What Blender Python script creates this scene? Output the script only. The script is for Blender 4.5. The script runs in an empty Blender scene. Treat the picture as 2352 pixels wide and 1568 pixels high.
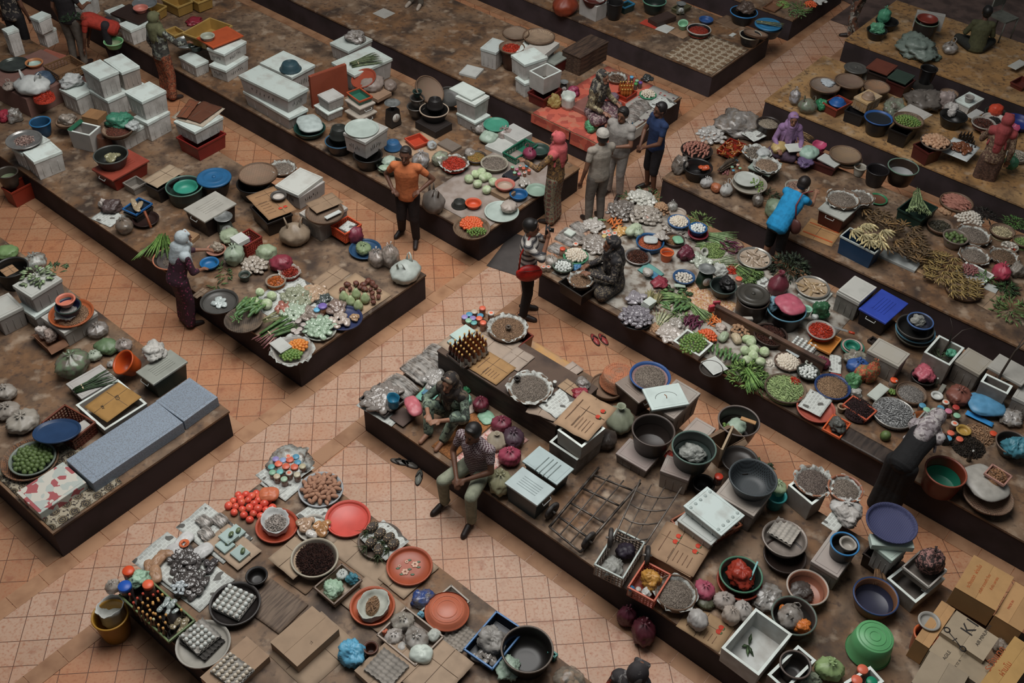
import bpy,bmesh,math,random
from mathutils import Vector,Matrix,noise as mnoise
PI=math.pi
random.seed(7)
scn=bpy.context.scene
COL=scn.collection

# ---------------------------------------------------------------- camera, light, exposure
CAM_H,FOC=10.3873,2411.87
RX=Vector((0.99526961,-0.09006633,0.03642071));UX=Vector((0.03587362,0.68909776,0.72377991));FX=Vector((0.09028563,0.7190496,-0.68906906))
cd=bpy.data.cameras.new('camera');cam=bpy.data.objects.new('camera',cd);COL.objects.link(cam)
cd.sensor_width=36.0;cd.lens=36.0*FOC/2352.0;cd.clip_end=200
M3=Matrix((RX,UX,-FX)).transposed();cam.matrix_world=Matrix.Translation((0,0,CAM_H))@M3.to_4x4()
scn.camera=cam
w=bpy.data.worlds.new('world');scn.world=w;w.use_nodes=True
w.node_tree.nodes['Background'].inputs[0].default_value=(0.85,0.93,1.0,1)
w.node_tree.nodes['Background'].inputs[1].default_value=0.09
def area(name,loc,sx,sy,power,color,rot=(0,0,0)):
    l=bpy.data.lights.new(name,'AREA');l.shape='RECTANGLE';l.size=sx;l.size_y=sy;l.energy=power;l.color=color
    o=bpy.data.objects.new(name,l);o.location=loc;o.rotation_euler=rot;COL.objects.link(o);return o
area('atrium_skylight',(0.3,11.0,13.5),9.5,9.5,2650,(1.0,0.985,0.955))
scn.view_settings.view_transform='Standard';scn.view_settings.look='None'
scn.view_settings.exposure=-0.3;scn.view_settings.gamma=1.0;scn.view_settings.use_curve_mapping=False

# ---------------------------------------------------------------- where things stand
T=0.47 # top of the stall platforms
OX,OY,OK=0.0,0.0,1.0
def view(c):
    global OX,OY,OK
    i='ABCDEFGHIJKLMNOP'.find(c)
    if c=='0':OX,OY,OK=0.0,0.0,1.0
    else:OX=(0,600,1200,1752)[i%4];OY=(0,390,780,1168)[i//4];OK=3.92
def at(x,y,z=0.0):
    px=OX+x/OK;py=OY+y/OK
    d=FX+RX*((px-1176)/FOC)-UX*((py-784)/FOC)
    t=(z-CAM_H)/d.z
    return Vector((d.x*t,d.y*t,z))
def mlen(px,p): # metres spanned by a length seen at point p
    return px/OK*((p-Vector((0,0,CAM_H))).dot(FX))/FOC
R2=math.sqrt(2)
def uv(u,v,z=0.0):return Vector(((u+v)/R2,(v-u)/R2,z))

# ---------------------------------------------------------------- colours and materials
def lin(h,k=1.0):
    h=h.lstrip('#');r=[]
    for i in(0,2,4):
        c=int(h[i:i+2],16)/255;c=c/12.92 if c<=.04045 else((c+.055)/1.055)**2.4
        r.append(min(c*k,.92))
    return(*r,1)
MATS={}
def nn(nt,t,**kw):
    n=nt.nodes.new(t)
    for k,v in kw.items():setattr(n,k,v)
    return n
def newmat(name):
    m=bpy.data.materials.new(name);m.use_nodes=True;nt=m.node_tree
    return m,nt,nt.nodes['Principled BSDF']
def mixc(nt,fac,a,b,mode='MIX'):
    n=nn(nt,'ShaderNodeMix',data_type='RGBA',blend_type=mode)
    for s,v in((0,fac),(6,a),(7,b)):
        if isinstance(v,(tuple,float,int)):n.inputs[s].default_value=v
        else:nt.links.new(v,n.inputs[s])
    return n.outputs[2]
def noisef(nt,scale,detail=3,lo=.4,hi=.6,coord='Object',dist=0.0,stretch=None):
    tc=nn(nt,'ShaderNodeTexCoord');n=nn(nt,'ShaderNodeTexNoise');n.inputs['Scale'].default_value=scale;n.inputs['Detail'].default_value=detail
    n.inputs['Distortion'].default_value=dist
    src=tc.outputs[coord]
    if stretch:
        mp=nn(nt,'ShaderNodeMapping');mp.inputs['Scale'].default_value=stretch;nt.links.new(src,mp.inputs[0]);src=mp.outputs[0]
    nt.links.new(src,n.inputs['Vector'])
    r=nn(nt,'ShaderNodeMapRange');r.inputs[1].default_value=lo;r.inputs[2].default_value=hi;nt.links.new(n.outputs[0],r.inputs[0])
    return r.outputs[0]
def bump(nt,bs,fac,d=.004,s=.5):
    b=nn(nt,'ShaderNodeBump');b.inputs['Distance'].default_value=d;b.inputs['Strength'].default_value=s
    nt.links.new(fac,b.inputs['Height']);nt.links.new(b.outputs[0],bs.inputs['Normal'])
GAIN=1.25
def mat(c1,c2=None,sc=9,ro=.5,alpha=1.0,lo=.42,hi=.62,metal=0.0,bmp=0.0,det=3,stretch=None,k=GAIN,island=False,spec=.4,coord='Object'):
    key=(c1,c2,sc,ro,alpha,lo,hi,metal,bmp,det,stretch,k,island,spec,coord)
    if key in MATS:return MATS[key]
    m,nt,bs=newmat('surface_'+c1.strip('#'))
    a=lin(c1,k)
    if c2 is None:b=tuple(x*.78 for x in a[:3])+(1,)
    else:b=lin(c2,k)
    f=noisef(nt,sc,det,lo,hi,stretch=stretch,coord=coord)
    c=mixc(nt,f,a,b)
    if island:
        g=nn(nt,'ShaderNodeNewGeometry');r=nn(nt,'ShaderNodeMapRange');r.inputs[3].default_value=.45;r.inputs[4].default_value=1.35
        nt.links.new(g.outputs['Random Per Island'],r.inputs[0])
        v=nn(nt,'ShaderNodeHueSaturation');nt.links.new(r.outputs[0],v.inputs['Value']);nt.links.new(c,v.inputs['Color']);c=v.outputs[0]
        g2=nn(nt,'ShaderNodeNewGeometry')
    else:
        oi=nn(nt,'ShaderNodeObjectInfo');r=nn(nt,'ShaderNodeMapRange');r.inputs[3].default_value=.9;r.inputs[4].default_value=1.1
        nt.links.new(oi.outputs['Random'],r.inputs[0])
        v=nn(nt,'ShaderNodeHueSaturation');nt.links.new(r.outputs[0],v.inputs['Value']);nt.links.new(c,v.inputs['Color']);c=v.outputs[0]
    nt.links.new(c,bs.inputs['Base Color'])
    bs.inputs['Roughness'].default_value=ro;bs.inputs['Metallic'].default_value=metal;bs.inputs['Alpha'].default_value=alpha
    bs.inputs['Specular IOR Level'].default_value=spec
    if bmp:bump(nt,bs,f,bmp)
    MATS[key]=m;return m
def foam_m(c='#b9c0bb'):return mat(c,'#9c9b93',5,.6,lo=.45,hi=.8)
def plast(c):return mat(c,None,5,.38,lo=.4,hi=.8)
def bagm(c,a=.9):return mat(c,None,11,.46,alpha=a,lo=.35,hi=.7,spec=.5)
def clearm(c='#a9a8a4',a=.62):return mat(c,'#6a625a',13,.25,alpha=a,lo=.4,hi=.62,spec=.7)
def cloth(c,c2=None,sc=14):return mat(c,c2,sc,.85,bmp=.004)
def woven(c='#8d7460',c2='#6a5444'):
    key=('woven',c,c2)
    if key in MATS:return MATS[key]
    m,nt,bs=newmat('woven_'+c.strip('#'))
    tc=nn(nt,'ShaderNodeTexCoord');ck=nn(nt,'ShaderNodeTexChecker');ck.inputs['Scale'].default_value=55
    mp=nn(nt,'ShaderNodeMapping');mp.inputs['Rotation'].default_value=(0,0,.6);nt.links.new(tc.outputs['Object'],mp.inputs[0]);nt.links.new(mp.outputs[0],ck.inputs['Vector'])
    ck.inputs[1].default_value=lin(c,GAIN);ck.inputs[2].default_value=lin(c2,GAIN)
    f=noisef(nt,6,4,.45,.75);cc=mixc(nt,f,ck.outputs[0],lin('#6b5a4a',GAIN));nt.links.new(cc,bs.inputs['Base Color']);bs.inputs['Roughness'].default_value=.8
    bump(nt,bs,ck.outputs[1],.002);MATS[key]=m;return m
def pattern(kind,*cs,sc=30):
    key=('pat',kind,cs,sc)
    if key in MATS:return MATS[key]
    m,nt,bs=newmat(kind+'_pattern');bs.inputs['Roughness'].default_value=.8
    tc=nn(nt,'ShaderNodeTexCoord');co=tc.outputs['Object']
    if kind=='floral':
        v=nn(nt,'ShaderNodeTexVoronoi');v.inputs['Scale'].default_value=sc;nt.links.new(co,v.inputs['Vector'])
        r=nn(nt,'ShaderNodeMapRange');r.inputs[1].default_value=.25;r.inputs[2].default_value=.32;nt.links.new(v.outputs['Distance'],r.inputs[0])
        f2=noisef(nt,sc*1.3,3,.48,.52);inner=mixc(nt,f2,lin(cs[1],GAIN),lin(cs[2],GAIN))
        c=mixc(nt,r.outputs[0],inner,lin(cs[0],GAIN))
    elif kind=='blotch':
        c=mixc(nt,noisef(nt,sc,4,.46,.54),lin(cs[0],GAIN),lin(cs[1],GAIN));c=mixc(nt,noisef(nt,sc*1.7,4,.52,.58,dist=1.0),c,lin(cs[2],GAIN))
    elif kind=='checks':
        ck=nn(nt,'ShaderNodeTexChecker');ck.inputs['Scale'].default_value=sc;nt.links.new(co,ck.inputs['Vector'])
        ck.inputs[1].default_value=lin(cs[0],GAIN);ck.inputs[2].default_value=lin(cs[1],GAIN);c=ck.outputs[0]
    elif kind=='stripes':
        wv=nn(nt,'ShaderNodeTexWave',bands_direction='Z');wv.inputs['Scale'].default_value=sc;nt.links.new(co,wv.inputs['Vector'])
        r=nn(nt,'ShaderNodeValToRGB');e=r.color_ramp;e.interpolation='CONSTANT'
        e.elements[0].color=lin(cs[0],GAIN);e.elements[1].position=.5;e.elements[1].color=lin(cs[1],GAIN);x=e.elements.new(.72);x.color=lin(cs[0],GAIN);x=e.elements.new(.8);x.color=lin(cs[1],GAIN)
        nt.links.new(wv.outputs[0],r.inputs[0]);c=r.outputs[0]
    elif kind=='rings': # oilcloth with round medallions
        v=nn(nt,'ShaderNodeTexVoronoi');v.inputs['Scale'].default_value=sc;v.inputs['Randomness'].default_value=0.0;nt.links.new(co,v.inputs['Vector'])
        r=nn(nt,'ShaderNodeValToRGB');e=r.color_ramp;e.interpolation='CONSTANT';e.elements[0].color=lin(cs[1],GAIN);e.elements[1].position=.1;e.elements[1].color=lin(cs[2],GAIN)
        for p,q in((.16,1),(.26,2),(.33,1),(.37,0)):x=e.elements.new(p);x.color=lin(cs[q],GAIN)
        nt.links.new(v.outputs['Distance'],r.inputs[0]);c=mixc(nt,noisef(nt,sc*5,2,.55,.6),r.outputs[0],lin(cs[1],GAIN))
    elif kind=='tri': # scattered triangles of oilcloth
        v=nn(nt,'ShaderNodeTexVoronoi',distance='MANHATTAN');v.inputs['Scale'].default_value=sc;nt.links.new(co,v.inputs['Vector'])
        s=nn(nt,'ShaderNodeSeparateColor');nt.links.new(v.outputs['Color'],s.inputs[0])
        r=nn(nt,'ShaderNodeValToRGB');e=r.color_ramp;e.interpolation='CONSTANT';e.elements[0].color=lin(cs[0],GAIN);e.elements[1].position=.4;e.elements[1].color=lin(cs[1],GAIN);x=e.elements.new(.7);x.color=lin(cs[2],GAIN)
        nt.links.new(s.outputs[0],r.inputs[0]);c=r.outputs[0]
    elif kind=='news': # columns of print with grey pictures
        b=nn(nt,'ShaderNodeTexBrick');b.inputs['Scale'].default_value=14;b.inputs['Mortar Size'].default_value=.07;b.inputs['Brick Width'].default_value=.9;b.inputs['Row Height'].default_value=.6
        b.inputs[1].default_value=lin('#9a9c98',GAIN);b.inputs[2].default_value=lin('#b4b7b2',GAIN);b.inputs[3].default_value=lin('#bcc0bb',GAIN);nt.links.new(co,b.inputs['Vector'])
        wv=nn(nt,'ShaderNodeTexWave',bands_direction='Y');wv.inputs['Scale'].default_value=40;nt.links.new(co,wv.inputs['Vector'])
        r=nn(nt,'ShaderNodeMapRange');r.inputs[1].default_value=.5;r.inputs[2].default_value=.6;r.inputs[4].default_value=.35;nt.links.new(wv.outputs[0],r.inputs[0])
        c=mixc(nt,r.outputs[0],b.outputs[0],lin('#77756f',GAIN));c=mixc(nt,noisef(nt,7,1,.62,.64),c,lin('#55534f',GAIN))
    nt.links.new(c,bs.inputs['Base Color']);MATS[key]=m;return m

# ---------------------------------------------------------------- mesh making
def tag(o,label=None,cat=None,group=None,kind=None):
    if label:o['label']=label
    if cat:o['category']=cat
    if group:o['group']=group
    if kind:o['kind']=kind
    return o
def mk(name,V,F,m,smooth=True):
    me=bpy.data.meshes.new(name);me.from_pydata([tuple(v)for v in V],[],F);me.materials.append(m)
    if smooth:me.polygons.foreach_set('use_smooth',[True]*len(me.polygons))
    me.update();return me
def ob(name,me,parent=None,loc=(0,0,0),rot=(0,0,0),scale=None):
    o=bpy.data.objects.new(name,me);COL.objects.link(o);o.location=loc;o.rotation_euler=rot
    if scale:o.scale=scale
    if parent:o.parent=parent
    return o
def root(name,label,cat,loc=(0,0,0),rz=0,group=None,rot=None):
    o=bpy.data.objects.new(name,None);COL.objects.link(o);o.location=loc;o.rotation_euler=rot or(0,0,rz);o.empty_display_size=.05
    return tag(o,label,cat,group)
class G:
    """collects shapes into one mesh"""
    def __init__(s):s.V=[];s.F=[]
    def add(s,V,F,M=None):
        n=len(s.V);s.V+=[(M@Vector(v))if M else Vector(v)for v in V];s.F+=[tuple(i+n for i in f)for f in F];return s
    def box(s,x,y,z,dx,dy,dz,tp=1.0,M=None): # centre x,y ; base z ; tp scales the base
        a,b=dx/2,dy/2
        V=[(x+sx*a*q,y+sy*b*q,z+h)for q,h in((tp,0),(1,dz))for sx,sy in((-1,-1),(1,-1),(1,1),(-1,1))]
        return s.add(V,[(3,2,1,0),(4,5,6,7),(0,1,5,4),(1,2,6,5),(2,3,7,6),(3,0,4,7)],M)
    def bar(s,p,q,r,r2=None,n=6):
        p=Vector(p);q=Vector(q);d=q-p;L=d.length
        if L<1e-6:return s
        M=Matrix.Translation(p)@d.to_track_quat('Z','Y').to_matrix().to_4x4();r2=r if r2 is None else r2
        V=[(rr*math.cos(2*PI*i/n),rr*math.sin(2*PI*i/n),z)for rr,z in((r,0),(r2,L))for i in range(n)]
        F=[(i,(i+1)%n,n+(i+1)%n,n+i)for i in range(n)]+[tuple(range(n))[::-1],tuple(range(n,2*n))]
        return s.add(V,F,M)
    def tube(s,pts,rs,n=6,flat=1.0):
        pts=[Vector(p)for p in pts];N=len(pts)
        if not isinstance(rs,(list,tuple)):rs=[rs]*N
        V=[];F=[];up=Vector((0,0,1))
        for i,p in enumerate(pts):
            t=(pts[min(i+1,N-1)]-pts[max(i-1,0)]).normalized();a=t.cross(up)
            a=a.normalized()if a.length>1e-4 else Vector((1,0,0));b=a.cross(t)
            V+=[p+a*rs[i]*math.cos(2*PI*k/n)+b*rs[i]*flat*math.sin(2*PI*k/n)for k in range(n)]
        for i in range(N-1):F+=[(i*n+k,i*n+(k+1)%n,(i+1)*n+(k+1)%n,(i+1)*n+k)for k in range(n)]
        F+=[tuple(range(n))[::-1],tuple(range((N-1)*n,N*n))]
        return s.add(V,F)
    def lathe(s,prof,n=28,sx=1,sy=1,M=None,close=False):
        V=[];F=[]
        for r,z in prof:V+=[(max(r,1e-4)*sx*math.cos(2*PI*i/n),max(r,1e-4)*sy*math.sin(2*PI*i/n),z)for i in range(n)]
        m=len(prof)
        for j in range(m-1):F+=[(j*n+i,j*n+(i+1)%n,(j+1)*n+(i+1)%n,(j+1)*n+i)for i in range(n)]
        if close:F+=[tuple(range(n))[::-1],tuple(range((m-1)*n,m*n))]
        return s.add(V,F,M)
    def ball(s,c,r,n=10,m=7,M=None,f=None):
        if not isinstance(r,(tuple,list,Vector)):r=(r,r,r)
        V=[(0,0,-1)];F=[]
        for j in range(1,m):
            t=PI*j/m
            V+=[(math.sin(t)*math.cos(2*PI*i/n),math.sin(t)*math.sin(2*PI*i/n),-math.cos(t))for i in range(n)]
        V.append((0,0,1));L=len(V)-1
        F+=[(0,1+(i+1)%n,1+i)for i in range(n)]
        for j in range(m-2):F+=[(1+j*n+i,1+j*n+(i+1)%n,1+(j+1)*n+(i+1)%n,1+(j+1)*n+i)for i in range(n)]
        F+=[(L,1+(m-2)*n+i,1+(m-2)*n+(i+1)%n)for i in range(n)]
        if f:V=[f(Vector(v))for v in V]
        V=[Vector((c[0]+v[0]*r[0],c[1]+v[1]*r[1],c[2]+v[2]*r[2]))for v in V]
        return s.add(V,F,M)
    def open_box(s,w,d,h,t,tp=.92,bt=None):
        bt=bt or t;V=[]
        for(q,z,k)in((tp,0,0),(1,h,0),(1,h,t),(tp,bt,t)):
            a,b=w/2*q-k,d/2*q-k;V+=[(-a,-b,z),(a,-b,z),(a,b,z),(-a,b,z)]
        F=[(3,2,1,0)]+[(j*4+i,j*4+(i+1)%4,(j+1)*4+(i+1)%4,(j+1)*4+i)for j in range(3)for i in range(4)]+[(12,13,14,15)]
        return s.add(V,F)
    def mesh(s,name,m,smooth=True,bevel=0.0,seg=2):
        me=mk(name,s.V,s.F,m,smooth)
        if bevel:
            bm=bmesh.new();bm.from_mesh(me)
            bmesh.ops.bevel(bm,geom=[e for e in bm.edges if len(e.link_faces)==2 and e.calc_face_angle(0)>.5],offset=bevel,segments=seg,profile=.6,affect='EDGES',clamp_overlap=True)
            bm.to_mesh(me);bm.free()
            if smooth:me.polygons.foreach_set('use_smooth',[False]*len(me.polygons))
            me.update()
        return me
    def put(s,name,m,parent=None,loc=(0,0,0),rot=(0,0,0),smooth=True,bevel=0.0):
        return ob(name,s.mesh(name,m,smooth,bevel),parent,loc,rot)
CACHE={}
def cached(key,fn):
    if key not in CACHE:CACHE[key]=fn()
    return CACHE[key]
def nz(p,s=1.0,o=0.0):return mnoise.noise(Vector((p[0]*s+o,p[1]*s+o*1.7,p[2]*s-o)))

# ---------------------------------------------------------------- round vessels
class Spot:
    def __init__(s,c,z,r,label,rz=0,w=0,d=0):s.c=c;s.z=z;s.r=r;s.label=label;s.rz=rz;s.w=w;s.d=d
def bowl_prof(R,h,rb,t,lip,foot=.0):
    b=R*rb
    return[(1e-4,.0),(b*.98,0),(b,.004),(b+(R-b)*.55,h*.5),(R-lip*.4,h*.93),(R,h*.97),(R+lip*.2,h),(R-lip,h),(R-lip-t,h*.95),(b+(R-b)*.5-t,h*.5),(b-t,t*1.6),(b*.5,t*1.2),(1e-4,t*1.2)]
def bowl(x,y,W,H,label,c,name='plastic_basin',cat='basin',zb=T,rb=.72,lip=.014,rim=None,inner=None,tilt=None,flip=False,m=None,handle=False,group=None,rings=0,sq=1.0,rz=0):
    """x,y: centre of the rim in the view; W its width there; H height in metres"""
    if zb==T:zb=T+.012
    c0=at(x,y,zb+H);R=mlen(W,c0)/2;m=m or plast(c)
    o=root(name,label,cat,(c0.x,c0.y,zb),rz,group)
    if tilt:o.rotation_euler=tilt
    g=G().lathe(bowl_prof(R,H,rb,.006,lip),36,1,sq)
    p=g.put('body',m,o)
    q=G().lathe([(R-lip,H-.002),(R-lip*.6,H+.006),(R+lip*.3,H+.006),(R+lip*.55,H-.004),(R+lip*.3,H-.014)],36,1,sq).put('rim',plast(rim)if rim else m,o)
    if flip:
        for ch in(p,q):ch.rotation_euler=(PI,0,0);ch.location=(0,0,H+.006)
        b=R*rb
        g=G()
        for k in range(rings or 2):rr=b*(.85-.28*k);g.lathe([(rr-.006,H),(rr-.004,H+.012),(rr+.004,H+.012),(rr+.006,H)],32,1,sq)
        g.put('base_ring',m,o)
    if inner:G().lathe([(1e-4,.012),(R*rb*.9,.012),(R*rb*.96,.02),((R*rb+R)/2-.012,H*.55)],32,1,sq).put('inside',plast(inner),o)
    if handle:
        G().tube([(R*math.cos(a),R*math.sin(a)*.25-R*.5*math.sin(a),H-.02+.05*math.sin(a))for a in[PI*k/12 for k in range(13)]],.004).put('handle',mat('#555555'),o)
    return Spot(c0,zb+H,R,label)
def tray(x,y,W,H,label,c,zb=T,name='round_tray',cat='tray',m=None,tilt=None,lip=.012,rb=.86,floor=None,inner=None,sq=1.0,rz=0,group=None):
    s=bowl(x,y,W,H,label,c,name,cat,zb,rb,lip,m=m,tilt=tilt,inner=inner,sq=sq,rz=rz,group=group);return s
def winnow(x,y,W,label,zb=T,c='#8d7460',H=.05,cat='woven tray',tilt=None,flip=False):
    c0=at(x,y,zb+H);R=mlen(W,c0)/2;o=root('woven_tray',label,cat,(c0.x,c0.y,zb));m=woven(c)
    if tilt:o.rotation_euler=tilt
    G().lathe([(1e-4,0),(R*.93,0),(R,H*.6),(R,H),(R*.96,H),(R*.91,.008),(1e-4,.008)],36).put('mat',m,o)
    G().lathe([(R*.955,H*.55),(R*.955,H+.012),(R*1.02,H+.012),(R*1.02,H*.55),(R*.955,H*.55)],36).put('rim_hoop',mat('#5f4a3a'),o)
    return Spot(c0,zb+.01,R*.92,label)
def disc_lid(x,y,W,label,c,zb,H=.03,m=None,cat='lid',tilt=None,name='round_lid'):
    c0=at(x,y,zb+H);R=mlen(W,c0)/2;o=root(name,label,cat,(c0.x,c0.y,zb));m=m or plast(c)
    if tilt:o.rotation_euler=tilt
    G().lathe([(1e-4,0),(R,0),(R+.006,.004),(R+.006,H*.6),(R*.97,H*.8),(R*.9,H),(R*.86,H*.75),(R*.6,H*.8),(R*.57,H*1.02),(R*.53,H*.8),(1e-4,H*.8)],36).put('plate',m,o)
    G().lathe([(R*.12,H*.8),(R*.11,H+.012),(1e-4,H+.012)],16).put('knob',m,o)
    return Spot(c0,zb+H,R,label)

# ---------------------------------------------------------------- boxes and sheets from three seen corners of the top
def frame3(L,Fr,Rr,z):
    l,f,r=at(*L,z),at(*Fr,z),at(*Rr,z);w=(r-f).length;d=(l-f).length
    ex=(r-f).normalized();ey=Vector((-ex.y,ex.x,0));s=(l-f).dot(ey)
    ey2=(l-f).normalized();a1=math.atan2(ex.y,ex.x);a2=math.atan2(ey2.y,ey2.x)-PI/2
    da=(a2-a1+PI)%(2*PI)-PI;a=a1+da/2
    ex=Vector((math.cos(a),math.sin(a),0));ey=Vector((-math.sin(a),math.cos(a),0))
    c=(l+r)/2
    return c,w,d,a
def sheet_geo(w,d,t=.004,cr=.0,seed=0,nx=10,ny=8,ragged=0.0):
    V=[];F=[]
    for k in(0,1):
        for j in range(ny+1):
            for i in range(nx+1):
                x=w*(i/nx-.5);y=d*(j/ny-.5)
                if ragged:x+=ragged*nz((x,y,seed),14);y+=ragged*nz((y,x,seed+5),14)
                V.append((x,y,(t if k else 0)+cr*(nz((x,y,0),5,seed)+.5*nz((x,y,0),13,seed)+.7)))
    n=(nx+1)*(ny+1)
    for j in range(ny):
        for i in range(nx):
            a=j*(nx+1)+i;F.append((n+a,n+a+1,n+a+nx+2,n+a+nx+1));F.append((a,a+nx+1,a+nx+2,a+1))
    bd=[i for i in range(nx+1)]+[j*(nx+1)+nx for j in range(1,ny+1)]+[ny*(nx+1)+i for i in range(nx-1,-1,-1)]+[j*(nx+1)for j in range(ny-1,0,-1)]
    for i,a in enumerate(bd):b=bd[(i+1)%len(bd)];F.append((a,b,b+n,a+n))
    return G().add(V,F)
def sheet(L,Fr,Rr,label,c='#8f7a66',zb=T,name='cardboard_sheet',cat='cardboard',m=None,t=.004,cr=.003,tilt=None,group=None,fold=True,marks=None):
    c0,w,d,a=frame3(L,Fr,Rr,zb+t);o=root(name,label,cat,(c0.x,c0.y,zb+.001),a,group)
    if tilt:o.rotation_euler=(tilt[0],tilt[1],a)
    m=m or mat(c,None,6,.85,lo=.45,hi=.8)
    sheet_geo(w,d,t,cr,len(CACHE)+random.random()*9,ragged=.006).put('panel',m,o)
    if fold and name.startswith('cardboard'):
        g=G().box(0,d*.08,t+cr*.7,w*.96,.006,.002).box(w*.12,0,t+cr*.7,.005,d*.9,.002);g.put('crease',mat('#5d4a3c'),o)
    if marks:marks(o,w,d,t+cr*1.2+.002)
    return Spot(c0,zb+t+cr,min(w,d)/2,label,a,w,d)
def paper(L,Fr,Rr,label,zb=T,cr=.02,**k):return sheet(L,Fr,Rr,label,zb=zb,name='newspaper',cat='newspaper',m=pattern('news'),t=.003,cr=cr,**k)
def scribble(w,h,n,seed):
    g=G();rr=random.Random(seed)
    for i in range(n):
        x=w*(i/n-.5);g.tube([(x+w/n*.25*rr.uniform(-1,1),0,h*rr.uniform(-.5,.5))for _ in range(4)],.0035,4)
    return g
def box(kind,L,Fr,Rr,H,label,zb=T,c=None,lidc=None,name=None,cat=None,writing=0,group=None,tilt=None,lidoff=None,rz=0):
    zt=zb+H;c0,w,d,a=frame3(L,Fr,Rr,zt);a+=rz
    NM=dict(foam=('foam_box','foam box'),open=('foam_box','foam box'),tote=('storage_tub','storage tub'),crate=('plastic_crate','crate'),bin=('plastic_tub','tub'),carton=('cardboard_box','cardboard box'),cartonopen=('cardboard_box','cardboard box'),chest=('wooden_chest','chest'),slab=('board','board'))
    o=root(name or NM[kind][0],label,cat or NM[kind][1],(c0.x,c0.y,zb),a,group)
    if tilt:o.rotation_euler=(tilt[0],tilt[1],a)
    top=zt
    if kind=='foam':
        m=mat(c or '#aca9a4','#84807a',6,.7,lo=.4,hi=.8);hl=min(.055,H*.2)
        g=G().box(0,0,0,w*.96,d*.96,H-hl-.004,.93);g.put('body',m,o,smooth=False,bevel=.01)
        rib=G();hb=H-hl
        for k in range(3):
            xx=w*(-.27+.27*k)
            rib.box(xx,-d*.465,hb*.2,.012,.012,hb*.55);rib.box(-w*.465,d*(-.27+.27*k),hb*.2,.012,.012,hb*.55)
        if not writing:rib.put('side_ribs',m,o,smooth=False)
        lm=mat(lidc or '#b9c2bd','#918d86',5,.65,lo=.5,hi=.85)
        lo_=lidoff or(0,0,0);lid=G().box(0,0,0,w,d,hl).put('lid',lm,o,(lo_[0],lo_[1],H-hl),(0,0,lo_[2]),False,.008)
        e=.035;gg=G()
        for s in(-1,1):gg.box(0,s*(d/2-e),hl,w-2*e,.008,.004);gg.box(s*(w/2-e),0,hl,.008,d-2*e,.004)
        gg.put('lid_ridge',lm,lid,smooth=False)
        if writing:
            scribble(w*.5,H*.3,7,w).put('handwriting',mat('#2a2624'),o,(0,-d*.475,H*.45));s2=scribble(d*.5,H*.25,6,d).put('handwriting',mat('#2a2624'),o,(-w*.475,0,H*.45),(0,0,-PI/2))
    elif kind=='open':
        m=mat(c or '#aca9a4','#8a8680',6,.7,lo=.4,hi=.8)
        G().open_box(w,d,H,.03,.94).put('body',m,o,smooth=False,bevel=.006)
        g=G().box(0,-d/2+.015,H,w,.03,.006).box(0,d/2-.015,H,w,.03,.006).box(-w/2+.015,0,H,.03,d-.06,.006).box(w/2-.015,0,H,.03,d-.06,.006);g.put('rim',foam_m('#c3cac5'),o,smooth=False)
        top=zb+.03
    elif kind in('crate','bin','cartonopen'):
        t=.012;m=mat(c or '#8f7a66',None,6,.85)if kind=='cartonopen' else plast(c)
        if kind=='crate':
            g=G().box(0,0,0,w*.93,d*.93,.008)
            for s in(-1,1):
                for k in range(9):f=(k/8-.5)*.92;g.box(f*w,s*d*.47,0,.012,t,H*.98);g.box(s*w*.47,f*d,0,t,.012,H*.98)
                for z in(0,H*.2,H*.42,H*.62):g.box(0,s*d*.472,z,w*.94,t*.8,H*.07);g.box(s*w*.472,0,z,t*.8,d*.94,H*.07)
            g.put('slatted_body',m,o,smooth=False)
        else:G().open_box(w*.97,d*.97,H,t*.6,.9).put('body',m,o,smooth=False,bevel=.004 if kind=='bin' else 0)
        r=G()
        if kind!='cartonopen':
            for s in(-1,1):r.box(0,s*(d/2-.008),H-.03,w,.02,.032);r.box(s*(w/2-.008),0,H-.03,.02,d,.032)
            r.put('rim',plast(lidc)if lidc else m,o,smooth=False,bevel=.004)
        else:
            for s in(-1,1):G().box(0,0,0,w*.95,d*.3,.004).put('flap',m,o,(0,s*d*.62,H-.03),(s*-.5,0,0),False)
        top=zb+.012
    elif kind=='tote':
        m=plast(c);lm=plast(lidc or '#9aa39f')
        G().box(0,0,0,w*.93,d*.93,H-.03,.88).put('body',m,o,smooth=False,bevel=.012)
        lid=G().box(0,0,0,w,d,.035).put('lid',lm,o,(0,0,H-.035),(0,0,0),False,.012)
        g=G();lng=w>=d
        for k in range(5):
            f=(k/4-.5)*.42
            if lng:g.box(0,f*d,.035,w*.55,d*.03,.006)
            else:g.box(f*w,0,.035,w*.03,d*.55,.006)
        g.put('lid_ridges',mat('#6f7672')if lidc is None else plast(lidc),lid,smooth=False)
        for s in(-1,1):G().tube([(s*(w/2+.0),-.07,-.02),(s*(w/2+.02),-.07,-.05),(s*(w/2+.02),.07,-.05),(s*(w/2),.07,-.02)]if lng else[(-.07,s*(d/2),-.02),(-.07,s*(d/2+.02),-.05),(.07,s*(d/2+.02),-.05),(.07,s*(d/2),-.02)],.006).put('clip_handle',mat('#a9aba8'),lid)
    elif kind=='carton':
        m=mat(c or '#93785f',None,5,.85,lo=.45,hi=.85);g=G().box(0,0,0,w*.99,d*.99,H);g.put('body',m,o,smooth=False,bevel=.003)
        for s in(-1,1):G().box(0,s*d*.2485,0,w,d*.49,.004).put('flap',m,o,(0,0,H),(0,0,0),False)
        if writing:
            tt='ABC'
            scribble(w*.5,d*.18,12,w).put('print',mat('#8a3f25' if writing>1 else '#2a2624'),o,(0,-d*.25,H+.006),(PI/2,0,0))
    elif kind=='chest':
        m=mat(c or '#4c3a2e','#2d211b',4,.7,stretch=(1,8,8),lo=.35,hi=.65)
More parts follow.
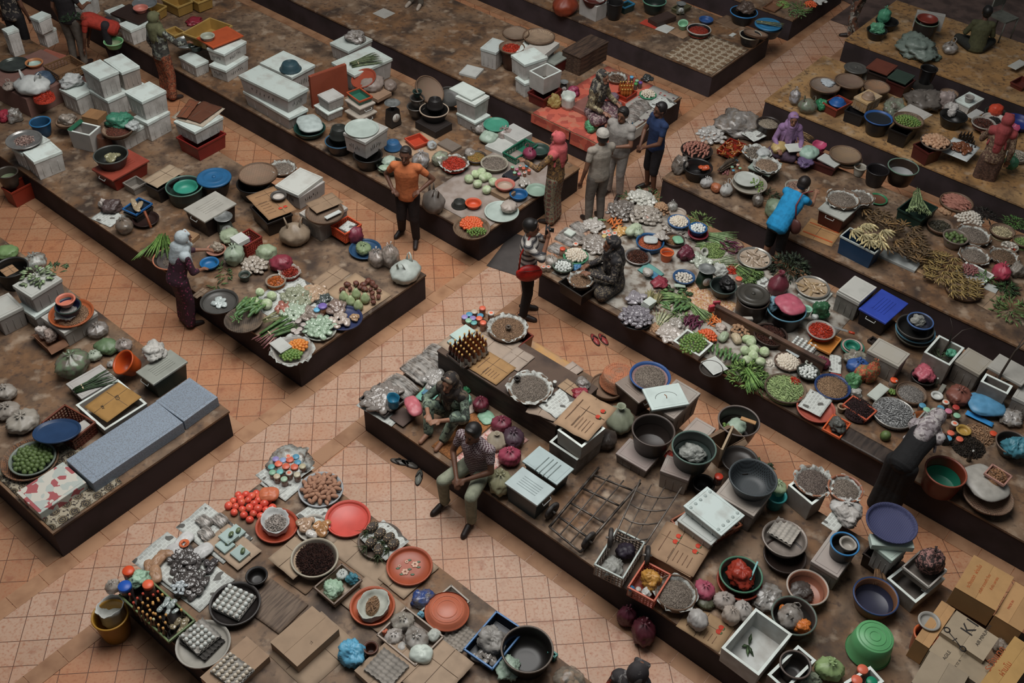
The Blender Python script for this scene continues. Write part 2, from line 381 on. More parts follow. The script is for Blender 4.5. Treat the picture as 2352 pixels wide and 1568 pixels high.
        for k in range(4):G().box(0,0,0,w*.97,d*.97,H*.22).put('plank',m,o,(0,0,H*.235*k),(0,0,0),False,.004)
        G().box(0,0,0,w,d,H*.06).put('lid',m,o,(0,0,H*.94),(0,0,0),False,.004)
    elif kind=='slab':
        m=mat(c or '#b5bab5',None,5,.6,lo=.5,hi=.85);G().box(0,0,0,w,d,H).put('slab',m,o,smooth=False,bevel=min(.008,H*.3))
        G().box(0,0,0,w*.86,d*.84,.003).put('raised_panel',m,o,(0,0,H),(0,0,0),False)
    return Spot(c0,top,min(w,d)/2,label,a,w,d)

# ---------------------------------------------------------------- bags
def bag(x,y,W,label,c='#a7a8a2',style='tied',zb=T,hr=.8,alpha=.93,cat='plastic bag',name='plastic_bag',sq=.85,rz=0,m=None,fill=None,group=None,seed=None):
    """x,y centre of the bag; W width seen; hr height/width"""
    z0=zb+.05;c0=at(x,y,z0);Wm=mlen(W,c0);H=Wm*hr;c0=at(x,y,zb+H*.45);sd=seed if seed is not None else int(x*7+y*3)%9
    m=m or(bagm(c,alpha)if alpha>.8 else clearm(c,alpha));r=Wm/2
    o=root(name,label,cat,(c0.x,c0.y,zb),rz+sd,group)
    def build():
        g=G()
        if style in('tied','lump'):
            kk=7+sd%4
            def f(v):
                th=math.atan2(v.y,v.x);up=max(0,v.z);rr=1+.16*nz(v,1.8,sd)+(.16*up+.05)*abs(math.sin(kk*th+2.5*nz(v,1.5,sd)))+.1*(1-min(1,abs(nz(v,3,sd))*5))
                zz=v.z
                if style=='tied':rr*=(1-.5*max(0,v.z-.55)/.45)
                return Vector((v.x*rr,v.y*rr,max(zz,-.75)*(1+.12*nz(v,2,sd))))
            g.ball((0,0,H*.43),(r,r*sq,H*.5),40,22,f=f)
            if style=='tied':
                for k in range(5):
                    a=k*1.3+sd;g.tube([(0,0,H*.84),(.02*math.cos(a),.02*math.sin(a),H*.95),(r*.35*math.cos(a),r*.35*math.sin(a),H*(1.02+.05*(k%2)))],[r*.07,r*.05,r*.12],6,.35)
        elif style in('carrier','sack'):
            for k in range(1):
                def f(v):
                    th=math.atan2(v.y,v.x);rr=1+.12*nz(v,2,sd)+.07*abs(math.sin(6*th+3*nz(v,1.2,sd)));z=v.z
                    if v.z>.2:rr*=1-.45*(v.z-.2)
                    return Vector((v.x*rr,v.y*rr,max(z,-.8)))
                g.ball((0,0,H*.38),(r,r*sq,H*.46),40,22,f=f)
            if style=='carrier':
                for s in(-1,1):g.tube([(s*r*.35,-r*.2,H*.68),(s*r*.5,-.02,H*1.0),(s*r*.6,.02,H*1.08),(s*r*.62,.05,H*.95),(s*r*.5,r*.2,H*.64)],[r*.12,r*.06,r*.05,r*.06,r*.12],6,.4)
            else:g.lathe([(r*.2,H*.7),(r*.12,H*.84),(r*.3,H*1.02),(r*.22,H*1.0),(r*.06,H*.86)],14)
        elif style=='crumple':
            def f(v):
                rr=.92+.42*nz(v,1.4,sd)+.17*(1-min(1,abs(nz(v,2.6,sd+3))*4))+.09*(1-min(1,abs(nz(v,5.5,sd+7))*4))+.05*nz(v,11,sd)
                return Vector((v.x*rr,v.y*rr,max(v.z*rr,-.55)))
            g.ball((0,0,H*.38),(r*.95,r*sq*.95,H*.6),44,26,f=f)
        elif style=='pillow':
            def f(v):
                e=(abs(v.x)**3+abs(v.y)**3)**(1/3);h_=math.hypot(v.x,v.y);q=h_/e if e>1e-3 else 1
                return Vector((v.x*q,v.y*q*(1+.08*nz(v,3,sd)),v.z*(1+.25*nz(v,3.2,sd)+.1*abs(nz(v,9,sd)))))
            g.ball((0,0,H*.5),(r,r*sq,H*.5),36,18,f=f)
        elif style=='open': # open bag with rolled mouth
            g.lathe([(1e-4,0),(r*.8,0),(r*.95,H*.3),(r*.85,H*.7),(r,H),(r*.94,H*.98),(r*.8,H*.7),(r*.6,H*.4),(1e-4,H*.35)],36,1,sq)
            for v in g.V:k=1+.12*nz(v,22,sd);v.x*=k;v.y*=k;v.z*=1+.15*nz(v,14,sd)
        return g.mesh('bag_skin',m)
    o2=ob('skin',cached(('bag',style,round(r,2),round(hr,1),sd,m.name),build),o)
    return Spot(c0,zb+H*.8,r,label)

# ---------------------------------------------------------------- loose contents nobody could count
def heap_geo(kind,R,seed):
    rr=random.Random(seed*31+len(kind));g=G();H=.28
    spec=dict(anchovy=(520,.03,.0035,.25),shrimp=(420,.022,.005,.6),chili=(170,.07,.006,.35),beans=(170,.1,.0065,.15),fish=(190,.08,.009,.1),chips=(230,.035,.012,.4),leaf=(170,.08,.014,.5),dark=(330,.03,.011,.5),stick=(150,.09,.008,.2),shred=(300,.05,.003,.9),tuber=(90,.09,.02,.2),pod=(110,.13,.011,.25))[kind]
    n,L,th,bend=spec;n=int(n*min(1,(R/.24)**2)+20)
    for i in range(n):
        q=math.sqrt((i+.5)/n)*.97;a=i*2.39996;x,y=R*q*math.cos(a),R*q*math.sin(a)
        z=H*R*(1-q*q)+rr.uniform(-.004,.012);ya=rr.uniform(0,2*PI);l=L*rr.uniform(.7,1.2)/2;dx,dy=math.cos(ya)*l,math.sin(ya)*l;tz=rr.uniform(-.25,.35)*l;b=bend*l*rr.uniform(-1,1)
        k=min(1,(R*1.02-th)/max(1e-3,max(math.hypot(x+dx,y+dy),math.hypot(x-dx,y-dy))))
        P=[((x-dx)*k,(y-dy)*k,z-tz),(x*k-dy*.5*b/l,y*k+dx*.5*b/l,z+th),((x+dx)*k,(y+dy)*k,z+tz)]
        if kind in('leaf','chips'):g.tube(P,[th*.3,th,th*.2],4,.2)
        else:g.tube(P,[th*.35,th,th*.25],5 if n<240 else 4,1 if kind!='fish' else .6)
    return g
HC=dict(anchovy=('#8a7f74','#4f453d'),shrimp=('#94765c','#4e3a2c'),chili=('#b53a22','#7c2317'),beans=('#84975a','#51663a'),fish=('#9c9d9c','#3f3d3d'),chips=('#a08b75','#6a5646'),leaf=('#4f6a3c','#2b3d24'),dark=('#3f2620','#1f1411'),stick=('#9a7a5c','#6b4f3a'),shred=('#a7a494','#7f7a68'),tuber=('#8c5d4c','#5d3a30'),pod=('#6f8449','#41552e'))
def heap(sp,kind,what,c=None,r=None,z=None,sq=1.0,rz=0,label=None,cat=None,liner=None,dx=0,dy=0):
    """sp: the spot that carries it"""
    R=r or sp.r*.86;z=sp.z-.03 if z is None else z;cc=c or HC[kind]
    lb=label or(what+' in the '+sp.label)
    nm=cat.replace(' ','_')if cat else 'dried_fish' if kind in('anchovy','fish')else 'produce_heap'
    o=root(nm,lb,cat or('dried fish' if kind in('anchovy','fish')else 'heap'),(sp.c.x+dx,sp.c.y+dy,z),rz+R*9)
    o['kind']='stuff'
    m=mat(cc[0],cc[1],40,.6 if kind!='chili' else .35,island=True,lo=.3,hi=.7)
    R5=round(R/.03)*.03;f=R/R5
    me=cached(('heap',kind,R5,len(lb)%3,m.name),lambda:heap_geo(kind,R5,len(lb)%3).mesh('heap_bits',m,smooth=False))
    b=ob('pieces',me,o,scale=(f,f*sq,f))
    base=cached(('hb',R5,cc[1]),lambda:G().lathe([(R5*q,.28*R5*(1-q*q)-.004)for q in(0.001,.2,.4,.6,.8,.93)]+[(R5*.99,-.05)],24).mesh('heap_core',mat(cc[0],cc[1],60,.8,lo=.3,hi=.7)))
    ob('core',base,o,scale=(f,f*sq,f))
    if liner:liner_sheet(sp,R,z,sq)
    return o
def liner_sheet(sp,R,z,sq=1.0,label=None,m=None):
    """crumpled paper or plastic that lines a basket and stands out over its rim"""
    sd=int(R*1000)%7;m=m or mat('#a3a5a0','#6f6d68',18,.7)
    def f():
        g=G();V=[];F=[];n=48
        for j,(q,h)in enumerate(((.8,-.03),(.97,.0),(1.1,.035),(1.22,.03))):
            for i in range(n):
                a=2*PI*i/n;k=q+(.10*(j-1)*nz((math.cos(a),math.sin(a),j),3,sd)if j>1 else 0);V.append((R*k*math.cos(a),R*k*sq*math.sin(a),h+.02*j*nz((math.cos(a),math.sin(a),0),6,sd)))
        for j in range(3):F+=[(j*n+i,j*n+(i+1)%n,(j+1)*n+(i+1)%n,(j+1)*n+i)for i in range(n)]
        return g.add(V,F).mesh('liner',m)
    o=ob('liner',f(),None,(sp.c.x,sp.c.y,z));o.name='paper_liner'
    tag(o,label or ' '.join(('crumpled paper lining the '+sp.label).split()[:16]),'liner');return o

# ---------------------------------------------------------------- countable produce
def fruit(kind):
    def ball_fn(r,sx=1,sz=1,n=12,stem=None,f=None):
        g=G().ball((0,0,0),(r*sx,r,r*sz),n,8,f=f);return g
    if kind=='egg':return ball_fn(.025,1,1.25,10),mat('#c0b7a8','#b3a797',20,.45),[]
    if kind=='white_egg':return ball_fn(.025,1,1.22,10),mat('#bfc2be','#b1b3ae',20,.45),[]
    if kind=='brown_egg':return ball_fn(.025,1,1.22,10),mat('#b79a86','#a98a74',20,.45),[]
    if kind=='lime':return ball_fn(.021,1,.95),mat('#4e6a33','#7d8f4a',16,.4),[]
    if kind=='palm_lime':return ball_fn(.026,1.0,1.1),mat('#55663a','#3c4b2a',20,.5),[]
    if kind=='orange':return ball_fn(.026,1,.9),mat('#c07a35','#b0602c',14,.45),[]
    if kind=='tomato':return ball_fn(.023,1.15,.9),mat('#bd5a33','#b8452a',12,.3),[]
    if kind=='cabbage':return ball_fn(.085,1,.85,20,f=lambda v:v*(1+.05*nz(v,3,2)+.02*abs(nz(v,9,3)))),mat('#98a882','#b6bfa2',10,.6,bmp=.01),[]
    if kind=='onion':return ball_fn(.02,1,.9,8),mat('#6f3f3f','#8a6a62',18,.5),[]
    if kind=='garlic':return ball_fn(.022,1,.85,10,f=lambda v:v*(1+.08*abs(math.sin(4*math.atan2(v.y,v.x))))),mat('#b9b3a8','#9a9288',20,.6),[]
    if kind=='potato':return ball_fn(.03,1.5,.8,10,f=lambda v:v*(1+.12*nz(v,1.5,4))),mat('#94755a','#7a5b45',14,.8),[]
    if kind=='nut':return ball_fn(.035,1.3,.85,10,f=lambda v:Vector((v.x*(1+.3*v.x),v.y,v.z))),mat('#a9876c','#8a654c',14,.7),[]
    if kind=='sweet_potato':return G().tube([(-.085,0,0),(-.05,.01,.006),(0,.014,.01),(.045,.008,.006),(.085,-.006,0)],[.006,.022,.028,.02,.004],9),mat('#8d5f52','#6f463c',14,.8),[]
    if kind=='tamarillo':return G().tube([(-.05,0,0),(-.03,0,.004),(.01,0,.006),(.045,0,.002),(.06,0,.0)],[.006,.026,.03,.018,.005],10),mat('#96705a','#7b5745',14,.8),[]
    if kind=='pink_fruit':return ball_fn(.032,1.1,.9),mat('#c2473a','#cf6a4f',12,.25),[]
    if kind=='eggplant':return G().tube([(-.09,0,0),(-.06,.01,.004),(0,.018,.008),(.06,.008,.004),(.09,-.01,0)],[.005,.014,.017,.017,.006],9),mat('#4b2334','#6d3c4c',12,.3),[]
    if kind=='cucumber':return G().tube([(-.1,0,0),(-.07,.005,.003),(0,.012,.006),(.07,.005,.003),(.1,-.003,0)],[.008,.02,.023,.021,.008],9),mat('#42603a','#6d8753',14,.4),[]
    if kind=='carrot':return G().tube([(-.09,0,0),(-.05,.004,0),(.02,.004,0),(.085,0,0)],[.003,.01,.015,.013],8),mat('#bd6a35','#a85a2b',14,.6),[]
    if kind=='gourd':return G().lathe([(1e-4,0),(.03,.004),(.056,.04),(.05,.08),(.03,.115),(.018,.14),(1e-4,.15)],18),mat('#8b9a70','#a3ae88',24,.5),[('stem',G().tube([(0,0,.145),(.004,0,.175),(.012,0,.19)],.004,5),mat('#4c4a33'))]
    if kind=='salak':return ball_fn(.04,1.25,.85,12,f=lambda v:Vector((v.x,v.y,v.z))*(1+.05*nz(v,6,1))),mat('#4f2c24','#6d4436',30,.5,bmp=.01),[]
    if kind=='pineapple':
        g=G();n=22
        def f(v):th=math.atan2(v.y,v.x);return v*(1+.05*(abs(math.sin(4*th+v.z*7))*abs(math.sin(4*th-v.z*7))))
        g.ball((0,0,0),(.056,.056,.078),40,26,f=f)
        cr=G()
        for k in range(18):a=k*2.4;l=.05+.03*(k%3);q=.5 if k%2 else .25;cr.tube([(0,0,.07),(l*.5*q*math.cos(a)*2,l*.5*q*math.sin(a)*2,.07+l*.55),(l*q*2*math.cos(a),l*q*2*math.sin(a),.07+l)],[.009,.006,.001],4,.35)
        m,nt,bs=newmat('pineapple_skin');tc=nn(nt,'ShaderNodeTexCoord');v=nn(nt,'ShaderNodeTexVoronoi');v.inputs['Scale'].default_value=48;v.inputs['Randomness'].default_value=.25;nt.links.new(tc.outputs['Object'],v.inputs['Vector'])
        r=nn(nt,'ShaderNodeMapRange');r.inputs[1].default_value=.26;r.inputs[2].default_value=.36;nt.links.new(v.outputs['Distance'],r.inputs[0]);nt.links.new(mixc(nt,r.outputs[0],lin('#b59c78',1.2),lin('#3a322c',1.2)),bs.inputs['Base Color']);bs.inputs['Roughness'].default_value=.7
        return g,m,[('crown',cr,mat('#4d5b3c','#36432b'))]
PROTO={}
def fruit_obj(kind,p,rot=(0,0,0),s=1.0,label='',cat='',group=None,mm=None):
    if kind not in PROTO:
        g,m,parts=fruit(kind);PROTO[kind]=(g.mesh(kind,m),[(n,q.mesh(n,pm))for n,q,pm in parts])
    me,parts=PROTO[kind];o=bpy.data.objects.new(cat.replace(' ','_'),me);COL.objects.link(o);o.location=p;o.rotation_euler=rot;o.scale=(s,s,s)
    tag(o,label,cat,group)
    for n,q in parts:c=bpy.data.objects.new(n,q);COL.objects.link(c);c.parent=o
    return o
def pile(kind,sp,n,what,cat,R=None,z=None,s=1.0,hh=.22,sq=1.0,long=False,part=None,dx=0,dy=0,label=None,lay=1,rz=0,wild=.3):
    """n single fruits domed on a spot; part=(a0,a1) fills a sector only"""
    rr=random.Random(int(sp.c.x*1000)%97+n);R=R or sp.r*.84;z=sp.z if z is None else z;lb=label or(what+' in the '+sp.label);out=[]
    grp=what+' '+str(int(abs(sp.c.x*100)))if False else(cat+'s, '+what)
    for L in range(lay):
        for i in range(n):
            q=math.sqrt((i+.5)/n)*(1-.33*L);a=i*2.39996+L
            if part:a=part[0]+(a%(2*PI))/(2*PI)*(part[1]-part[0])
            x,y=R*q*math.cos(a),R*q*sq*math.sin(a);zz=z+hh*R*(1-q*q)*(1+.8*L)+rr.uniform(0,.006)
            if rz:x,y=x*math.cos(rz)-y*math.sin(rz),x*math.sin(rz)+y*math.cos(rz)
            rot=(rr.uniform(-wild,wild),rr.uniform(-wild,wild),rr.uniform(0,6.28)if not long else rr.gauss(0 if long is True else long,.25))
            out.append(fruit_obj(kind,(sp.c.x+dx+x,sp.c.y+dy+y,zz),rot,s*rr.uniform(.88,1.1),lb,cat,lb))
    return out
def spot(x,y,W,zb,label=''):
    c=at(x,y,zb);return Spot(c,zb,mlen(W,c)/2,label)
def egg_tray(L,Fr,Rr,zb,label,c='#8f8c86',eggs=None,eggkind='white_egg',skip=(),elabel=None,nx=6,ny=5,tilt=None):
    c0,w,d,a=frame3(L,Fr,Rr,zb+.045);o=root('egg_tray',label,'egg tray',(c0.x,c0.y,zb),a)
    if tilt:o.rotation_euler=(tilt[0],tilt[1],a)
    V=[];F=[];N=nx*4;M_=ny*4
    for j in range(M_+1):
        for i in range(N+1):
            x=i/4;y=j/4;h=.5-.5*math.cos(2*PI*x)*1;h=.022+.011*(math.cos(2*PI*x)+math.cos(2*PI*y))
            V.append((w*(i/N-.5),d*(j/M_-.5),h))
    for j in range(M_):
        for i in range(N):q=j*(N+1)+i;F.append((q,q+1,q+N+2,q+N+1))
    g=G().add(V,F);g.box(0,0,0,w*.94,d*.94,.004);g.put('cups',mat(c,None,8,.85),o)
    G().open_box(w*1.01,d*1.01,.016,.005,1.0,.002).put('edge',mat(c,None,8,.85),o,(0,0,0),(0,0,0),False)
    if eggs:
        s=min(w/nx,d/ny)/.053
        for j in range(ny):
            for i in range(nx):
                if(i,j)in skip:continue
                p=Vector((w*((i+.5)/nx-.5),d*((j+.5)/ny-.5),0));p.rotate(Matrix.Rotation(a,3,'Z'))
                lb=elabel or 'egg in the '+label.replace('grey egg tray','tray')
                fruit_obj(eggkind,(c0.x+p.x,c0.y+p.y,zb+.014+.03*s),(0,0,random.random()*6),s*random.uniform(.93,1.03),lb,'egg',lb)
    return Spot(c0,zb+.045,w/2,label,a,w,d)
def jar(x,y,h,label,lid='#c05a45',body='#6b4433',zb=T,r=.035,cat='jar',group=None,p=None):
    """x,y: centre of the lid"""
    c0=p or at(x,y,zb+h);o=root('lidded_jar',label,cat,(c0.x,c0.y,zb),0,group)
    me=cached(('jar',h,r,body),lambda:G().lathe([(1e-4,0),(r*.92,0),(r,.01),(r,h*.7),(r*.86,h*.8),(r*.86,h*.86)],16).mesh('jar',mat(body,None,12,.2,spec=.7)))
    ob('glass',me,o)
    lm=cached(('lid',h,r,lid),lambda:G().lathe([(r*.98,h*.8),(r*1.02,h*.82),(r*1.02,h*.97),(r*.95,h),(1e-4,h)],18).mesh('lid',plast(lid)))
    ob('lid',lm,o)
    if h>.06:
        lm2=cached(('lids',h,r),lambda:G().lathe([(r*.55,h+.001),(1e-4,h+.003)],14).mesh('lid_sticker',plast('#c9694f' if 1 else lid)))
        if lid in('#b5aaa0','#a7aaa5'):ob('lid_sticker',lm2,o)
    return o
def bottle(p,h,label,cap='#b5914f',body='#5a2d1c',lab=None,group=None,r=.028,cat='bottle',rot=None):
    o=root('sauce_bottle',label,cat,p,random.random()*6,group)
    if rot:o.rotation_euler=rot
    ob('glass',cached(('bo',h,body,r),lambda:G().lathe([(1e-4,0),(r,0),(r,h*.55),(r*.9,h*.62),(r*.38,h*.8),(r*.36,h*.93)],14).mesh('bottle',mat(body,None,12,.15,spec=.8))),o)
    ob('cap',cached(('bc',h,cap,r),lambda:G().lathe([(r*.42,h*.88),(r*.46,h*.9),(r*.46,h),(1e-4,h+.002)],12).mesh('cap',plast(cap))),o)
    if lab:ob('paper_label',cached(('bl',h,lab,r),lambda:G().lathe([(r*1.02,h*.12),(r*1.03,h*.14),(r*1.03,h*.46),(r*1.02,h*.48)],14).mesh('label',plast(lab))),o)
    return o
def scale(x,y,W,H,label,zb=T,c='#3a4a40',face='#a8a6a2',rz=0):
    """weighing scale: x,y = centre of its pan"""
    c0=at(x,y,zb+H);r=mlen(W,c0)/2;o=root('weighing_scale',label,'scale',(c0.x,c0.y,zb),rz)
    G().box(0,0,0,r*1.3,r*1.1,H*.72,1.25).put('housing',plast(c),o,smooth=False,bevel=.012)
    G().lathe([(.03,H*.7),(.02,H*.9),(r*.5,H*.93)],14).put('pillar',plast(c),o)
    G().lathe([(1e-4,H*.93),(r*.7,H*.94),(r,H),(r*.97,H+.004),(r*.7,H*.955),(1e-4,H*.95)],28).put('pan',mat('#9a9c9a','#747674',8,.3,metal=.6),o)
    M=Matrix.Translation((0,-r*.62,H*.38))@Matrix.Rotation(PI/2,4,'X')
    G().lathe([(1e-4,.012),(r*.52,.012),(r*.56,0),(r*.56,-.03)],24,M=M).put('dial',plast(face),o)
    G().box(0,-r*.62-.016,H*.38,.006,.003,r*.4).put('needle',plast('#7c2a20'),o);return Spot(c0,zb+H,r,label)

# bunches
def bunch(x,y,L,label,kind='beans',c=('#5d7440','#3d5230'),n=26,rot=0.0,zb=T,r=.006,spread=.25,cat='vegetable bunch',name='vegetable_bunch',thick=.05,leaf=False,tie=True,droop=0.0,c2=None,curve=.1,taper=1.0,flat=1.0,tipw=.3):
    """stalks tied together; x,y centre, L seen length, rot angle in the ground plane"""
    c0=at(x,y,zb+thick);Lm=mlen(L,c0);o=root(name,label,cat,(c0.x,c0.y,zb),rot);rr=random.Random(int(x+y))
    g=G();tips=G()
    for i in range(n):
        s=(i/max(1,n-1)-.5)*2;q=rr.uniform(-1,1);w=spread*Lm;y0=s*w*.3;y1=s*w*(1+.15*q)*taper;z0=.012+thick*(1-s*s)*rr.uniform(.2,1);l=rr.uniform(.88,1.05)*Lm
        P=[(-l/2,y0,z0),(-l/6,y0*.8+y1*.2,z0+.008),(l/6,(y0*.35+y1*.65)+curve*Lm*.15*q,z0+.006),(l/2,y1+curve*Lm*.3*q,max(.008,z0-droop*.5))]
        g.tube(P,[r*.8,r,r,r*tipw],5,flat)
        if leaf:
            for k in range(3):a=rr.uniform(-.6,.6);e=Vector(P[3]);ll=rr.uniform(.05,.09);tips.tube([Vector(P[2]).lerp(e,.4+.3*k),e+Vector((ll*.5*math.cos(a),ll*.5*math.sin(a),.02)),e+Vector((ll*math.cos(a),ll*math.sin(a),rr.uniform(-.01,.02)))],[.004,.02,.003],4,.15)
    g.put('stalks',mat(c[0],c[1],18,.5,island=True,lo=.35,hi=.65),o)
    if leaf:tips.put('leaves',mat((c2 or c)[0],(c2 or c)[1],18,.6,island=True),o)
    if tie:G().lathe([(.6*spread*Lm*.55,-.008),(.6*spread*Lm*.6,0),(.6*spread*Lm*.55,.008)],14,M=Matrix.Translation((-Lm*.28,0,.02+thick*.4))@Matrix.Rotation(PI/2,4,'Y')@Matrix.Scale(.5,4,(1,0,0))).put('tie',mat('#a89a7c'),o)
    return o
def leafy(x,y,W,label,c=('#45583a','#26331f'),zb=T,n=130,hh=.5,cat='leafy greens',name='leafy_greens',w=.022,up=.3):
    c0=at(x,y,zb+.04);R=mlen(W,c0)/2;o=root(name,label,cat,(c0.x,c0.y,zb));rr=random.Random(int(x*3+y));g=G();st=G()
    for i in range(n):
        a=rr.uniform(0,6.28);q=R*math.sqrt(rr.random());z=hh*R*(1-(q/R)**2)*rr.uniform(.4,1.1)+.01;p=Vector((q*math.cos(a),q*math.sin(a),z));b=a+rr.uniform(-1.2,1.2);l=rr.uniform(.06,.12);d=Vector((math.cos(b),math.sin(b),up*rr.uniform(-.6,1.3)))
        g.tube([p,p+d*l*.5+Vector((0,0,.008)),p+d*l],[.005,w*rr.uniform(.7,1.2),.003],4,.14)
        if i%3==0:st.bar(p,(p.x*.3,p.y*.3,.01),.003,.004,4)
    g.put('leaves',mat(c[0],c[1],14,.6,island=True,lo=.35,hi=.65),o);st.put('stems',mat(c[0]),o);return o
def banana(x,y,W,label,c=('#b0a078','#6b5a3c'),zb=T,n=11,rot=0.0,tilt=0.0,group=None,s=1.0):
    c0=at(x,y,zb+.05);L=mlen(W,c0)*.62;o=root('banana_hand',label,'bananas',(c0.x,c0.y,zb+.03),rot,group);o.rotation_euler=(tilt,-.1,rot)
    def f():
        g=G()
        for i in range(n):
            a=(i/(n-1)-.5)*2.3;row=i%2;ca,sa=math.cos(a),math.sin(a);z=.03*row
            g.tube([(0,0,z+.02),(L*.22*ca,L*.25*sa,z+.035),(L*.55*ca,L*.58*sa,z+.03),(L*.88*ca,L*.85*sa,z+.015),(L*ca,L*.93*sa,z+.012)],[L*.03,L*.06,L*.085,L*.06,L*.015],6)
        return g.mesh('bananas',mat(c[0],c[1],22,.6,island=True,lo=.42,hi=.66))
    ob('fruits',cached(('ban',n,round(L,2),c),f),o)
    ob('crown',cached(('banc',round(L,2)),lambda:G().ball((-.01,0,.035),(L*.12,L*.14,.03),10,6).mesh('crown',mat('#4a3c2c'))),o)
    return o
def packets(sp,n,label,c=('#8b8680','#3c3632'),s=.06,alpha=1,R=None,hh=.3,sq=1.0,cat='packet',rz=0,kind='pillow',z=None,dx=0,dy=0,m=None,long=1.5):
    """single filled plastic packets heaped up; each its own thing"""
    rr=random.Random(int(abs(sp.c.x)*777)%91+n);R=R or sp.r;z=sp.z if z is None else z
    m=m or mat(c[0],c[1],34,.22,lo=.45,hi=.56,spec=.8)
    nm_=next((v_ for k_,v_ in(('spice','spice_packet'),('snack','snack_packet'),('fish','fish_packet'),('paper','paper_packet'),('onion','onion_bag'),('dark','dark_packet'))if k_ in label),'plastic_packet')
    def build(v):
        g=G()
        def f(q):
            e=(abs(q.x)**3+abs(q.y)**3)**(1/3);h_=math.hypot(q.x,q.y);k=h_/e if e>1e-3 else 1
            return Vector((q.x*k*long,q.y*k,q.z*(.55+.5*nz(q,3,v)+.2*abs(nz(q,8,v)))))
        return g.ball((0,0,0),1,20,12,f=f).mesh('packet',m)
    for i in range(n):
        q=math.sqrt((i+.5)/n)*.92;a=i*2.39996;x,y=R*q*math.cos(a),R*q*sq*math.sin(a)
        if rz:x,y=x*math.cos(rz)-y*math.sin(rz),x*math.sin(rz)+y*math.cos(rz)
        me=cached(('pk',i%4,m.name,long),lambda:build(i%4));k=s*rr.uniform(.85,1.15)/2
        o=bpy.data.objects.new(nm_,me);COL.objects.link(o);o.location=(sp.c.x+dx+x,sp.c.y+dy+y,z+k*.5+hh*R*(1-q*q));o.scale=(k,k,k);o.rotation_euler=(rr.uniform(-.35,.35),rr.uniform(-.35,.35),rr.uniform(0,6.28));tag(o,label,cat,label)

# ---------------------------------------------------------------- the hall: floor, borders, platforms
def tile_mat(name,c1,c2,c3,grout='#4d2f20'):
    m,nt,bs=newmat(name);tc=nn(nt,'ShaderNodeTexCoord');b=nn(nt,'ShaderNodeTexBrick');b.offset=0;b.squash=1
    b.inputs['Scale'].default_value=1;b.inputs['Brick Width'].default_value=1;b.inputs['Row Height'].default_value=1;b.inputs['Mortar Size'].default_value=.016;b.inputs['Mortar Smooth'].default_value=.3
    b.inputs[1].default_value=lin(c1,GAIN);b.inputs[2].default_value=lin(c2,GAIN);b.inputs[3].default_value=lin(grout,GAIN);nt.links.new(tc.outputs['UV'],b.inputs['Vector'])
    c=mixc(nt,noisef(nt,1.1,5,.45,.75),b.outputs[0],lin(c3,GAIN),'MIX')
    c=mixc(nt,b.outputs['Fac'],c,lin(grout,GAIN));c=mixc(nt,noisef(nt,30,5,.5,.8),c,lin('#8a5236',GAIN));c=mixc(nt,noisef(nt,5,6,.58,.8),c,lin('#7d4a33',GAIN))
    nt.links.new(c,bs.inputs['Base Color']);bs.inputs['Roughness'].default_value=.55;bump(nt,bs,b.outputs['Fac'],-.003);return m
def panel(name,uvs,off,m,z=0.0,kind='structure',thick=None):
    V=[uv(u,v,z)for u,v in uvs]
    if thick:n=len(V);VV=V+[Vector((p.x,p.y,z-thick))for p in V];F=[tuple(range(n)),tuple(range(2*n-1,n-1,-1))]+[(i,i+n,(i+1)%n+n,(i+1)%n)for i in range(n)]
    else:VV=V;F=[tuple(range(len(V)))]
    me=mk(name,VV,F,m,False);ul=me.uv_layers.new(name='tiles')
    for l in me.loops:p=me.vertices[l.vertex_index].co;ul.data[l.index].uv=(p.x/.3+off[0],p.y/.3+off[1])
    o=ob(name,me);o['kind']=kind;return o
walk_m=tile_mat('walkway_tiles','#a88a76','#9c7e69','#a0755a');aisle_m=tile_mat('aisle_tiles','#9c7558','#8f6549','#a06a48')
dark_m=mat('#54433d','#3d302c',3,.7)
panel('floor',[(-26,-3),(12,-3),(12,27),(-26,27)],(.0,.0),aisle_m,-.004)
panel('floor',[(-8.04,-3),(-7.26,-3),(-7.26,21),(-8.04,21)],(.653,.575),walk_m,0.0)
panel('floor',[(-7.02,4.9),(8,4.9),(8,6.04),(-7.02,6.04)],(.289,.061+.0),walk_m,0.0)
panel('floor',[(-8.04,21),(-7.26,21),(8,24),(8,27),(-26,27),(-8.04,22)],(0,0),dark_m,.006)
band_m=mat('#8f6b50','#75523a',3,.6,lo=.45,hi=.7)
def band(n,u0,u1,v0,v1):
    g=G();L=max(u1-u0,v1-v0);k=int(L/.4);lu=(u1-u0)>(v1-v0)
    for i in range(k):
        a,b=i/k+.003/L*1.5,(i+1)/k-.003/L*1.5
        P=[(u0+(u1-u0)*a,v0),(u0+(u1-u0)*b,v0),(u0+(u1-u0)*b,v1),(u0+(u1-u0)*a,v1)]if lu else[(u0,v0+(v1-v0)*a),(u1,v0+(v1-v0)*a),(u1,v0+(v1-v0)*b),(u0,v0+(v1-v0)*b)]
        g.add([uv(p[0],p[1],z)for z in(-.003,.003)for p in P],[(3,2,1,0),(4,5,6,7),(0,1,5,4),(1,2,6,5),(2,3,7,6),(3,0,4,7)])
    o=g.put('trim_%d'%n,band_m,smooth=False);o['kind']='structure'
band(1,-8.26,-8.04,-2,21);band(2,-7.26,-7.04,-2,21)
ROWS_L=[(2.36,4.85),(6.02,8.47),(9.68,12.2),(13.0,15.3),(16.38,18.55),(19.5,21.9)]
ROWS_R=[(2.40,4.88),(6.05,8.42),(9.66,12.2),(12.92,15.2),(16.3,18.58),(19.5,21.9)]
k=3
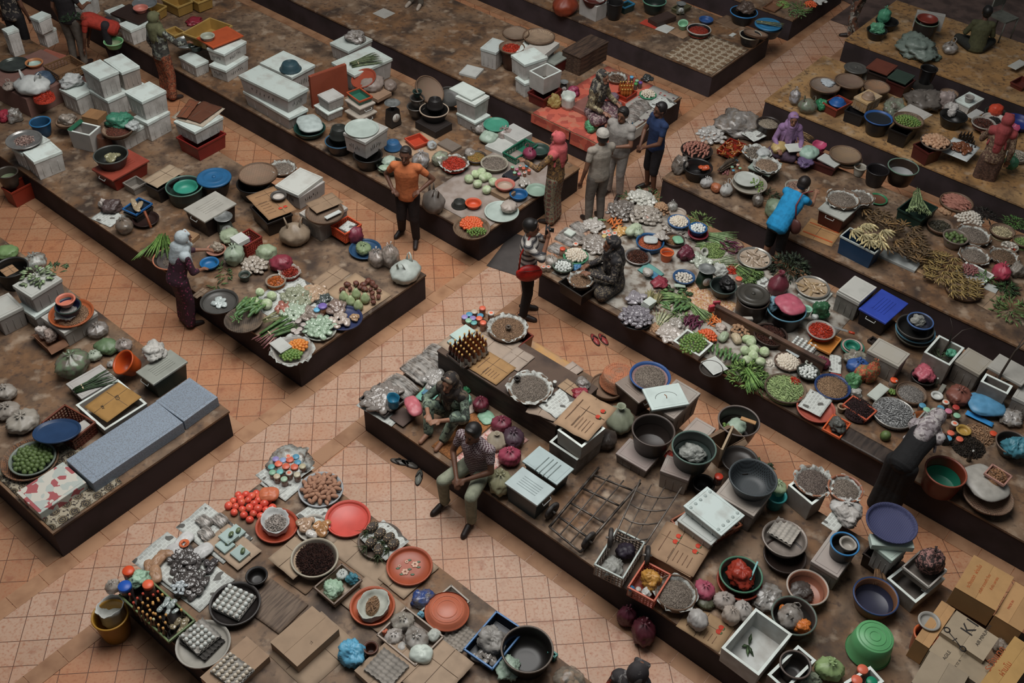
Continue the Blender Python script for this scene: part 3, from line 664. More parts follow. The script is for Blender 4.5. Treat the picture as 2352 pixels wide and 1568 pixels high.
for rows,(a,b)in((ROWS_L,(-24,-8.27)),(ROWS_R,(-7.03,8))):
    for v0,v1 in rows[:5]:
        band(k,a,b,v0-.2,v0-.005);k+=1;band(k,a,b,v1+.005,v1+.2);k+=1
def plat_mat(name,seed,bright):
    m,nt,bs=newmat(name);tc=nn(nt,'ShaderNodeTexCoord');mp=nn(nt,'ShaderNodeMapping');mp.inputs['Location'].default_value=(seed,seed*2,0);nt.links.new(tc.outputs['Object'],mp.inputs[0])
    def nz_(s,d,lo,hi,dist=0.0):
        n=nn(nt,'ShaderNodeTexNoise');n.inputs['Scale'].default_value=s;n.inputs['Detail'].default_value=d;n.inputs['Distortion'].default_value=dist;nt.links.new(mp.outputs[0],n.inputs[0])
        r=nn(nt,'ShaderNodeMapRange');r.inputs[1].default_value=lo;r.inputs[2].default_value=hi;nt.links.new(n.outputs[0],r.inputs[0]);return r.outputs[0]
    c=mixc(nt,nz_(1.1,6,.42,.6),lin('#8f6b42' if bright else '#6a4c32',GAIN),lin('#705b48' if not bright else '#957650',GAIN))
    c=mixc(nt,nz_(2.3,10,.44,.68 if not bright else .9,.3),c,lin('#35281f',GAIN));c=mixc(nt,nz_(14,8,.52,.75),c,lin('#3a2b23',GAIN));c=mixc(nt,nz_(4.5,9,.56,.85),c,lin('#a08f7c',GAIN))
    nt.links.new(c,bs.inputs['Base Color']);bs.inputs['Roughness'].default_value=.7;return m
side_m=mat('#30272a','#211a1b',2.2,.75,lo=.4,hi=.65,det=6)
NP=['first','second','third','fourth','fifth','farthest']
desc_l=['with blue counters, at the left edge nearest the camera','carrying gourds and the white carrier bag at its end','carrying cabbages and the basket of tomatoes and limes at its corner','long and mostly bare, with the red cloth at its end','with the medallion oilcloth at its corner','with green vegetables at its end, at the top']
desc_r=['with egg trays and the red round tray, nearest the camera','with the two hand trolleys and seated checked shirt man','crowded with vegetables and the seated woman in black','beside the woman in the bright blue shirt','bright ochre at its bare corner, with round lids','in the upper right corner with the olive seated person']
for side,rows,(a,b),ds in(('left',ROWS_L,(-24,-8.25),desc_l),('right',ROWS_R,(-7.05,8),desc_r)):
    for i,(v0,v1)in enumerate(rows):
        o=root('stall_platform','dark sided concrete platform '+ds[i],'platform',uv(a if side=='right' else b,(v0+v1)/2))
        o.location=(0,0,0);h=T-.03
        P=[(a,v0),(b,v0),(b,v1),(a,v1)]
        pp=panel('base',P,(0,0),side_m,h,thick=h);pp.parent=o;del pp['kind']
        e=.012;P=[(a-e,v0-e),(b+e,v0-e),(b+e,v1+e),(a-e,v1+e)]
        pt=panel('top_slab',P,(0,0),plat_mat('platform_top',i*3.7+(5 if side=='left' else 0),(side=='right' and i>3)),T,thick=.03);pt.parent=o;del pt['kind']

# ---------------------------------------------------------------- people
def caps(parts,vox=.0095,m=None,name='body',smooth=4):
    """one continuous skin over tapered limbs: parts = (p, q, r1, r2) limbs or (c, (rx,ry,rz), euler) ellipsoids"""
    g=G()
    for p in parts:
        if p[0]=='R':
            n=20;k=len(p[1]);g.add([v for r in p[1]for v in r],[(j*n+i,j*n+(i+1)%n,(j+1)*n+(i+1)%n,(j+1)*n+i)for j in range(k-1)for i in range(n)]+[tuple(range(n))[::-1],tuple(range((k-1)*n,k*n))])
        elif len(p)==4:
            a,b=Vector(p[0]),Vector(p[1]);g.bar(a,b,p[2],p[3],14);g.ball(a,p[2],14,10);g.ball(b,p[3],14,10)
        else:
            M=Matrix.Translation(Vector(p[0]))@(Matrix.Rotation(p[2][2],4,'Z')@Matrix.Rotation(p[2][1],4,'Y')@Matrix.Rotation(p[2][0],4,'X'));g.ball((0,0,0),p[1],18,14,M)
    me=g.mesh(name,m);o=bpy.data.objects.new(name,me);COL.objects.link(o)
    md=o.modifiers.new('r','REMESH');md.mode='VOXEL';md.voxel_size=vox;md.use_smooth_shade=True
    s=o.modifiers.new('s','SMOOTH');s.iterations=smooth;s.factor=.5
    dg=bpy.context.evaluated_depsgraph_get();me2=bpy.data.meshes.new_from_object(o.evaluated_get(dg));bpy.data.objects.remove(o);me2.materials.clear();me2.materials.append(m)
    me2.polygons.foreach_set('use_smooth',[True]*len(me2.polygons));return me2
def V3(*a):return Vector(a)
STAND=dict(pel=(0,0,.93),che=(0,.01,1.30),nek=(0,.0,1.46),hed=(0,.02,1.60),hipL=(-.09,0,.90),hipR=(.09,0,.90),kneL=(-.1,.03,.49),kneR=(.1,.03,.49),ankL=(-.11,-.02,.08),ankR=(.11,-.02,.08),toeL=(-.13,.15,.03),toeR=(.13,.15,.03),
    shL=(-.18,0,1.40),shR=(.18,0,1.40),elL=(-.24,-.03,1.12),elR=(.24,-.03,1.12),wrL=(-.25,.06,.88),wrR=(.25,.06,.88))
SITX=dict(pel=(0,0,.1),che=(0,.06,.46),nek=(0,.09,.62),hed=(0,.13,.76),hipL=(-.1,0,.1),hipR=(.1,0,.1),kneL=(-.33,.28,.12),kneR=(.33,.28,.12),ankL=(.08,.38,.06),ankR=(-.08,.42,.06),toeL=(.2,.42,.03),toeR=(-.2,.46,.03),
    shL=(-.17,.07,.56),shR=(.17,.07,.56),elL=(-.26,.12,.32),elR=(.26,.12,.32),wrL=(-.2,.36,.26),wrR=(.2,.36,.26))
SITE=dict(pel=(0,0,.12),che=(0,.05,.48),nek=(0,.08,.64),hed=(0,.13,.78),hipL=(-.1,.02,.1),hipR=(.1,.02,.1),kneL=(-.2,.42,.1),kneR=(.2,.42,.1),ankL=(-.2,.4,-.36),ankR=(.22,.36,-.36),toeL=(-.22,.58,-.43),toeR=(.26,.53,-.43),
    shL=(-.2,.06,.58),shR=(.2,.06,.58),elL=(-.27,.13,.32),elR=(.27,.13,.32),wrL=(-.07,.34,.24),wrR=(.05,.36,.22))
def person(loc,face,label,pose=STAND,s=1.0,skin='#7d5643',top=None,sleeve=.5,legs=None,leg_long=True,skirt=None,hijab=None,hij_len=.25,hair=None,hair_r=1.06,cap=None,shoes='#2a2220',beltc=None,collar=None,wide=1.0,extra=None,hand_dir=None,loose=.0,**over):
    P={k:Vector(v)for k,v in pose.items()}
    for k,v in over.items():P[k]=Vector(v)
    lean=0
    hd=(P['hed']-P['nek']).normalized();fw=P.get('look',Vector((0,1,0)));
    hyaw=math.atan2(-fw.x,fw.y);pitch=math.atan2(fw.z,math.hypot(fw.x,fw.y));HM=Matrix.Translation(P['hed'])@Matrix.Rotation(hyaw,4,'Z')@Matrix.Rotation(pitch,4,'X')
    def H(x,y,z):return HM@Vector((x*1.1,y*1.1,z*1.1))
    A=[]
    tc=P['che'].lerp(P['pel'],.45);w=wide
    side=(P['shR']-P['shL']).normalized()
    def torso(e):
        u_=(P['che']-P['pel']).normalized()
        ax=P['pel']-P['che'];fwv=side.cross(u_).normalized()*-1;rg=[]
        for t,rx,ry in((-.47,.05,.045),(-.36,.1,.07),(-.2,.155,.098),(0,.168,.115),(.25,.158,.11),(.5,.148,.105),(.75,.152,.11),(1,.163,.118),(1.18,.15,.11),(1.3,.08,.06)):
            c=P['che']+ax*t;rg.append([c+side*(rx*w+e)*math.cos(a_)+fwv*(ry*w+e)*math.sin(a_)for a_ in[2*PI*i/20 for i in range(20)]])
        return[('R',rg),(P['shL'],P['shR'],.055+e*.6,.055+e*.6)]
    A+=torso(0)+[(P['nek']-(P['hed']-P['nek'])*.35,P['hed'],.05,.052),(H(0,0,.025),(.08,.099,.11),(pitch,0,hyaw)),(H(0,.035,-.06),(.052,.055,.055),(pitch,0,hyaw)),(H(0,.085,.01),H(0,.1,-.022),.011,.016),(H(-.074,-.005,0),(.014,.02,.03),(0,0,hyaw)),(H(.074,-.005,0),(.014,.02,.03),(0,0,hyaw)),(H(-.012,.083,-.056),H(.012,.083,-.056),.009,.009),(H(-.03,.078,.032),H(.03,.078,.032),.012,.012)]
    for S in 'LR':
        sh,el,wr=P['sh'+S],P['el'+S],P['wr'+S];hp,kn,an,to=P['hip'+S],P['kne'+S],P['ank'+S],P['toe'+S]
        A+=[(sh,el,.05,.038),(el,wr,.038,.026),(el,el.lerp(wr,.35),.038,.036),(hp,kn,.085,.055),(kn,kn.lerp(an,.35),.055,.054),(kn.lerp(an,.35),an,.052,.035),(an,to,.036,.03),(an,an+Vector((0,0,0))-(to-an)*.25+Vector((0,0,-.02)),.034,.028)]
        hv=P.get('hv'+S);hdv=(Vector(hv)if hv else(wr-el)).normalized();nrm=Vector((0,0,1))if abs(hdv.z)<.7 else Vector((0,1,0));lat=hdv.cross(nrm).normalized();pn=lat.cross(hdv).normalized()
        pc=wr+hdv*.045;A+=[(wr,pc,.026,.03),(pc-lat*.018,pc+lat*.018+hdv*.02,.021,.021),(pc-lat*.018+hdv*.02,pc+lat*.018+hdv*.02,.02,.019)]
        for k,(o_,ln)in enumerate(((-.031,.066),(-.011,.076),(.01,.072),(.03,.056))):
            b0=pc+hdv*.035+lat*o_;b1=b0+hdv*ln*.5+lat*o_*.12-pn*.006;b2=b1+hdv*ln*.36-pn*ln*.4;A+=[(b0,b1,.0098,.0092),(b1,b2,.0092,.008)]
        tl=-1 if S=='L' else 1
        t0=wr+hdv*.022+lat*.02*tl;t1=t0+lat*.03*tl+hdv*.022-pn*.006;A+=[(t0,t1,.012,.0108),(t1,t1+hdv*.03-pn*.01,.0108,.009)]
    skm=mat(skin,None,10,.55,lo=.4,hi=.9)
    R_=Matrix.Rotation(face,4,'Z')
    o=ob('person',caps(A,m=skm),None,loc,(0,0,face),(s,s,s));tag(o,label,'person')
    e=G()
    for sx in(-1,1):e.ball(H(sx*.028,.082,.012),(.013,.007,.007),8,6)
    e.put('eyes',mat('#1b1512',None,9,.3),o)
    G().tube([H(-.022,.088,-.056),H(0,.094,-.054),H(.022,.088,-.056)],[.003,.005,.003],6,.6).put('lips',mat('#6b3a32'),o)
    b=G()
    for sx in(-1,1):b.tube([H(sx*.045,.075,.032),H(sx*.03,.086,.038),H(sx*.014,.089,.034)],[.002,.004,.003],5)
    b.put('eyebrows',mat('#1d1613'),o)
    if hair:
        hh=[(H(0,-.018,.045),(.092*hair_r,.102*hair_r,.1*hair_r),(pitch-.25,0,hyaw)),(H(0,-.05,-.005),(.08,.06,.07),(pitch,0,hyaw)),(H(0,.045,.095),(.06,.04,.025),(pitch+.4,0,hyaw))]+(extra or[])
        ob('hair',caps(hh,.008,mat(hair,None,40,.5),'hair',2),o)
    if cap:
        q=[(H(0,-.01,.07),(.1,.11,.077),(pitch,0,hyaw)),(H(0,-.01,.05),(.105,.116,.038),(pitch,0,hyaw))]
        ob('cap',caps(q,.008,cloth(cap),'cap',2),o)
    if hijab:
        hm=hijab if not isinstance(hijab,str)else cloth(hijab)
        rr=random.Random(len(label));sh=[(P['shL'].lerp(P['shR'],t))for t in(.06,.94)]
        q=[(H(0,-.03,.035),(.104,.108,.115),(pitch,0,hyaw)),(H(-.06,.02,-.02),H(-.045,.045,-.1),.028,.03),(H(.06,.02,-.02),H(.045,.045,-.1),.028,.03),(H(0,.055,-.115),(.06,.045,.035),(0,0,hyaw)),(H(-.05,.05,.085),H(.05,.05,.085),.028,.028),
             (H(0,-.04,-.05),P['nek'],.09,.11),(P['nek'],(.15,.12,.09),(0,0,math.atan2(side.y,side.x))),(sh[0],sh[1],.085,.085),(P['nek']+V3(0,.04,-.02),P['che']+V3(0,.07,-hij_len*.4),.1,.075),(P['nek']+V3(0,-.04,-.02),P['che']+V3(0,-.06,-hij_len*.5),.11,.09)]
        u_=(P['che']-P['pel']).normalized();bk=-u_.cross(side);q.append((P['nek']+bk*.04,P['nek'].lerp(P['che'],1.15)+bk*.06,.125,.11))
        for k in range(7):a=k/7*6.28;q.append((P['nek']+V3(.1*math.cos(a),.08*math.sin(a),.02),P['che']+V3(.19*math.cos(a),.14*math.sin(a),-hij_len*.35),.025,.018))
        ob('headscarf',caps(q,.0095,hm,'headscarf',2),o)
    if top:
        tm=top if not isinstance(top,str)else cloth(top)
        q=torso(.022+loose)
        for S in 'LR':
            sh_,el,wr=P['sh'+S],P['el'+S],P['wr'+S];q.append((sh_,sh_.lerp(el,min(1,sleeve)),.059,.053+loose*.6))
            if sleeve>1:q+=[(sh_,el,.059,.05+loose),(el,el.lerp(wr,sleeve-1),.052+loose,.042+loose*.7)]
        ob('shirt',caps(q,.0095,tm,'shirt',3),o)
    if collar:G().tube([P['nek']+V3(.07*math.cos(a),.065*math.sin(a)+.01,-.02+.015*math.sin(a+PI))for a in[2*PI*k/14 for k in range(15)]],.014,6,.6).put('collar',cloth(collar),o)
    if legs:
        lm=legs if not isinstance(legs,str)else cloth(legs)
        q=[(P['pel']-V3(0,0,.02),(.165*w,.125*w,.115),(0,0,0))]
        for S in 'LR':
            hp,kn,an=P['hip'+S],P['kne'+S],P['ank'+S];q+=[(hp,kn,.105,.078)]
            q+=[(kn,an.lerp(kn,.05),.076,.062)]if leg_long else[(kn,kn.lerp(an,.1),.078,.075)]
        ob('trousers',caps(q,.0105,lm,'trousers',3),o)
    if skirt:
        sm=skirt if not isinstance(skirt,str)else cloth(skirt);q=[(P['pel'],(.18*w,.14,.13),(0,0,0))]
        aL,aR,kL,kR=P['ankL'],P['ankR'],P['kneL'],P['kneR']
        for t in(0,.33,.66,1):
            k_=kL.lerp(kR,t);a_=aL.lerp(aR,t);q+=[(P['hipL'].lerp(P['hipR'],t),k_,.11,.095),(k_,a_+V3(0,0,.03),.095,.085)]
        ob('skirt',caps(q,.011,sm,'skirt',3),o)
    if shoes:
        for S in 'LR':
            an,to=P['ank'+S],P['toe'+S];d=(to-an).normalized()
            ob('shoe',caps([(an-d*.05+V3(0,0,-.025),to+d*.02+V3(0,0,.0),.032,.03),(an.lerp(to,.4),to,.042,.038)],.009,mat(shoes,None,9,.5),'shoe',2),o)
    return o

# ---------------------------------------------------------------- the people in the market
view('0');q4=PI/4
SITK=dict(SITX,kneL=(-.2,.3,.42),kneR=(.2,.3,.42),ankL=(-.1,.42,.06),ankR=(.12,.42,.06),toeL=(-.1,.58,.03),toeR=(.13,.58,.03),wrL=(-.12,.5,.5),wrR=(.1,.45,.45),elL=(-.3,.22,.4),elR=(.3,.22,.4))
person(at(940,556,0),2.9,'man in an orange polo shirt standing between two platforms, hand on hip',s=1.02,skin='#5a3c2e',top='#b8693f',legs='#231c1c',hair='#2a2422',hair_r=.97,elL=(-.38,-.08,1.18),wrL=(-.22,.1,1.08),elR=(.34,-.1,1.16),wrR=(.2,.1,1.05),ankR=(.16,-.2,.08),toeR=(.22,-.06,.03),hvR=(-.7,.5,-.3),hvL=(.7,.5,-.3))
person(at(1268,508,0),.95,'woman in a coral pink headscarf and batik skirt reaching to the left',s=.97,skin='#7d5643',top=pattern('blotch','#5a4430','#8a6a40','#2f2620',sc=20),sleeve=1.9,skirt=pattern('rings','#7d7560','#3a3c3c','#94503a',sc=11),hijab='#b8585a',elL=(-.3,.18,1.15),wrL=(-.28,.42,1.2))
person(at(1363,508,0),.35,'man in a grey shirt and white cap seen from behind',s=1.0,skin='#5f4030',top='#8a8278',legs='#6d6862',cap='#a39e96',hair='#1f1b1a',hair_r=.9,elR=(.27,.14,1.16),wrR=(.14,.2,1.4),hvR=(-.3,.1,.9),elL=(-.27,-.05,1.12),wrL=(-.3,0,.88))
person(at(1408,448,0),2.5,'man in a long light grey shirt facing the camera beside the capped man',s=.97,skin='#6d4a38',top='#8a8580',legs='#8a8580',hair='#1d1a19',elL=(-.25,.1,1.15),wrL=(-.05,.22,1.12),loose=.02)
person(at(1490,438,0),1.9,'man in a navy polo with white trim, hands clasped in front',s=.98,skin='#5a3c2e',top='#1c2c4c',legs='#201e22',leg_long=False,hair='#1a1616',hair_r=1.04,collar='#9a9a9c',elL=(-.24,.1,1.12),elR=(.24,.1,1.12),wrL=(-.06,.27,.98),wrR=(.05,.27,.98))
person(at(1362,262,T+.09),-2.35,'woman in a patterned headscarf and brown blouse sitting on the cushion',SITX,skin='#8a6350',top=pattern('blotch','#5d503c','#8f8468','#3a3028',sc=16),sleeve=1.8,skirt=pattern('blotch','#5a3c44','#8f7d7a','#3a2c30',sc=18),hijab=pattern('blotch','#2f2c2a','#7d7668','#1f1d1c',sc=12),shoes=None)
person(at(1205,722,0),-1.75,'photographer in a black and white striped shirt raising a camera',s=1.0,skin='#7d5643',top=pattern('stripes','#a5a099','#2c2c30',sc=3.4),sleeve=1.3,legs='#161416',hair='#171413',hair_r=1.08,elL=(-.22,.2,1.24),elR=(.22,.2,1.24),wrL=(-.08,.26,1.5),wrR=(.08,.26,1.5),hvL=(.3,.1,.9),hvR=(-.3,.1,.9))
o=root('camera_body','small black camera held up by the photographer in stripes','camera',at(1205,722,0)+Vector((.24,-.04,1.55)),-1.75);G().box(0,0,0,.13,.06,.085).put('body',mat('#1c1b1b'),o,smooth=False,bevel=.01);G().lathe([(.03,0),(.03,.06),(1e-4,.06)],16,M=Matrix.Translation((0,.03,.04))@Matrix.Rotation(-PI/2,4,'X')).put('lens',mat('#111111',None,9,.2),o)
pb=at(1205,722,0);o=root('shoulder_bag','bright red shoulder bag at the photographers hip','bag',(pb.x+.0,pb.y-.2,.84),.1);o2=G();o2.ball((0,0,.12),(.19,.075,.14),24,14,f=lambda v:Vector((v.x*(1+.05*nz(v,3)),v.y,v.z)));o2.put('pouch',mat('#a82018','#7a1512',9,.5),o);G().tube([(-.15,0,.2),(-.12,.06,.42),(-.02,.1,.62),(.06,.2,.7)],.014,6,.5).put('strap',mat('#8a2018'),o);G().tube([(-.16,-.05,.2),(0,-.08,.22),(.16,-.05,.2)],.006,5).put('zip',mat('#3a1512'),o)
person(at(1412,655,T),1.65,'woman all in black with a black headscarf sitting among the vegetables',SITX,skin='#6d4a38',top=pattern('blotch','#171416','#221e20','#6d6458',sc=22),sleeve=1.9,skirt=pattern('blotch','#1c191a','#2a2422','#5a5040',sc=16),hijab=pattern('blotch','#141214','#1f1c1e','#4a4440',sc=9),hij_len=.35,shoes=None,wrL=(-.1,.42,.34))
person(at(1800,345,T),3.0,'woman in a lilac headscarf sitting at the far side of her stall',SITX,s=.88,skin='#7d5643',top='#7a5f80',sleeve=1.9,skirt='#4a3a48',hijab='#85688c',hij_len=.5,shoes=None)
person(uv(-4.78,12.6),-.85,'woman in a bright blue shirt and black shorts bending over the stall',s=.98,skin='#85604c',top='#1b7fb0',legs='#151314',leg_long=False,hair='#1d1614',pel=(0,-.05,.9),che=(0,.24,1.17),nek=(0,.36,1.29),hed=(0,.47,1.38),shL=(-.17,.32,1.26),shR=(.17,.32,1.26),elL=(-.2,.5,1.08),elR=(.2,.52,1.1),wrL=(-.15,.72,1.12),wrR=(.12,.74,1.14),look=(0,.8,-.5))
pb=uv(-4.78,12.6);o=root('sling_bag','small dark red sling bag across the blue shirt womans back','bag',(pb.x+.2,pb.y-.12,.8),-.9);G().ball((0,0,.1),(.1,.05,.13),16,10).put('pouch',mat('#4a2a26'),o);G().tube([(-.02,0,.2),(-.1,.05,.42),(-.12,.2,.56),(-.02,.3,.6)],.012,6,.5).put('strap',mat('#5f2024'),o)
person(at(2238,462,0),-.5,'woman in a dusty red headscarf and long brown dress seen from behind',s=.98,skin='#6d4a38',top=pattern('blotch','#5f463a','#85705a','#3f2c24',sc=24),sleeve=1.9,skirt=pattern('blotch','#4a342a','#5d4438','#33241e',sc=24),hijab='#8a3c3c',hij_len=.4,elL=(-.26,.12,1.14),wrL=(-.24,.36,1.1))
person(at(1046,962,T),2.5,'woman in a camouflage tunic and dark scarf sitting barefoot with a pink cloth',SITK,skin='#85604c',top=pattern('blotch','#3f4a40','#6d7a6a','#2a302a',sc=9),sleeve=1.6,legs=pattern('blotch','#46524a','#758270','#2c332e',sc=8),hijab=pattern('blotch','#1f1a18','#2a221f','#4f4438',sc=8),shoes=None)
person(at(1098,1083,T),2.45,'man in a burgundy checked shirt and pale jeans sitting on the platform edge',SITE,s=1.03,skin='#5f4030',top=pattern('checks','#94898a','#40262e',sc=52),legs='#7f8270',hair='#171413',hair_r=1.05,shoes='#241b18')
person(at(434,742,0),-.95,'woman in a white headscarf and dark floral dress leaning to the stall',s=.93,skin='#7d5643',top=pattern('floral','#331a26','#8a3a5a','#5f2440',sc=20),sleeve=1.4,skirt=pattern('floral','#331a26','#8a3a5a','#5f2440',sc=20),hijab='#9aa3a6',pel=(0,-.03,.92),che=(0,.1,1.26),nek=(0,.15,1.41),hed=(0,.22,1.54),shL=(-.17,.12,1.35),shR=(.17,.12,1.35),elL=(-.24,.3,1.14),wrL=(-.15,.55,1.08),elR=(.24,.15,1.1),wrR=(.14,.34,1.0))
person(at(2022,1176,0),-.85,'woman in black with a pale grey patterned scarf bending into the tub',s=1.02,wide=.88,skin='#6d4a38',top='#121112',sleeve=1.8,skirt='#131213',hijab=pattern('blotch','#8a8284','#a09a98','#5f5658',sc=10),hij_len=.3,pel=(0,.0,.95),che=(0,.38,1.08),nek=(0,.52,1.14),hed=(0,.65,1.17),shL=(-.17,.48,1.1),shR=(.17,.48,1.1),elL=(-.2,.64,.95),elR=(.2,.64,.95),wrL=(-.12,.82,.86),wrR=(.12,.82,.86),look=(0,.6,-.7))
h=at(1465,1548,1.6);person((h.x,h.y,0),-.6,'person in a dark headscarf and orange black sleeves at the bottom edge',skin='#6d4a38',top=pattern('blotch','#1f1a1a','#8a2f1c','#171415',sc=14),sleeve=1.8,skirt='#1d191a',hijab=pattern('blotch','#221e20','#2c2829','#6d6a68',sc=4))
person(at(186,148,0),-.35,'man in a dark shirt and grey trousers holding a bunch of greens',s=1.03,skin='#5f4030',top='#1f1b1d',legs='#5d5750',hair='#171413',elR=(.26,.1,1.12),wrR=(.2,.34,1.08));pb=at(186,148,0);leafy(168,40,44,'bunch of long greens held by the man in grey trousers',('#2f4a2c','#1c2e1c'),1.05,46,.6,w=.01)
person(at(268,150,0),1.5,'bending person in a red shirt beside the green basin',s=.95,skin='#5a3c2e',top='#8f2c20',legs='#241f22',hair='#1f1b1a',pel=(0,-.1,.82),che=(0,.28,.98),nek=(0,.42,1.0),hed=(0,.54,.98),shL=(-.17,.36,.98),shR=(.17,.36,.98),elL=(-.2,.42,.7),elR=(.2,.42,.7),wrL=(-.15,.5,.45),wrR=(.15,.5,.45),look=(0,.6,-.7))
person(at(392,226,0),-.75,'woman in an olive headscarf and rust batik skirt seen from behind',s=.98,skin='#6d4a38',top=pattern('blotch','#3a3834','#7d8278','#2a2a28',sc=9),sleeve=1.7,skirt=pattern('blotch','#7a3a24','#4a2c20','#8a5a40',sc=18),hijab='#5a5a40',hij_len=.15,elR=(.28,.2,1.14),wrR=(.22,.46,1.05))
person(at(62,140,0),-.2,'dark clothed person at the upper left edge',s=1.03,skin='#5a3c2e',top=pattern('blotch','#1c191b','#2a2628','#6d6458',sc=8),legs='#141214',hair='#151212')
person(at(2238,118,T),-.3,'person in an olive top sitting with the back to the camera, upper right',SITX,skin='#4f362a',top='#45452e',sleeve=1.3,legs='#232420',hair='#141211',shoes=None)
person(at(1948,92,0),1.3,'person in brown and white patterned trousers cut off by the top edge',skin='#5a3c2e',top='#3a342f',legs=pattern('blotch','#8a857c','#5a3a2a','#3a3430',sc=8),hair='#151212',ankL=(-.1,-.22,.08),toeL=(-.12,-.06,.03))
person(at(955,14,T),2.6,'person whose feet show at the top edge on the bare platform',skin='#8a6a55',top='#4a443f',legs='#5a544c',hair='#151212',shoes='#8a7f74')

# ---------------------------------------------------------------- small builders used once or twice
def uvsheet(u0,u1,v0,v1,label,m,z=T+.006,name='oilcloth',cat='oilcloth',t=.004,drop=None):
    o=root(name,label,cat,uv((u0+u1)/2,(v0+v1)/2,z),-PI/4)
    sheet_geo(u1-u0,v1-v0,t,.004,3,16,12,.01).put('cloth',m,o)
    return o
def fishpack(L,Fr,Rr,H,label,zb=T,c=('#8d857d','#4b443f'),n=9,tilt=None):
    """flat clear packet filled with long dried fish"""
    c0,w,d,a=frame3(L,Fr,Rr,zb+H);o=root('dried_fish_packet',label,'dried fish packet',(c0.x,c0.y,zb),a,rot=(tilt[0],tilt[1],a)if tilt else None);g=G();rr=random.Random(int(w*1e4))
    for k in range(2):
        for i in range(n):
            x=w*.9*((i+.5)/n-.5)+rr.uniform(-.01,.01);zz=H*(.3+.35*k)+H*.2*(1-abs(2*i/n-1));g.tube([(x,-d*.46,zz*.6),(x+rr.uniform(-.02,.02),-d*.15,zz),(x+rr.uniform(-.02,.02),d*.15,zz),(x,d*.46,zz*.6)],[w/n*.5,w/n*.75,w/n*.7,w/n*.45],6,.5)
    g.put('fish',mat(c[0],c[1],20,.45,island=True,stretch=(6,.6,1),lo=.42,hi=.6),o)
    def f(v):e=(abs(v.x)**4+abs(v.y)**4)**.25;h_=math.hypot(v.x,v.y);q=h_/e if e>1e-3 else 1;return Vector((v.x*q,v.y*q,v.z*(1+.12*nz(v,5,1))))
    G().ball((0,0,H*.5),(w*.52,d*.52,H*.62),28,14,f=f).put('plastic_wrap',clearm('#c4c0ba',.28),o)
    return Spot(c0,zb+H,min(w,d)/2,label,a,w,d)
def slab(L,Fr,Rr,H,label,zb=T,c='#aab1ac',name='foam_board',cat='foam lid',m=None,tilt=None):
    n0=len(bpy.data.objects);s=box('slab',L,Fr,Rr,H,label,zb,c,name=name,cat=cat,tilt=tilt)
    if m:
        r_=next(o for o in bpy.data.objects if o.get('label')==label)
        for ch in r_.children:ch.data.materials[0]=m
    return s
def slipper(p,rz,label,c='#8a3a34',group=None):
    o=root('slipper',label,'slipper',p,rz,group);g=G().lathe([(1e-4,0),(1,0),(1.02,.4),(1,1),(1e-4,1)],20,M=Matrix.Diagonal((.045,.13,.018,1)));g.put('sole',plast('#2c2524'),o)
    G().lathe([(1e-4,0),(1,0),(1,1),(1e-4,1)],20,M=Matrix.Translation((0,0,.018))@Matrix.Diagonal((.04,.12,.004,1))).put('insole',plast(c),o)
    G().tube([(-.042,-.01,.015),(-.03,.02,.045),(0,.07,.03),(.03,.02,.045),(.042,-.01,.015)],[.008,.01,.008,.01,.008],6,.5).put('strap',plast('#231f1f'),o)
def trolley(P,label,rungs,c='#2d2826',wheels=None,r=.02,rc=None,bow=0.0,z0=0):
    """hand trolley lying on its back; P = four world corners (near left, near right, far right, far left)"""
    o=root('hand_trolley',label,'trolley',P[0]);b=P[0];m=mat(c,'#57504a',9,.45,metal=.5)
    def L(p):return p-b
    A,B,Cc,D=[L(p)for p in P]
    G().tube([A,A.lerp(D,.5),D,D+(D-A).normalized()*.05],r,8).put('side_rail',m,o);G().tube([B,B.lerp(Cc,.5),Cc,Cc+(Cc-B).normalized()*.05],r,8).put('side_rail',m,o)
    for t in rungs:
        p,q=A.lerp(D,t),B.lerp(Cc,t);md=(p+q)/2-(D-A).normalized()*bow+Vector((0,0,bow*.3));G().tube([p,p.lerp(md,.5)*1.0+(md-(p+q)/2)*.25,md,q.lerp(md,.5)+(md-(p+q)/2)*.25,q],r*.8,7,1).put('cross_bar',m,o)
    for t in((.33,.66)if bow==0 else(.3,.62)):G().bar(A.lerp(B,t),D.lerp(Cc,t),r*.55,None,6).put('slat',mat('#5c5550',metal=.4),o)
    for w_ in(wheels or[]):
        p=L(w_);M=Matrix.Translation(p)@(B-A).to_track_quat('Z','Y').to_matrix().to_4x4()
        G().lathe([(.03,-.02),(.1,-.025),(.115,-.012),(.115,.012),(.1,.025),(.03,.02),(.03,-.02)],26,M=M).put('wheel',mat('#1b1918','#3b3735',14,.6),o)
        G().bar(p-(B-A).normalized()*.05,p+(B-A).normalized()*.05,.014).put('axle_cap',mat('#8a8580',metal=.7),o)
    return o
def tomato_marks(n=2):
    def f(o,w,d,z):
        g=G();lf=G()
        for i in range(n):
            for k in(0,1):x,y=w*(.1+.17*k),d*(-.28+.42*i);g.lathe([(1e-4,0),(.032,0),(.03,.0015),(1e-4,.0015)],18,M=Matrix.Translation((x,y,z)));lf.ball((x,y-.028,z),(.022,.013,.002),6,4)
        g.put('printed_tomatoes',mat('#b03a26','#9c2f20',20,.8),o);lf.put('printed_leaves',mat('#3f5a34'),o)
        q=G()
        for r_ in range(5):q.box(-w*.22,d*(-.3+.1*r_),z,w*.3,.006,.001)
        q.box(0,d*.33,z,w*.6,.008,.001);q.put('printed_lines',mat('#6e5140'),o)
    return f
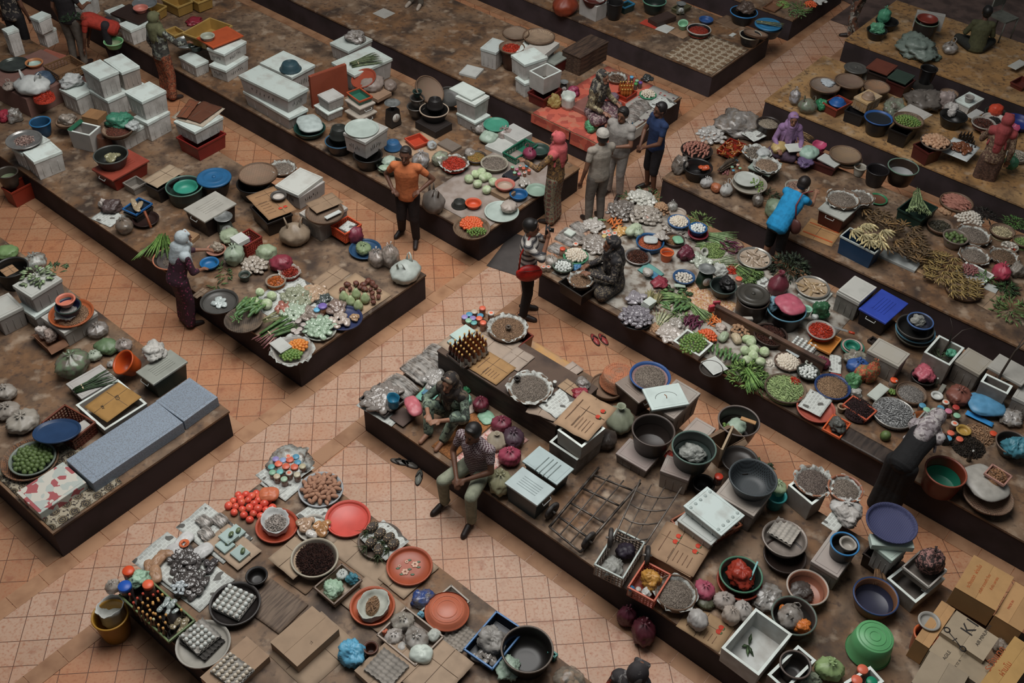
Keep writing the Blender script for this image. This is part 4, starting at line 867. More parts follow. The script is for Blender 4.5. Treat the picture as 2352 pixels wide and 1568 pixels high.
def text_on(o,s,size,loc,rz=0,c='#2a2421'):
    cu=bpy.data.curves.new('print','FONT');cu.body=s;cu.size=size;cu.align_x='CENTER';cu.extrude=.0008;t=bpy.data.objects.new('t',cu);COL.objects.link(t)
    me=bpy.data.meshes.new_from_object(t.evaluated_get(bpy.context.evaluated_depsgraph_get()));bpy.data.objects.remove(t);me.materials.clear();me.materials.append(mat(c,None,9,.8))
    return ob('printed_text',me,o,loc,(0,0,rz))
def rowdots(pts,h,lids,what,zb=T,r=.035,body='#7a5240'):
    for i,(x,y)in enumerate(pts):jar(x,y,h,what[i]if isinstance(what,(list,tuple))else what,lids[i%len(lids)],body,zb,r,group=None if isinstance(what,(list,tuple))else what)
b,bx,sp,fb=bowl,box,spot,None
ORG,BLU,PUR,GRN,CRM,PNK,TEA='#c05f48','#4f86a0','#8479a8','#7fa58b','#b5aaa0','#b06a80','#5f9a98'

# ================================================================ platform nearest the camera on the right (eggs, bottles)
view('M')
paper((1180,480),(1800,930),(2120,640),'newspaper spread under the black packets beside the bottles',T,.012);paper((1560,180),(2020,480),(2300,260),'newspaper under the egg boxes and rolled packets',T+.004,.012);paper((1420,620),(1660,800),(1900,600),'folded newspaper corner beside the bottle crate',T+.02,.02)
sheet((1840,300),(2140,560),(2352,380),'plain brown cardboard under the quail egg boxes','#94806d',T+.03)
bb=bx('bin',(1060,775),(1520,1195),(1765,1000),.13,'dark low crate full of sauce bottles with gold caps',T,'#2a211b','#5a6a44','bottle_crate','crate')
pts=[(1165,765,0),(1235,800,0),(1285,760,0),(1200,840,0),(1420,740,0),(1460,768,1),(1378,770,0),(1328,805,1),(1418,803,1),(1283,842,1),(1375,838,1),(1425,820,1),(1330,868,1),(1375,850,1),(1245,890,1),(1283,922,1),(1347,908,1),(1322,948,1),(1378,935,1),(1398,942,1),(1355,982,1),(1382,990,2),(1440,972,1),(1492,950,1),(1487,1020,1),(1425,1040,1),(1467,1070,1),(1630,905,1)]
for x,y,k in pts:
    p=at(x,y,T+.24);bottle((p.x,p.y,T+.012),.228,('sauce bottle with red cap at the far end of the dark crate','dark sauce bottle with gold cap in the dark crate','sauce bottle with pale cap amid the dark crate')[k],('#a3402f','#b98a50','#a8a27c')[k],'#241612',group=('red capped bottles','gold capped bottles','pale capped bottles')[k])
jar(1152,552,.24,'tall jar with flat orange lid at the tip of the bottle crate','#c94a26','#8a6a60',T,.062);jar(1330,675,.24,'jar with orange lid standing among the bottles','#c95a3c','#6a4a40',T,.058);jar(1120,690,.24,'jar with broad blue lid beside the bottles','#1f4a9a','#3a3030',T,.07)
bag(1255,620,190,'pale green plastic bag crumpled between two orange lids','#8fae96','crumple',T+.12,.5);bag(1015,700,130,'small white knotted bag at the corner of the bottle crate','#a39c94','tied',T,1.1,.8)
for x,y,w_,l in((1520,900,190,'white herb packets lying on the bottles'),):packets(sp(x,y,w_,T+.16),7,l,('#9aa2a0','#5f6a66'),.06)
packets(sp(1640,1060,200,T+.05),6,'clear spice packet in the near end of the bottle crate',('#8f8a70','#5a3f2c'),.07)
sn=b(990,955,320,.36,'mustard yellow bucket standing on the tiles by the bottle crate','#8a641f','plastic_bucket','bucket',0.0,.78);bag(1015,940,250,'white bag lining the yellow bucket with its mouth open','#aeb0ac','open',.12,.9,1)
for x,y,w_,l in((1500,412,170,'rightmost brown loaf shaped packet on the newspaper'),(1420,470,190,'middle brown loaf shaped packet on the newspaper'),(1340,520,150,'left brown loaf shaped packet nearest the orange lid'),(1400,590,200,'lowest brown loaf shaped packet touching the black packets')):bag(x,y,w_,l,'#96745a','pillow',T+.01,.42,.95,'bread packet','brown_packet',.55)
for x,y,w_,l in((1660,285,190,'white sugar bag with orange emblem'),(1590,375,190,'white sugar bag left of the emblem bag'),(1825,385,200,'white sugar bag beside the egg boxes')):
    s_=bag(x,y,w_,l,'#b6b5b3','pillow',T+.01,.36,.98,'sugar bag','sugar_bag',.7)
q=at(1655,300,T+.13);o=root('printed_emblem','round orange emblem printed on the white sugar bag','emblem',(q.x,q.y,T+.108),.3);G().lathe([(.03,0),(.05,.004),(.055,.004),(.058,0)],20).put('ring',mat('#b5582c'),o);G().tube([(-.03,0,.003),(0,.03,.005),(.03,0,.003),(0,-.03,.004)],.007,5).put('star',mat('#b5582c'),o)
for x,y,l in((1835,105,'roll of round crackers in clear wrap, leftmost of three'),(1975,95,'bag of crackers in clear wrap beside the red fruits'),(1850,215,'cracker roll packet below the other rolls')):fishpack((x-95,y-20),(x,y+70),(x+95,y+5),.07,l,T+.01,('#a79f98','#5f5750'),7)
packets(sp(1680,480,300,T+.02),22,'black glossy packet in the upper heap on the newspaper',('#57514e','#1c1918'),.075,hh=.35);packets(sp(1720,680,320,T+.02),24,'black glossy packet in the lower heap on the newspaper',('#57514e','#1c1918'),.075,hh=.3)
packets(sp(1615,720,150,T+.1),12,'pale blue packet of silvery fish on the black heap',('#aab0b2','#70787c'),.04);packets(sp(1895,520,130,T+.02),4,'dark oval packet right of the black heap',('#4a4444','#1f1b1b'),.08)
for x,y,l in((2050,250,'upper left quail egg box with green label'),(2115,215,'quail egg box behind the labelled one'),(2155,400,'lower right quail egg box with green label'),(2020,330,'bottom quail egg box under the labelled one')):
    s_=slab((x-85,y-5),(x+0,y+75),(x+95,y-10),.035,l,T+.04+(.036 if 'upper' in l else 0),'#8fa09c','egg_box','egg box');
    q=at(x,y-15,s_.z+.01);packets(Spot(q,s_.z,.06,''),1,'small dark green leaf label on the '+l,('#3c4a30','#5d6a4c'),.05,cat='label')
pan=b(2115,850,450,.075,'wide black pan holding a full tray of white eggs','#1e1a19','round_pan','pan',T+.02,.85,rim='#3a3634');egg_tray((1908,872),(2145,1005),(2290,785),pan.z-.05,'grey egg tray in the black pan','#8d8983',True)
tr=tray(1828,1215,480,.05,'white enamel oval tray holding a half empty egg tray','#8e8a82',T+.02,sq=1.0);egg_tray((1625,1190),(1840,1370),(2010,1180),tr.z-.035,'dark empty egg tray lying under another in the enamel tray','#3f3c39');egg_tray((1612,1140),(1775,1305),(1985,1130),tr.z+.01,'grey egg tray with gaps on the white enamel tray','#8b8781',True,'white_egg',{(5,4),(5,3),(4,4),(5,2),(0,0),(5,1),(5,0),(1,4)})
ct=bx('carton',(1790,1515),(2010,1700),(2440,1330),.1,'open cardboard carton at the bottom edge under an egg tray',T,'#8d7560');egg_tray((1885,1455),(2110,1620),(2290,1440),ct.z+.008,'grey egg tray with mixed white and tan eggs at the bottom','#8b8781',True,'egg',{(5,2)})
b(2310,600,190,.1,'small black bowl right of the big egg pan','#1a1716','bowl','bowl')
view('N')
m_wood=mat('#67574a','#4b3e35',4,.75,stretch=(1,9,1),lo=.4,hi=.62)
sheet((-190,880),(160,1120),(430,860),'worn wooden board behind the big carton','#69594b',T,'wooden_board','board',m_wood,.02,.002);sheet((60,1320),(420,1640),(900,1230),'large cardboard sheet at the bottom edge under the blue bag','#8d7965',T);sheet((30,450),(290,610),(560,430),'torn cardboard mat under the bowl of dark raisins','#95816c',T+.12)
sheet((560,330),(1050,720),(1280,480),'cardboard mat under the pineapple tray','#94806c',T);sheet((1050,625),(1280,812),(1600,530),'cardboard mat under the floral tray','#8f7b67',T+.014);sheet((710,830),(1050,1130),(1290,880),'cardboard mat under the tray with the open white bag','#907c69',T+.016);sheet((200,640),(400,770),(560,620),'brown card flap between raisins bowl and board','#6d5846',T+.01);sheet((330,120),(640,330),(900,60),'grey cardboard under the red round tray','#8d7c6c',T)
cb=bx('carton',(70,1200),(325,1415),(712,1085),.13,'big flat closed cardboard carton on dark feet',T,'#8e7863',writing=0);o=root('print','faint marks printed on the flat carton corner','marking',cb.c);o.location=(cb.c.x,cb.c.y,cb.z+.006);text_on(o,'::I',.05,(.08,-.1,0),cb.rz,'#4a3b30')
c2=bx('bin',(465,705),(655,860),(915,640),.12,'shallow carton holding green and teal plastic bags',T,'#8d7a66','#5a4738','cardboard_tray','cardboard tray');bag(650,720,200,'pale green bag folded in the shallow carton','#93ad95','crumple',T+.03,.4);bag(825,630,130,'teal bag scrunched in the shallow carton','#3f7482','crumple',T+.04,.6);bag(730,590,110,'white plastic cup shape bag in the shallow carton','#b0b3ae','tied',T+.04,.6)
rz_=b(480,438,420,.15,'pale basin full of dark raisins','#857b70',zb=T,rb=.8,rim='#98907f');heap(rz_,'dark','dark raisins heaped',r=rz_.r*.84,cat='raisins');
r1=tray(140,150,375,.05,'brick red round tray under a white rice bag','#99432f',T);bag(128,125,300,'white crinkled bag opened over pale puffed snack','#a9aaa8','open',T+.03,.28,.95);heap(Spot(at(125,115,T+.14),T+.1,.15,'the white crinkled bag'),'chips','pale puffed snack',('#9c938c','#6e655e'),z=T+.1)
r2=tray(470,170,290,.03,'pale plate of orange spice packets on newspaper','#a09c94',T+.01);packets(sp(400,160,130,T+.04),4,'tan spice packet on the pale plate',('#a39080','#8f6a48'),.1);packets(sp(540,190,150,T+.04),4,'orange spice packet on the pale plate',('#a07a54','#8d6038'),.1);paper((330,60),(430,200),(620,50),'scrap of newspaper behind the plate of spice packets',T+.01);packets(sp(430,245,80,T+.04),1,'white garlic packet at the front of the pale plate',('#bdbab5','#96918b'),.09)
tray(780,85,402,.05,'bright red empty round tray','#bb4b3f',T,inner='#b84b42')
G_=tray(1072,285,400,.045,'dark metal tray heaped with pineapples','#5a4d44',T);paper((880,270),(1120,470),(1340,300),'newspaper sticking out under the pineapples',T+.05,.02)
for x,y,l,rzz in((1000,165,'backmost pineapple on the left of the tray',2.4),(1070,225,'pineapple in the middle behind two others',2.0),(1150,262,'right hand pineapple with hidden crown',5.4),(990,305,'left front pineapple with crown to the left',2.7),(1055,370,'frontmost pineapple with crown hanging over the rim',2.9),(1190,320,'front right pineapple beside the floral tray',2.3)):
    p=at(x,y,T+.1);fruit_obj('pineapple',(p.x,p.y,T+.1),(1.45,0,-.75 if rzz!=2.9 else-.1),1.0,l,'pineapple')
ft=tray(1335,512,410,.05,'terracotta round tray painted with pale flowers','#95482f',T+.02);o=root('painted_flowers','pale flowers and green leaves painted on the terracotta tray','painted flowers',(ft.c.x,ft.c.y,T+.03));g=G();l_=G()
for cx,cy,s_ in((.06,.04,1.1),(-.05,-.05,1.1),(-.11,.03,.55),(-.03,.08,.6)):
    for k in range(6):a=k*1.047;g.ball((cx+.024*s_*math.cos(a),cy+.024*s_*math.sin(a),.002),(.017*s_,.017*s_,.003),8,4)
for cx,cy in((.1,.0),(.0,-.02),(-.09,-.08),(.03,-.09),(.1,.07),(-.0,.1),(-.13,.0)):l_.ball((cx,cy,.001),(.024,.013,.003),8,4)
g.put('petals',mat('#b28f7c'),o);l_.put('leaves',mat('#4a6650'),o)
t3=tray(1000,872,400,.05,'terracotta round tray under the open white bag','#a35236',T+.02);bag(1012,880,330,'open white bag of brown sticks on terracotta tray','#a5a89e','open',T+.03,.3,.97);heap(Spot(at(1000,850,T+.15),T+.12,.14,'open white bag'),'stick','brown sticks',z=T+.11,sq=.6,rz=.2)
bag(1455,815,230,'royal blue clear bag between two terracotta trays','#2c4884','crumple',T,.5,.75);b1=bx('bin',(1430,920),(1600,1075),(1880,830),.07,'pale foam tray under the upturned terracotta tray',T,'#8d857b');b(1672,905,400,.055,'upturned terracotta tray with a raised base','#a25a42','round_tray','tray',T+.08,.8,flip=True);bag(1440,950,70,'bit of light blue bag under the upturned terracotta tray','#6fa3b8','crumple',T+.05,.6)
c3=bx('bin',(1050,1130),(1385,1425),(1635,1150),.09,'divided cardboard tray of knotted bags',T+.03,'#7c6c60','#857567','cardboard_tray','cardboard tray')
for x,y,w_,st,cc,l in((1275,1015,200,'tied','#8a847a','clear bag of dark seeds in the divided tray'),(1195,1150,170,'tied','#a49d97','clear knotted bag of onions in the divided tray'),(1400,1175,230,'tied','#8f8a84','largest clear bag of white pieces in the divided tray'),(1555,1140,130,'pillow','#adb1a9','printed white bag standing up in the divided tray'),(1440,1310,210,'pillow','#b3bbb2','pale green paper packet at the front of the divided tray'),(1265,1245,100,'lump','#9c9994','small round white bag in the divided tray')):bag(x,y,w_,l,cc,st,T+.05,.6,.8 if st=='tied' else .96)
bag(1110,1110,70,'bit of orange plastic at the divided tray corner','#b5654a','crumple',T+.05,.8)
egg_tray((1630,1165),(1800,1300),(1925,1110),T+.01,'empty grey egg tray between carton and blue crate','#8d857c')
bc=bx('bin',(1805,1262),(2078,1435),(2390,1090),.12,'dark blue crate with bright blue rim holding a clear bag',T,'#171a22','#31608f','plastic_crate','crate');bag(2075,1180,280,'clear bag with printed label in the blue crate','#8a8681','crumple',T+.04,.6,.85);packets(sp(2010,1340,180,T+.03),6,'thin pale packet on the floor of the blue crate',('#8a847e','#4a4540'),.08)
bag(815,1300,270,'sky blue crumpled bag leaning on the carton','#5b9cba','crumple',T,.7,.97);b(985,1250,130,.12,'small rust brown pot beside the sky blue bag','#4b2b1e','pot','pot')
c5=bx('carton',(820,1455),(1110,1690),(1480,1370),.1,'cardboard box under the empty egg tray at the bottom',T,'#8e7a67');egg_tray((928,1435),(1150,1610),(1325,1405),c5.z+.01,'empty grey egg tray on cardboard at the bottom edge','#857f78')
sheet((1290,1560),(1570,1800),(1905,1390),'plain cardboard right of the empty egg tray at the bottom','#8f7b68',T+.09)
tb=b(2395,1262,470,.24,'big black wash tub at the near platform end','#1a1715','wash_tub','tub',T,.82,rim='#544a42');bag(2230,1430,260,'whitish green bag squeezed under the black wash tub','#8a9b8c','crumple',T,.4);view('O');bg=bag(420,1530,260,'clear bag of brown round fruits at the bottom edge','#8d8578','lump',T,.6,.45);pile('potato',Spot(bg.c,T,.12,'clear bag at the bottom edge'),9,'brown round fruit','fruit',z=T+.06)
bx('bin',(225,1290),(290,1345),(320,1310),.1,'sliver of a teal crate behind the black wash tub',T,'#1f5a52','#2c7a70')
view('0');pf=sp(578,1162,108,T+.02,'newspaper beside the jars');pile('pink_fruit',pf,26,'glossy red water apple','water apple',R=pf.r,sq=.75,rz=-.3,s=1.45);bag(618,1135,46,'clear bag with orange sweets above the water apples','#c06a48','pillow',T+.05,.4,.97)
view('J')
paper((-40,1230),(160,1420),(470,1170),'newspaper sheet under the coloured lidded jars',T,.03);paper((60,1290),(210,1500),(345,1290),'printed newspaper page between jars and orange sweets',T+.012,.01);bag(250,1090,420,'crumpled clear plastic sheet behind the coloured jars','#9da09c','crumple',T,.22,.75)
nm=['purple','lilac','orange','blue','cream','sky blue','bigger left orange','central orange','salmon','teal','green','small teal','beige','white with orange sticker','pale green','straw','ivory']
for(x,y),c_,n_ in zip([(130,1070),(195,1080),(257,1075),(312,1050),(243,1045),(328,1100),(155,1112),(222,1135),(298,1140),(90,1140),(100,1190),(168,1185),(140,1225),(250,1195),(205,1250),(370,1135),(322,1210)],[PUR,'#7f8fb0',ORG,BLU,CRM,BLU,ORG,ORG,ORG,TEA,GRN,TEA,'#a79a84','#b5aaa0','#94ab94','#a39a80','#a8a08c'],nm):
    jar(x,y,.11,'jar with %s lid in the cluster near the brown roots'%n_,c_,'#7a5646',T+.02,.04 if 'big' not in n_ and c_!=ORG else .046)
tm=tray(537,1345,395,.045,'white rimmed blue tray heaped with brown roots','#8f9294',T);pile('tamarillo',tm,46,'brown pointed root','root',R=tm.r*.86,hh=.3,lay=1,s=.95);pile('tamarillo',tm,16,'brown pointed root','root',R=tm.r*.5,hh=.5,z=tm.z+.03,s=.9)

# ================================================================ right hand platform with the trolleys
RB=.87
def uvbox(u0,u1,v0,v1,z0,z1,name,label,cat,m,lidm=None):
    c=uv((u0+u1)/2,(v0+v1)/2,z0);o=root(name,label,cat,c,-PI/4);h=z1-z0;w_,d=u1-u0,v1-v0
    G().box(0,-d/2+.015,0,w_,.03,h-.03).put('front_board',m,o,smooth=False);G().box(0,d/2-.015,0,w_,.03,h-.03).put('back_board',m,o,smooth=False)
    for s in(-1,1):G().box(s*(w_/2-.015),0,0,.03,d-.06,h-.03).put('end_board',m,o,smooth=False)
    G().box(0,0,h-.03,w_+.02,d+.02,.03).put('top_board',lidm or m,o,smooth=False,bevel=.004);return o
uvbox(-6.75,-4.8,7.13,7.98,T,RB,'wooden_bench','long dark wooden bench box behind the seated woman in camouflage','bench',mat('#3a2e28','#2a211e',3,.7,stretch=(1,6,6)),mat('#4f3e33','#3a2d26',3,.7))
view('J')
bc=bx('bin',(1675,130),(1830,260),(2040,110),.06,'shallow dark tray holding upright sauce bottles',RB,'#3a2c24',name='bottle_tray',cat='tray');k=0;rr=random.Random(4)
for j in range(6):
    for i in range(6):
        p=at(1722+i*42+j*26-18,138-i*28+j*26,RB+.02);k+=1
        if(i,j)in((5,0),(5,5),(0,5)):continue
        bottle((p.x,p.y,RB+.012),.23,'amber sauce bottle with gold cap upright on the bench end','#bb9355','#6a3417' if i>2 else '#3f1d12','#9d958a' if j>3 else None,'bottles on the bench',.026)
view('F')
for(x,y),h,c_,l in(((1992,1240),.15,ORG,'tall jar with orange lid, farthest on the bench'),((2070,1285),.15,'#b5aaa0','white lidded jar next to the shrimp basket'),((1920,1272),.12,'#a89d8c','jar heaped with pale knots amid the bench jars'),((1873,1296),.11,BLU,'jar with blue lid on the bench, left side'),((1832,1320),.11,PUR,'leftmost jar on the bench with lilac lid'),((1905,1330),.11,PUR,'jar with violet lid in the middle of the bench jars'),((1973,1307),.11,BLU,'jar with sky blue lid partly hidden on the bench'),((1963,1332),.12,ORG,'jar with orange lid in the middle row on the bench'),((1867,1352),.11,GRN,'jar with pale green lid at the front left on the bench'),((1915,1372),.09,TEA,'low jar with teal lid at the front on the bench'),((1998,1370),.15,ORG,'tall jar with orange lid at the front right on the bench')):jar(x,y,h,l,c_,'#7a5240',RB,.043)
view('0')
sheet((1005,790),(1085,845),(1160,790),'grey cardboard projecting under the quail egg boxes on the bench','#8f7d6c',RB+.002,tilt=None);slab((1026,783),(1050,800),(1095,770),.03,'lower quail egg box on the bench behind the bottles',RB+.012,'#93a39e','egg_box','egg box');slab((1030,768),(1055,783),(1095,760),.03,'upper quail egg box on the bench behind the bottles',RB+.045,'#9cada6','egg_box','egg box')
sheet((1085,790),(1150,838),(1190,790),'grey cardboard in the middle of the bench top','#8f7f71',RB+.004);sheet((1083,845),(1140,888),(1180,845),'orange stained brown carton sheet lying on the bench edge','#96744d',RB+.012,marks=tomato_marks(0));sheet((1150,828),(1190,856),(1225,820),'grey cardboard beside the front fish basket','#8d7f73',RB+.01)
uvsheet(-6.55,-5.4,8.05,8.43,'flat carton sheet on the ochre back edge of the trolley platform',mat('#a27c4e','#93745a',4,.8),T+.008,'cardboard_sheet','cardboard',.006)
t0=bx('bin',(1140,790),(1172,812),(1225,770),.28,'red brown square tub under the basket of dried shrimp',T+.12,'#6d2a1f');bk=winnow(1166,752,92,'wide basket of dried shrimp lined with white paper on the red tub',T+.42,'#5a4738');heap(bk,'shrimp','dried shrimp',r=bk.r*.93,liner=True,z=bk.z+.02,label='dried shrimp heaped with a tin measure in their middle',cat='dried shrimp');bowl(1168,750,12,.05,'small tin measure stuck in the dried shrimp','#4a3f36','tin_cup','cup',bk.z+.08)
bk=winnow(1217,890,100,'wide basket of dried anchovies standing on the wooden bench',RB+.03,'#4a3c32');heap(bk,'anchovy','dried anchovies',r=bk.r*.95,liner=True,z=bk.z+.02,label='dried anchovies heaped in the basket on the bench',cat='dried anchovies');bowl(1188,868,14,.06,'black tin measure at the edge of the anchovy basket','#241e1b','tin_cup','cup',bk.z+.05)
view('K')
paper((180,610),(310,740),(455,560),'newspaper page hanging from the bench beside the tomato carton',RB+.01,.03);sheet((80,640),(300,780),(330,600),'crumpled grey cardboard between newspaper and bench','#8c7b6d',RB,cr=.03);sheet((310,420),(470,520),(560,450),'torn brown flap above the newspaper','#8f775f',RB+.02);bag(520,480,160,'crimson plastic scraps behind the tomato carton','#8a2f3a','crumple',RB,.35);bag(545,390,150,'clear plastic scrap behind the crimson plastic','#9a938e','crumple',RB,.45,.7);jar(292,375,.09,'small glass salt jar with white lid','#b5b5b0','#8f8983',RB,.025)
sheet((225,345),(330,420),(560,270),'grey cardboard sheet at the back edge beside the hoops','#94857a',T+.02)
winnow(768,415,315,'woven flat basket leaning half under the orange basket',T+.05,'#6d5746',.06);ob_=b(868,305,330,.16,'upturned orange rattan basket with a hole in its base','#a5694a','rattan_basket','basket',T+.1,.85,flip=True,rings=3,m=woven('#a5694a','#8a5339'))
b1=bx('tote',(855,385),(1045,585),(1190,470),.3,'grey lidded tub under the blue rimmed fish tray',T,'#332622','#7d7067');ft=tray(1150,325,368,.06,'blue rimmed tray of dried fish behind the scribbled foam lid','#2d4b7d',b1.z+.03,inner='#866a68');heap(ft,'anchovy','dried small fish',r=ft.r*.8,z=ft.z-.02,cat='dried fish')
b2=bx('foam',(1150,580),(1370,720),(1600,480),.38,'big grimy grey foam box under the scribbled lid',T,'#6c625b','#857b73');sl=slab((1083,445),(1165,640),(1497,573),.035,'bright foam lid with hand drawn arc lying askew',b2.z+.06,'#acb8b4',tilt=None);o=root('drawn_arc','thin arc and squiggle drawn on the bright askew foam lid','marking',(sl.c.x,sl.c.y,sl.z+.004),sl.rz);G().tube([(.14*math.cos(a),.09*math.sin(a)-.02,0)for a in[PI*k/12 for k in range(13)]],.003,4).put('arc',mat('#4a4744'),o);G().tube([(0,-.04,0),(.01,0,.001),(-.006,.03,0)],.006,5).put('squiggle',mat('#7a4a28'),o)
c1=bx('open',(230,920),(490,1080),(740,870),.3,'lower grey foam box under the tomato carton',T,'#5f554d');c2=bx('open',(315,815),(535,975),(745,800),.24,'upper foam box topped by the tomato carton',T+.3,'#857a70');sheet((285,755),(590,930),(842,625),'flattened tomato carton lying across the stacked foam boxes','#93785f',T+.57,cr=.02,marks=tomato_marks(1))
bag(875,700,285,'olive grey stuffed sack between tomato carton and black tub','#767a68','sack',T,.95,.98,'sack','cloth_sack');bag(760,900,200,'dark grey bundle under the olive sack','#4a403a','lump',T,.8,.98)
s1=bx('foam',(845,1020),(1115,1190),(1235,1040),.16,'worn foam lid box under the empty black tub',T,'#5a4f4a','#8a7d78');b(1180,812,385,.3,'empty round black tub on a worn foam box','#27221f','plastic_tub','tub',s1.z,.78,rim='#4c423d',inner='#2c2522')
s2=bx('foam',(1235,1180),(1495,1268),(1560,1120),.3,'foam box with a strip of brown tape under the green tub',T,'#857b73','#7d706a');tb=b(1546,968,398,.28,'dark green round tub with a torn newspaper in it','#2a302d','plastic_tub','tub',s2.z-.03,.78,rim='#4d5f57',inner='#3d4845');bag(1530,1010,230,'torn grey newspaper lying in the dark green tub','#8a8c87','crumple',s2.z+.02,.35)
s3=bx('foam',(1370,870),(1565,960),(1768,800),.2,'dirty foam box with scribbles between the two tubs',T,'#7a716a','#93877f',writing=1)
co=bx('cartonopen',(1690,890),(1800,1010),(2000,880),.35,'tall open cardboard box with raised flaps and green side',T,'#6e5a48',name='cardboard_box');slab((1810,990),(1830,1000),(1885,770),.22,'raised cardboard flap leaning over the open box',T+.35,'#94826a','cardboard_flap','cardboard')
tb=b(1950,728,372,.3,'black tub with vegetables and a card strip at the back edge','#211c1a','plastic_tub','tub',T+.05,.75,rim='#5e544f',inner='#2d2723');bag(1930,780,190,'bag of pale green vegetables in the black tub','#8fa08f','lump',T+.12,.5);pile('lime',Spot(at(1850,745,T+.3),T+.2,.09,'black tub at the back edge'),10,'green fruit','fruit');slab((1990,660),(2010,690),(2080,790),.02,'orange brown card strip in the black tub',T+.33,'#95714b','card_strip','cardboard')
bag(1330,1040,110,'red plastic scrap hidden between tubs','#a3392a','crumple',T+.2,.5)
# cool box pair
cb=bx('tote',(-178,1290),(135,1480),(312,1335),.33,'dark teal storage tub with pale ridged lid beside the seated man',T,'#1f3238','#9aa6a6');slab((0,1090),(310,1310),(462,1162),.03,'second pale ridged lid propped behind the teal storage tub',T+.26,'#9aa8a8','ridged_cover','lid');cb2=bx('bin',(15,1120),(300,1300),(440,1180),.24,'teal tub under the second ridged lid',T,'#1f2e32')
q=at(230,1150,T+.3);o=root('lid_grooves','long moulded grooves on the second ridged lid','grooves',(q.x,q.y,T+.29),cb.rz);g=G()
for k in range(4):g.box(0,-.09+.06*k,0,.3-.02*abs(k-1.5),.012,.006)
g.put('grooves',mat('#6d7876'),o)
# trolleys
def zz(x,y,h=.1):return at(x,y,T+h)
view('0')
P=[zz(1262,1210),zz(1333,1268,.06),zz(1465,1115),zz(1370,1080,.06)]
trolley(P,'heavy black hand trolley lying flat, with thick cross bars',(.0,.18,.42,.68,.92),'#2b2623',[zz(1268,1172,.12),zz(1352,1240,.12)],.017)
P=[zz(1408,1240,.3),zz(1482,1250,.3),zz(1562,1125,.25),zz(1468,1108,.25)]
trolley(P,'light chrome hand trolley with curved cross bars over the white crate',(.1,.38,.62,.86),'#6a625c',[zz(1402,1235,.34),zz(1487,1275,.2)],.011,bow=.08)
view('O')
cr=bx('crate',(640,500),(905,630),(1110,300),.2,'white rimmed crate under the chrome trolley holding a clear bag',T+.02,'#6e6258','#a7b0ab');bag(820,520,230,'clear grey bag in the white rimmed crate','#8f8f89','crumple',T+.06,.5,.85);bag(930,380,170,'dark purple bag in the white rimmed crate','#2c2430','lump',T+.06,.7)
cr=bx('crate',(935,705),(1185,830),(1352,590),.16,'orange red crate of oddments at the platform edge',T,'#8a3a28','#b0573f');bag(1160,640,200,'yellow plastic bag in the orange red crate','#b0803c','crumple',T+.06,.7);jar(982,712,.12,'jar with blue lid in the orange red crate','#22587a','#6a4a40',T+.02,.035);jar(1045,720,.12,'silver tin in the orange red crate','#a09c96','#8d8983',T+.02,.03);bag(1120,750,110,'white paper scrap in the orange red crate','#b0b0ac','crumple',T+.05,.6)
dk=winnow(1383,755,372,'round basket of dried anchovies beside the orange red crate',T+.06,'#3a302a',.08);heap(dk,'anchovy','dried anchovies',r=dk.r*.95,liner=True,z=dk.z+.03,label='dried anchovies heaped in the basket beside the orange red crate',cat='dried anchovies')
bx('carton',(1150,400),(1520,640),(1690,330),.12,'flat carton printed with tomatoes beside the chrome trolley',T,'#90735a');s_=sheet((1135,395),(1545,635),(1695,320),'top sheet of the carton printed with four tomatoes','#94785f',T+.125,marks=tomato_marks(2))
bag(1640,300,150,'green and yellow printed bag stuck behind the tomato sheet','#6f8a50','pillow',T+.05,.5);slab((1285,140),(1500,240),(1700,190),.12,'bundle of folded newspapers under the foam stack',T,'#93908a','newspaper_bundle','newspaper')
cr=bx('crate',(1285,85),(1590,330),(2030,160),.1,'flat rust brown slatted crate under the white foam stack',T+.02,'#6d3b28','#8a4f36')
f1=bx('foam',(1390,100),(1700,330),(1830,200),.12,'lower white foam tray with dark grid sides',T+.13,'#9a9c98','#9da09c');f2=bx('foam',(1475,-30),(1790,265),(1978,60),.12,'top white studded foam tray of the stack',T+.26,'#a5aba8','#b7c2bf')
g=G();o=root('foam_studs','small round studs along the top white foam tray','studs',(f2.c.x,f2.c.y,f2.z),f2.rz)
for i in range(5):
    for s in(-1,1):g.lathe([(.022,0),(.018,.008),(1e-4,.008)],14,M=Matrix.Translation((f2.w*(-.4+.2*i),s*f2.d*.36,0)))
g.put('studs',mat('#9aa5a2'),o)
ob2=b(1955,650,400,.1,'brick red outer bowl under the dark green bowl','#7a3122',zb=T);gb=b(1968,590,385,.15,'dark green bowl holding a scrunched red bag','#1f2a25',zb=T+.04,rim='#3e6751');bag(1970,590,280,'scrunched deep red bag in the dark green bowl','#93301f','crumple',T+.08,.6);slab((2070,640),(2085,650),(2100,470),.02,'thin teal strip beside the deep red bag',T+.22,'#6fa0a0','plastic_strip','strip')
for x,y,w_,hr,st,cc,l in((1640,735,190,.9,'tied','#9a4a5c','pink bag knotted over greens beside the anchovy basket'),(1650,850,150,.5,'lump','#4a4a38','dark bag under the pink knotted bag'),(1815,830,190,.8,'tied','#9a9089','clear knotted bag of ginger, left of three'),(1880,960,165,1.2,'tied','#9a8f85','clear knotted bag of ginger, lowest of three'),(1985,915,180,.9,'tied','#a09a94','clear knotted bag of ginger, right of three'),(1580,1000,190,1.0,'lump','#a09c98','white knotted bag with a dark mark by the edge'),(2200,790,300,.4,'crumple','#8d8a86','flat clear plastic heap behind the big foam tray')):bag(x,y,w_,l,cc,st,T,hr,.93 if st!='crumple' else .8)
sheet((1400,1050),(1765,1310),(1890,1080),'carton sheet with printed tomatoes at the platform edge','#8f7558',T,marks=tomato_marks(2))
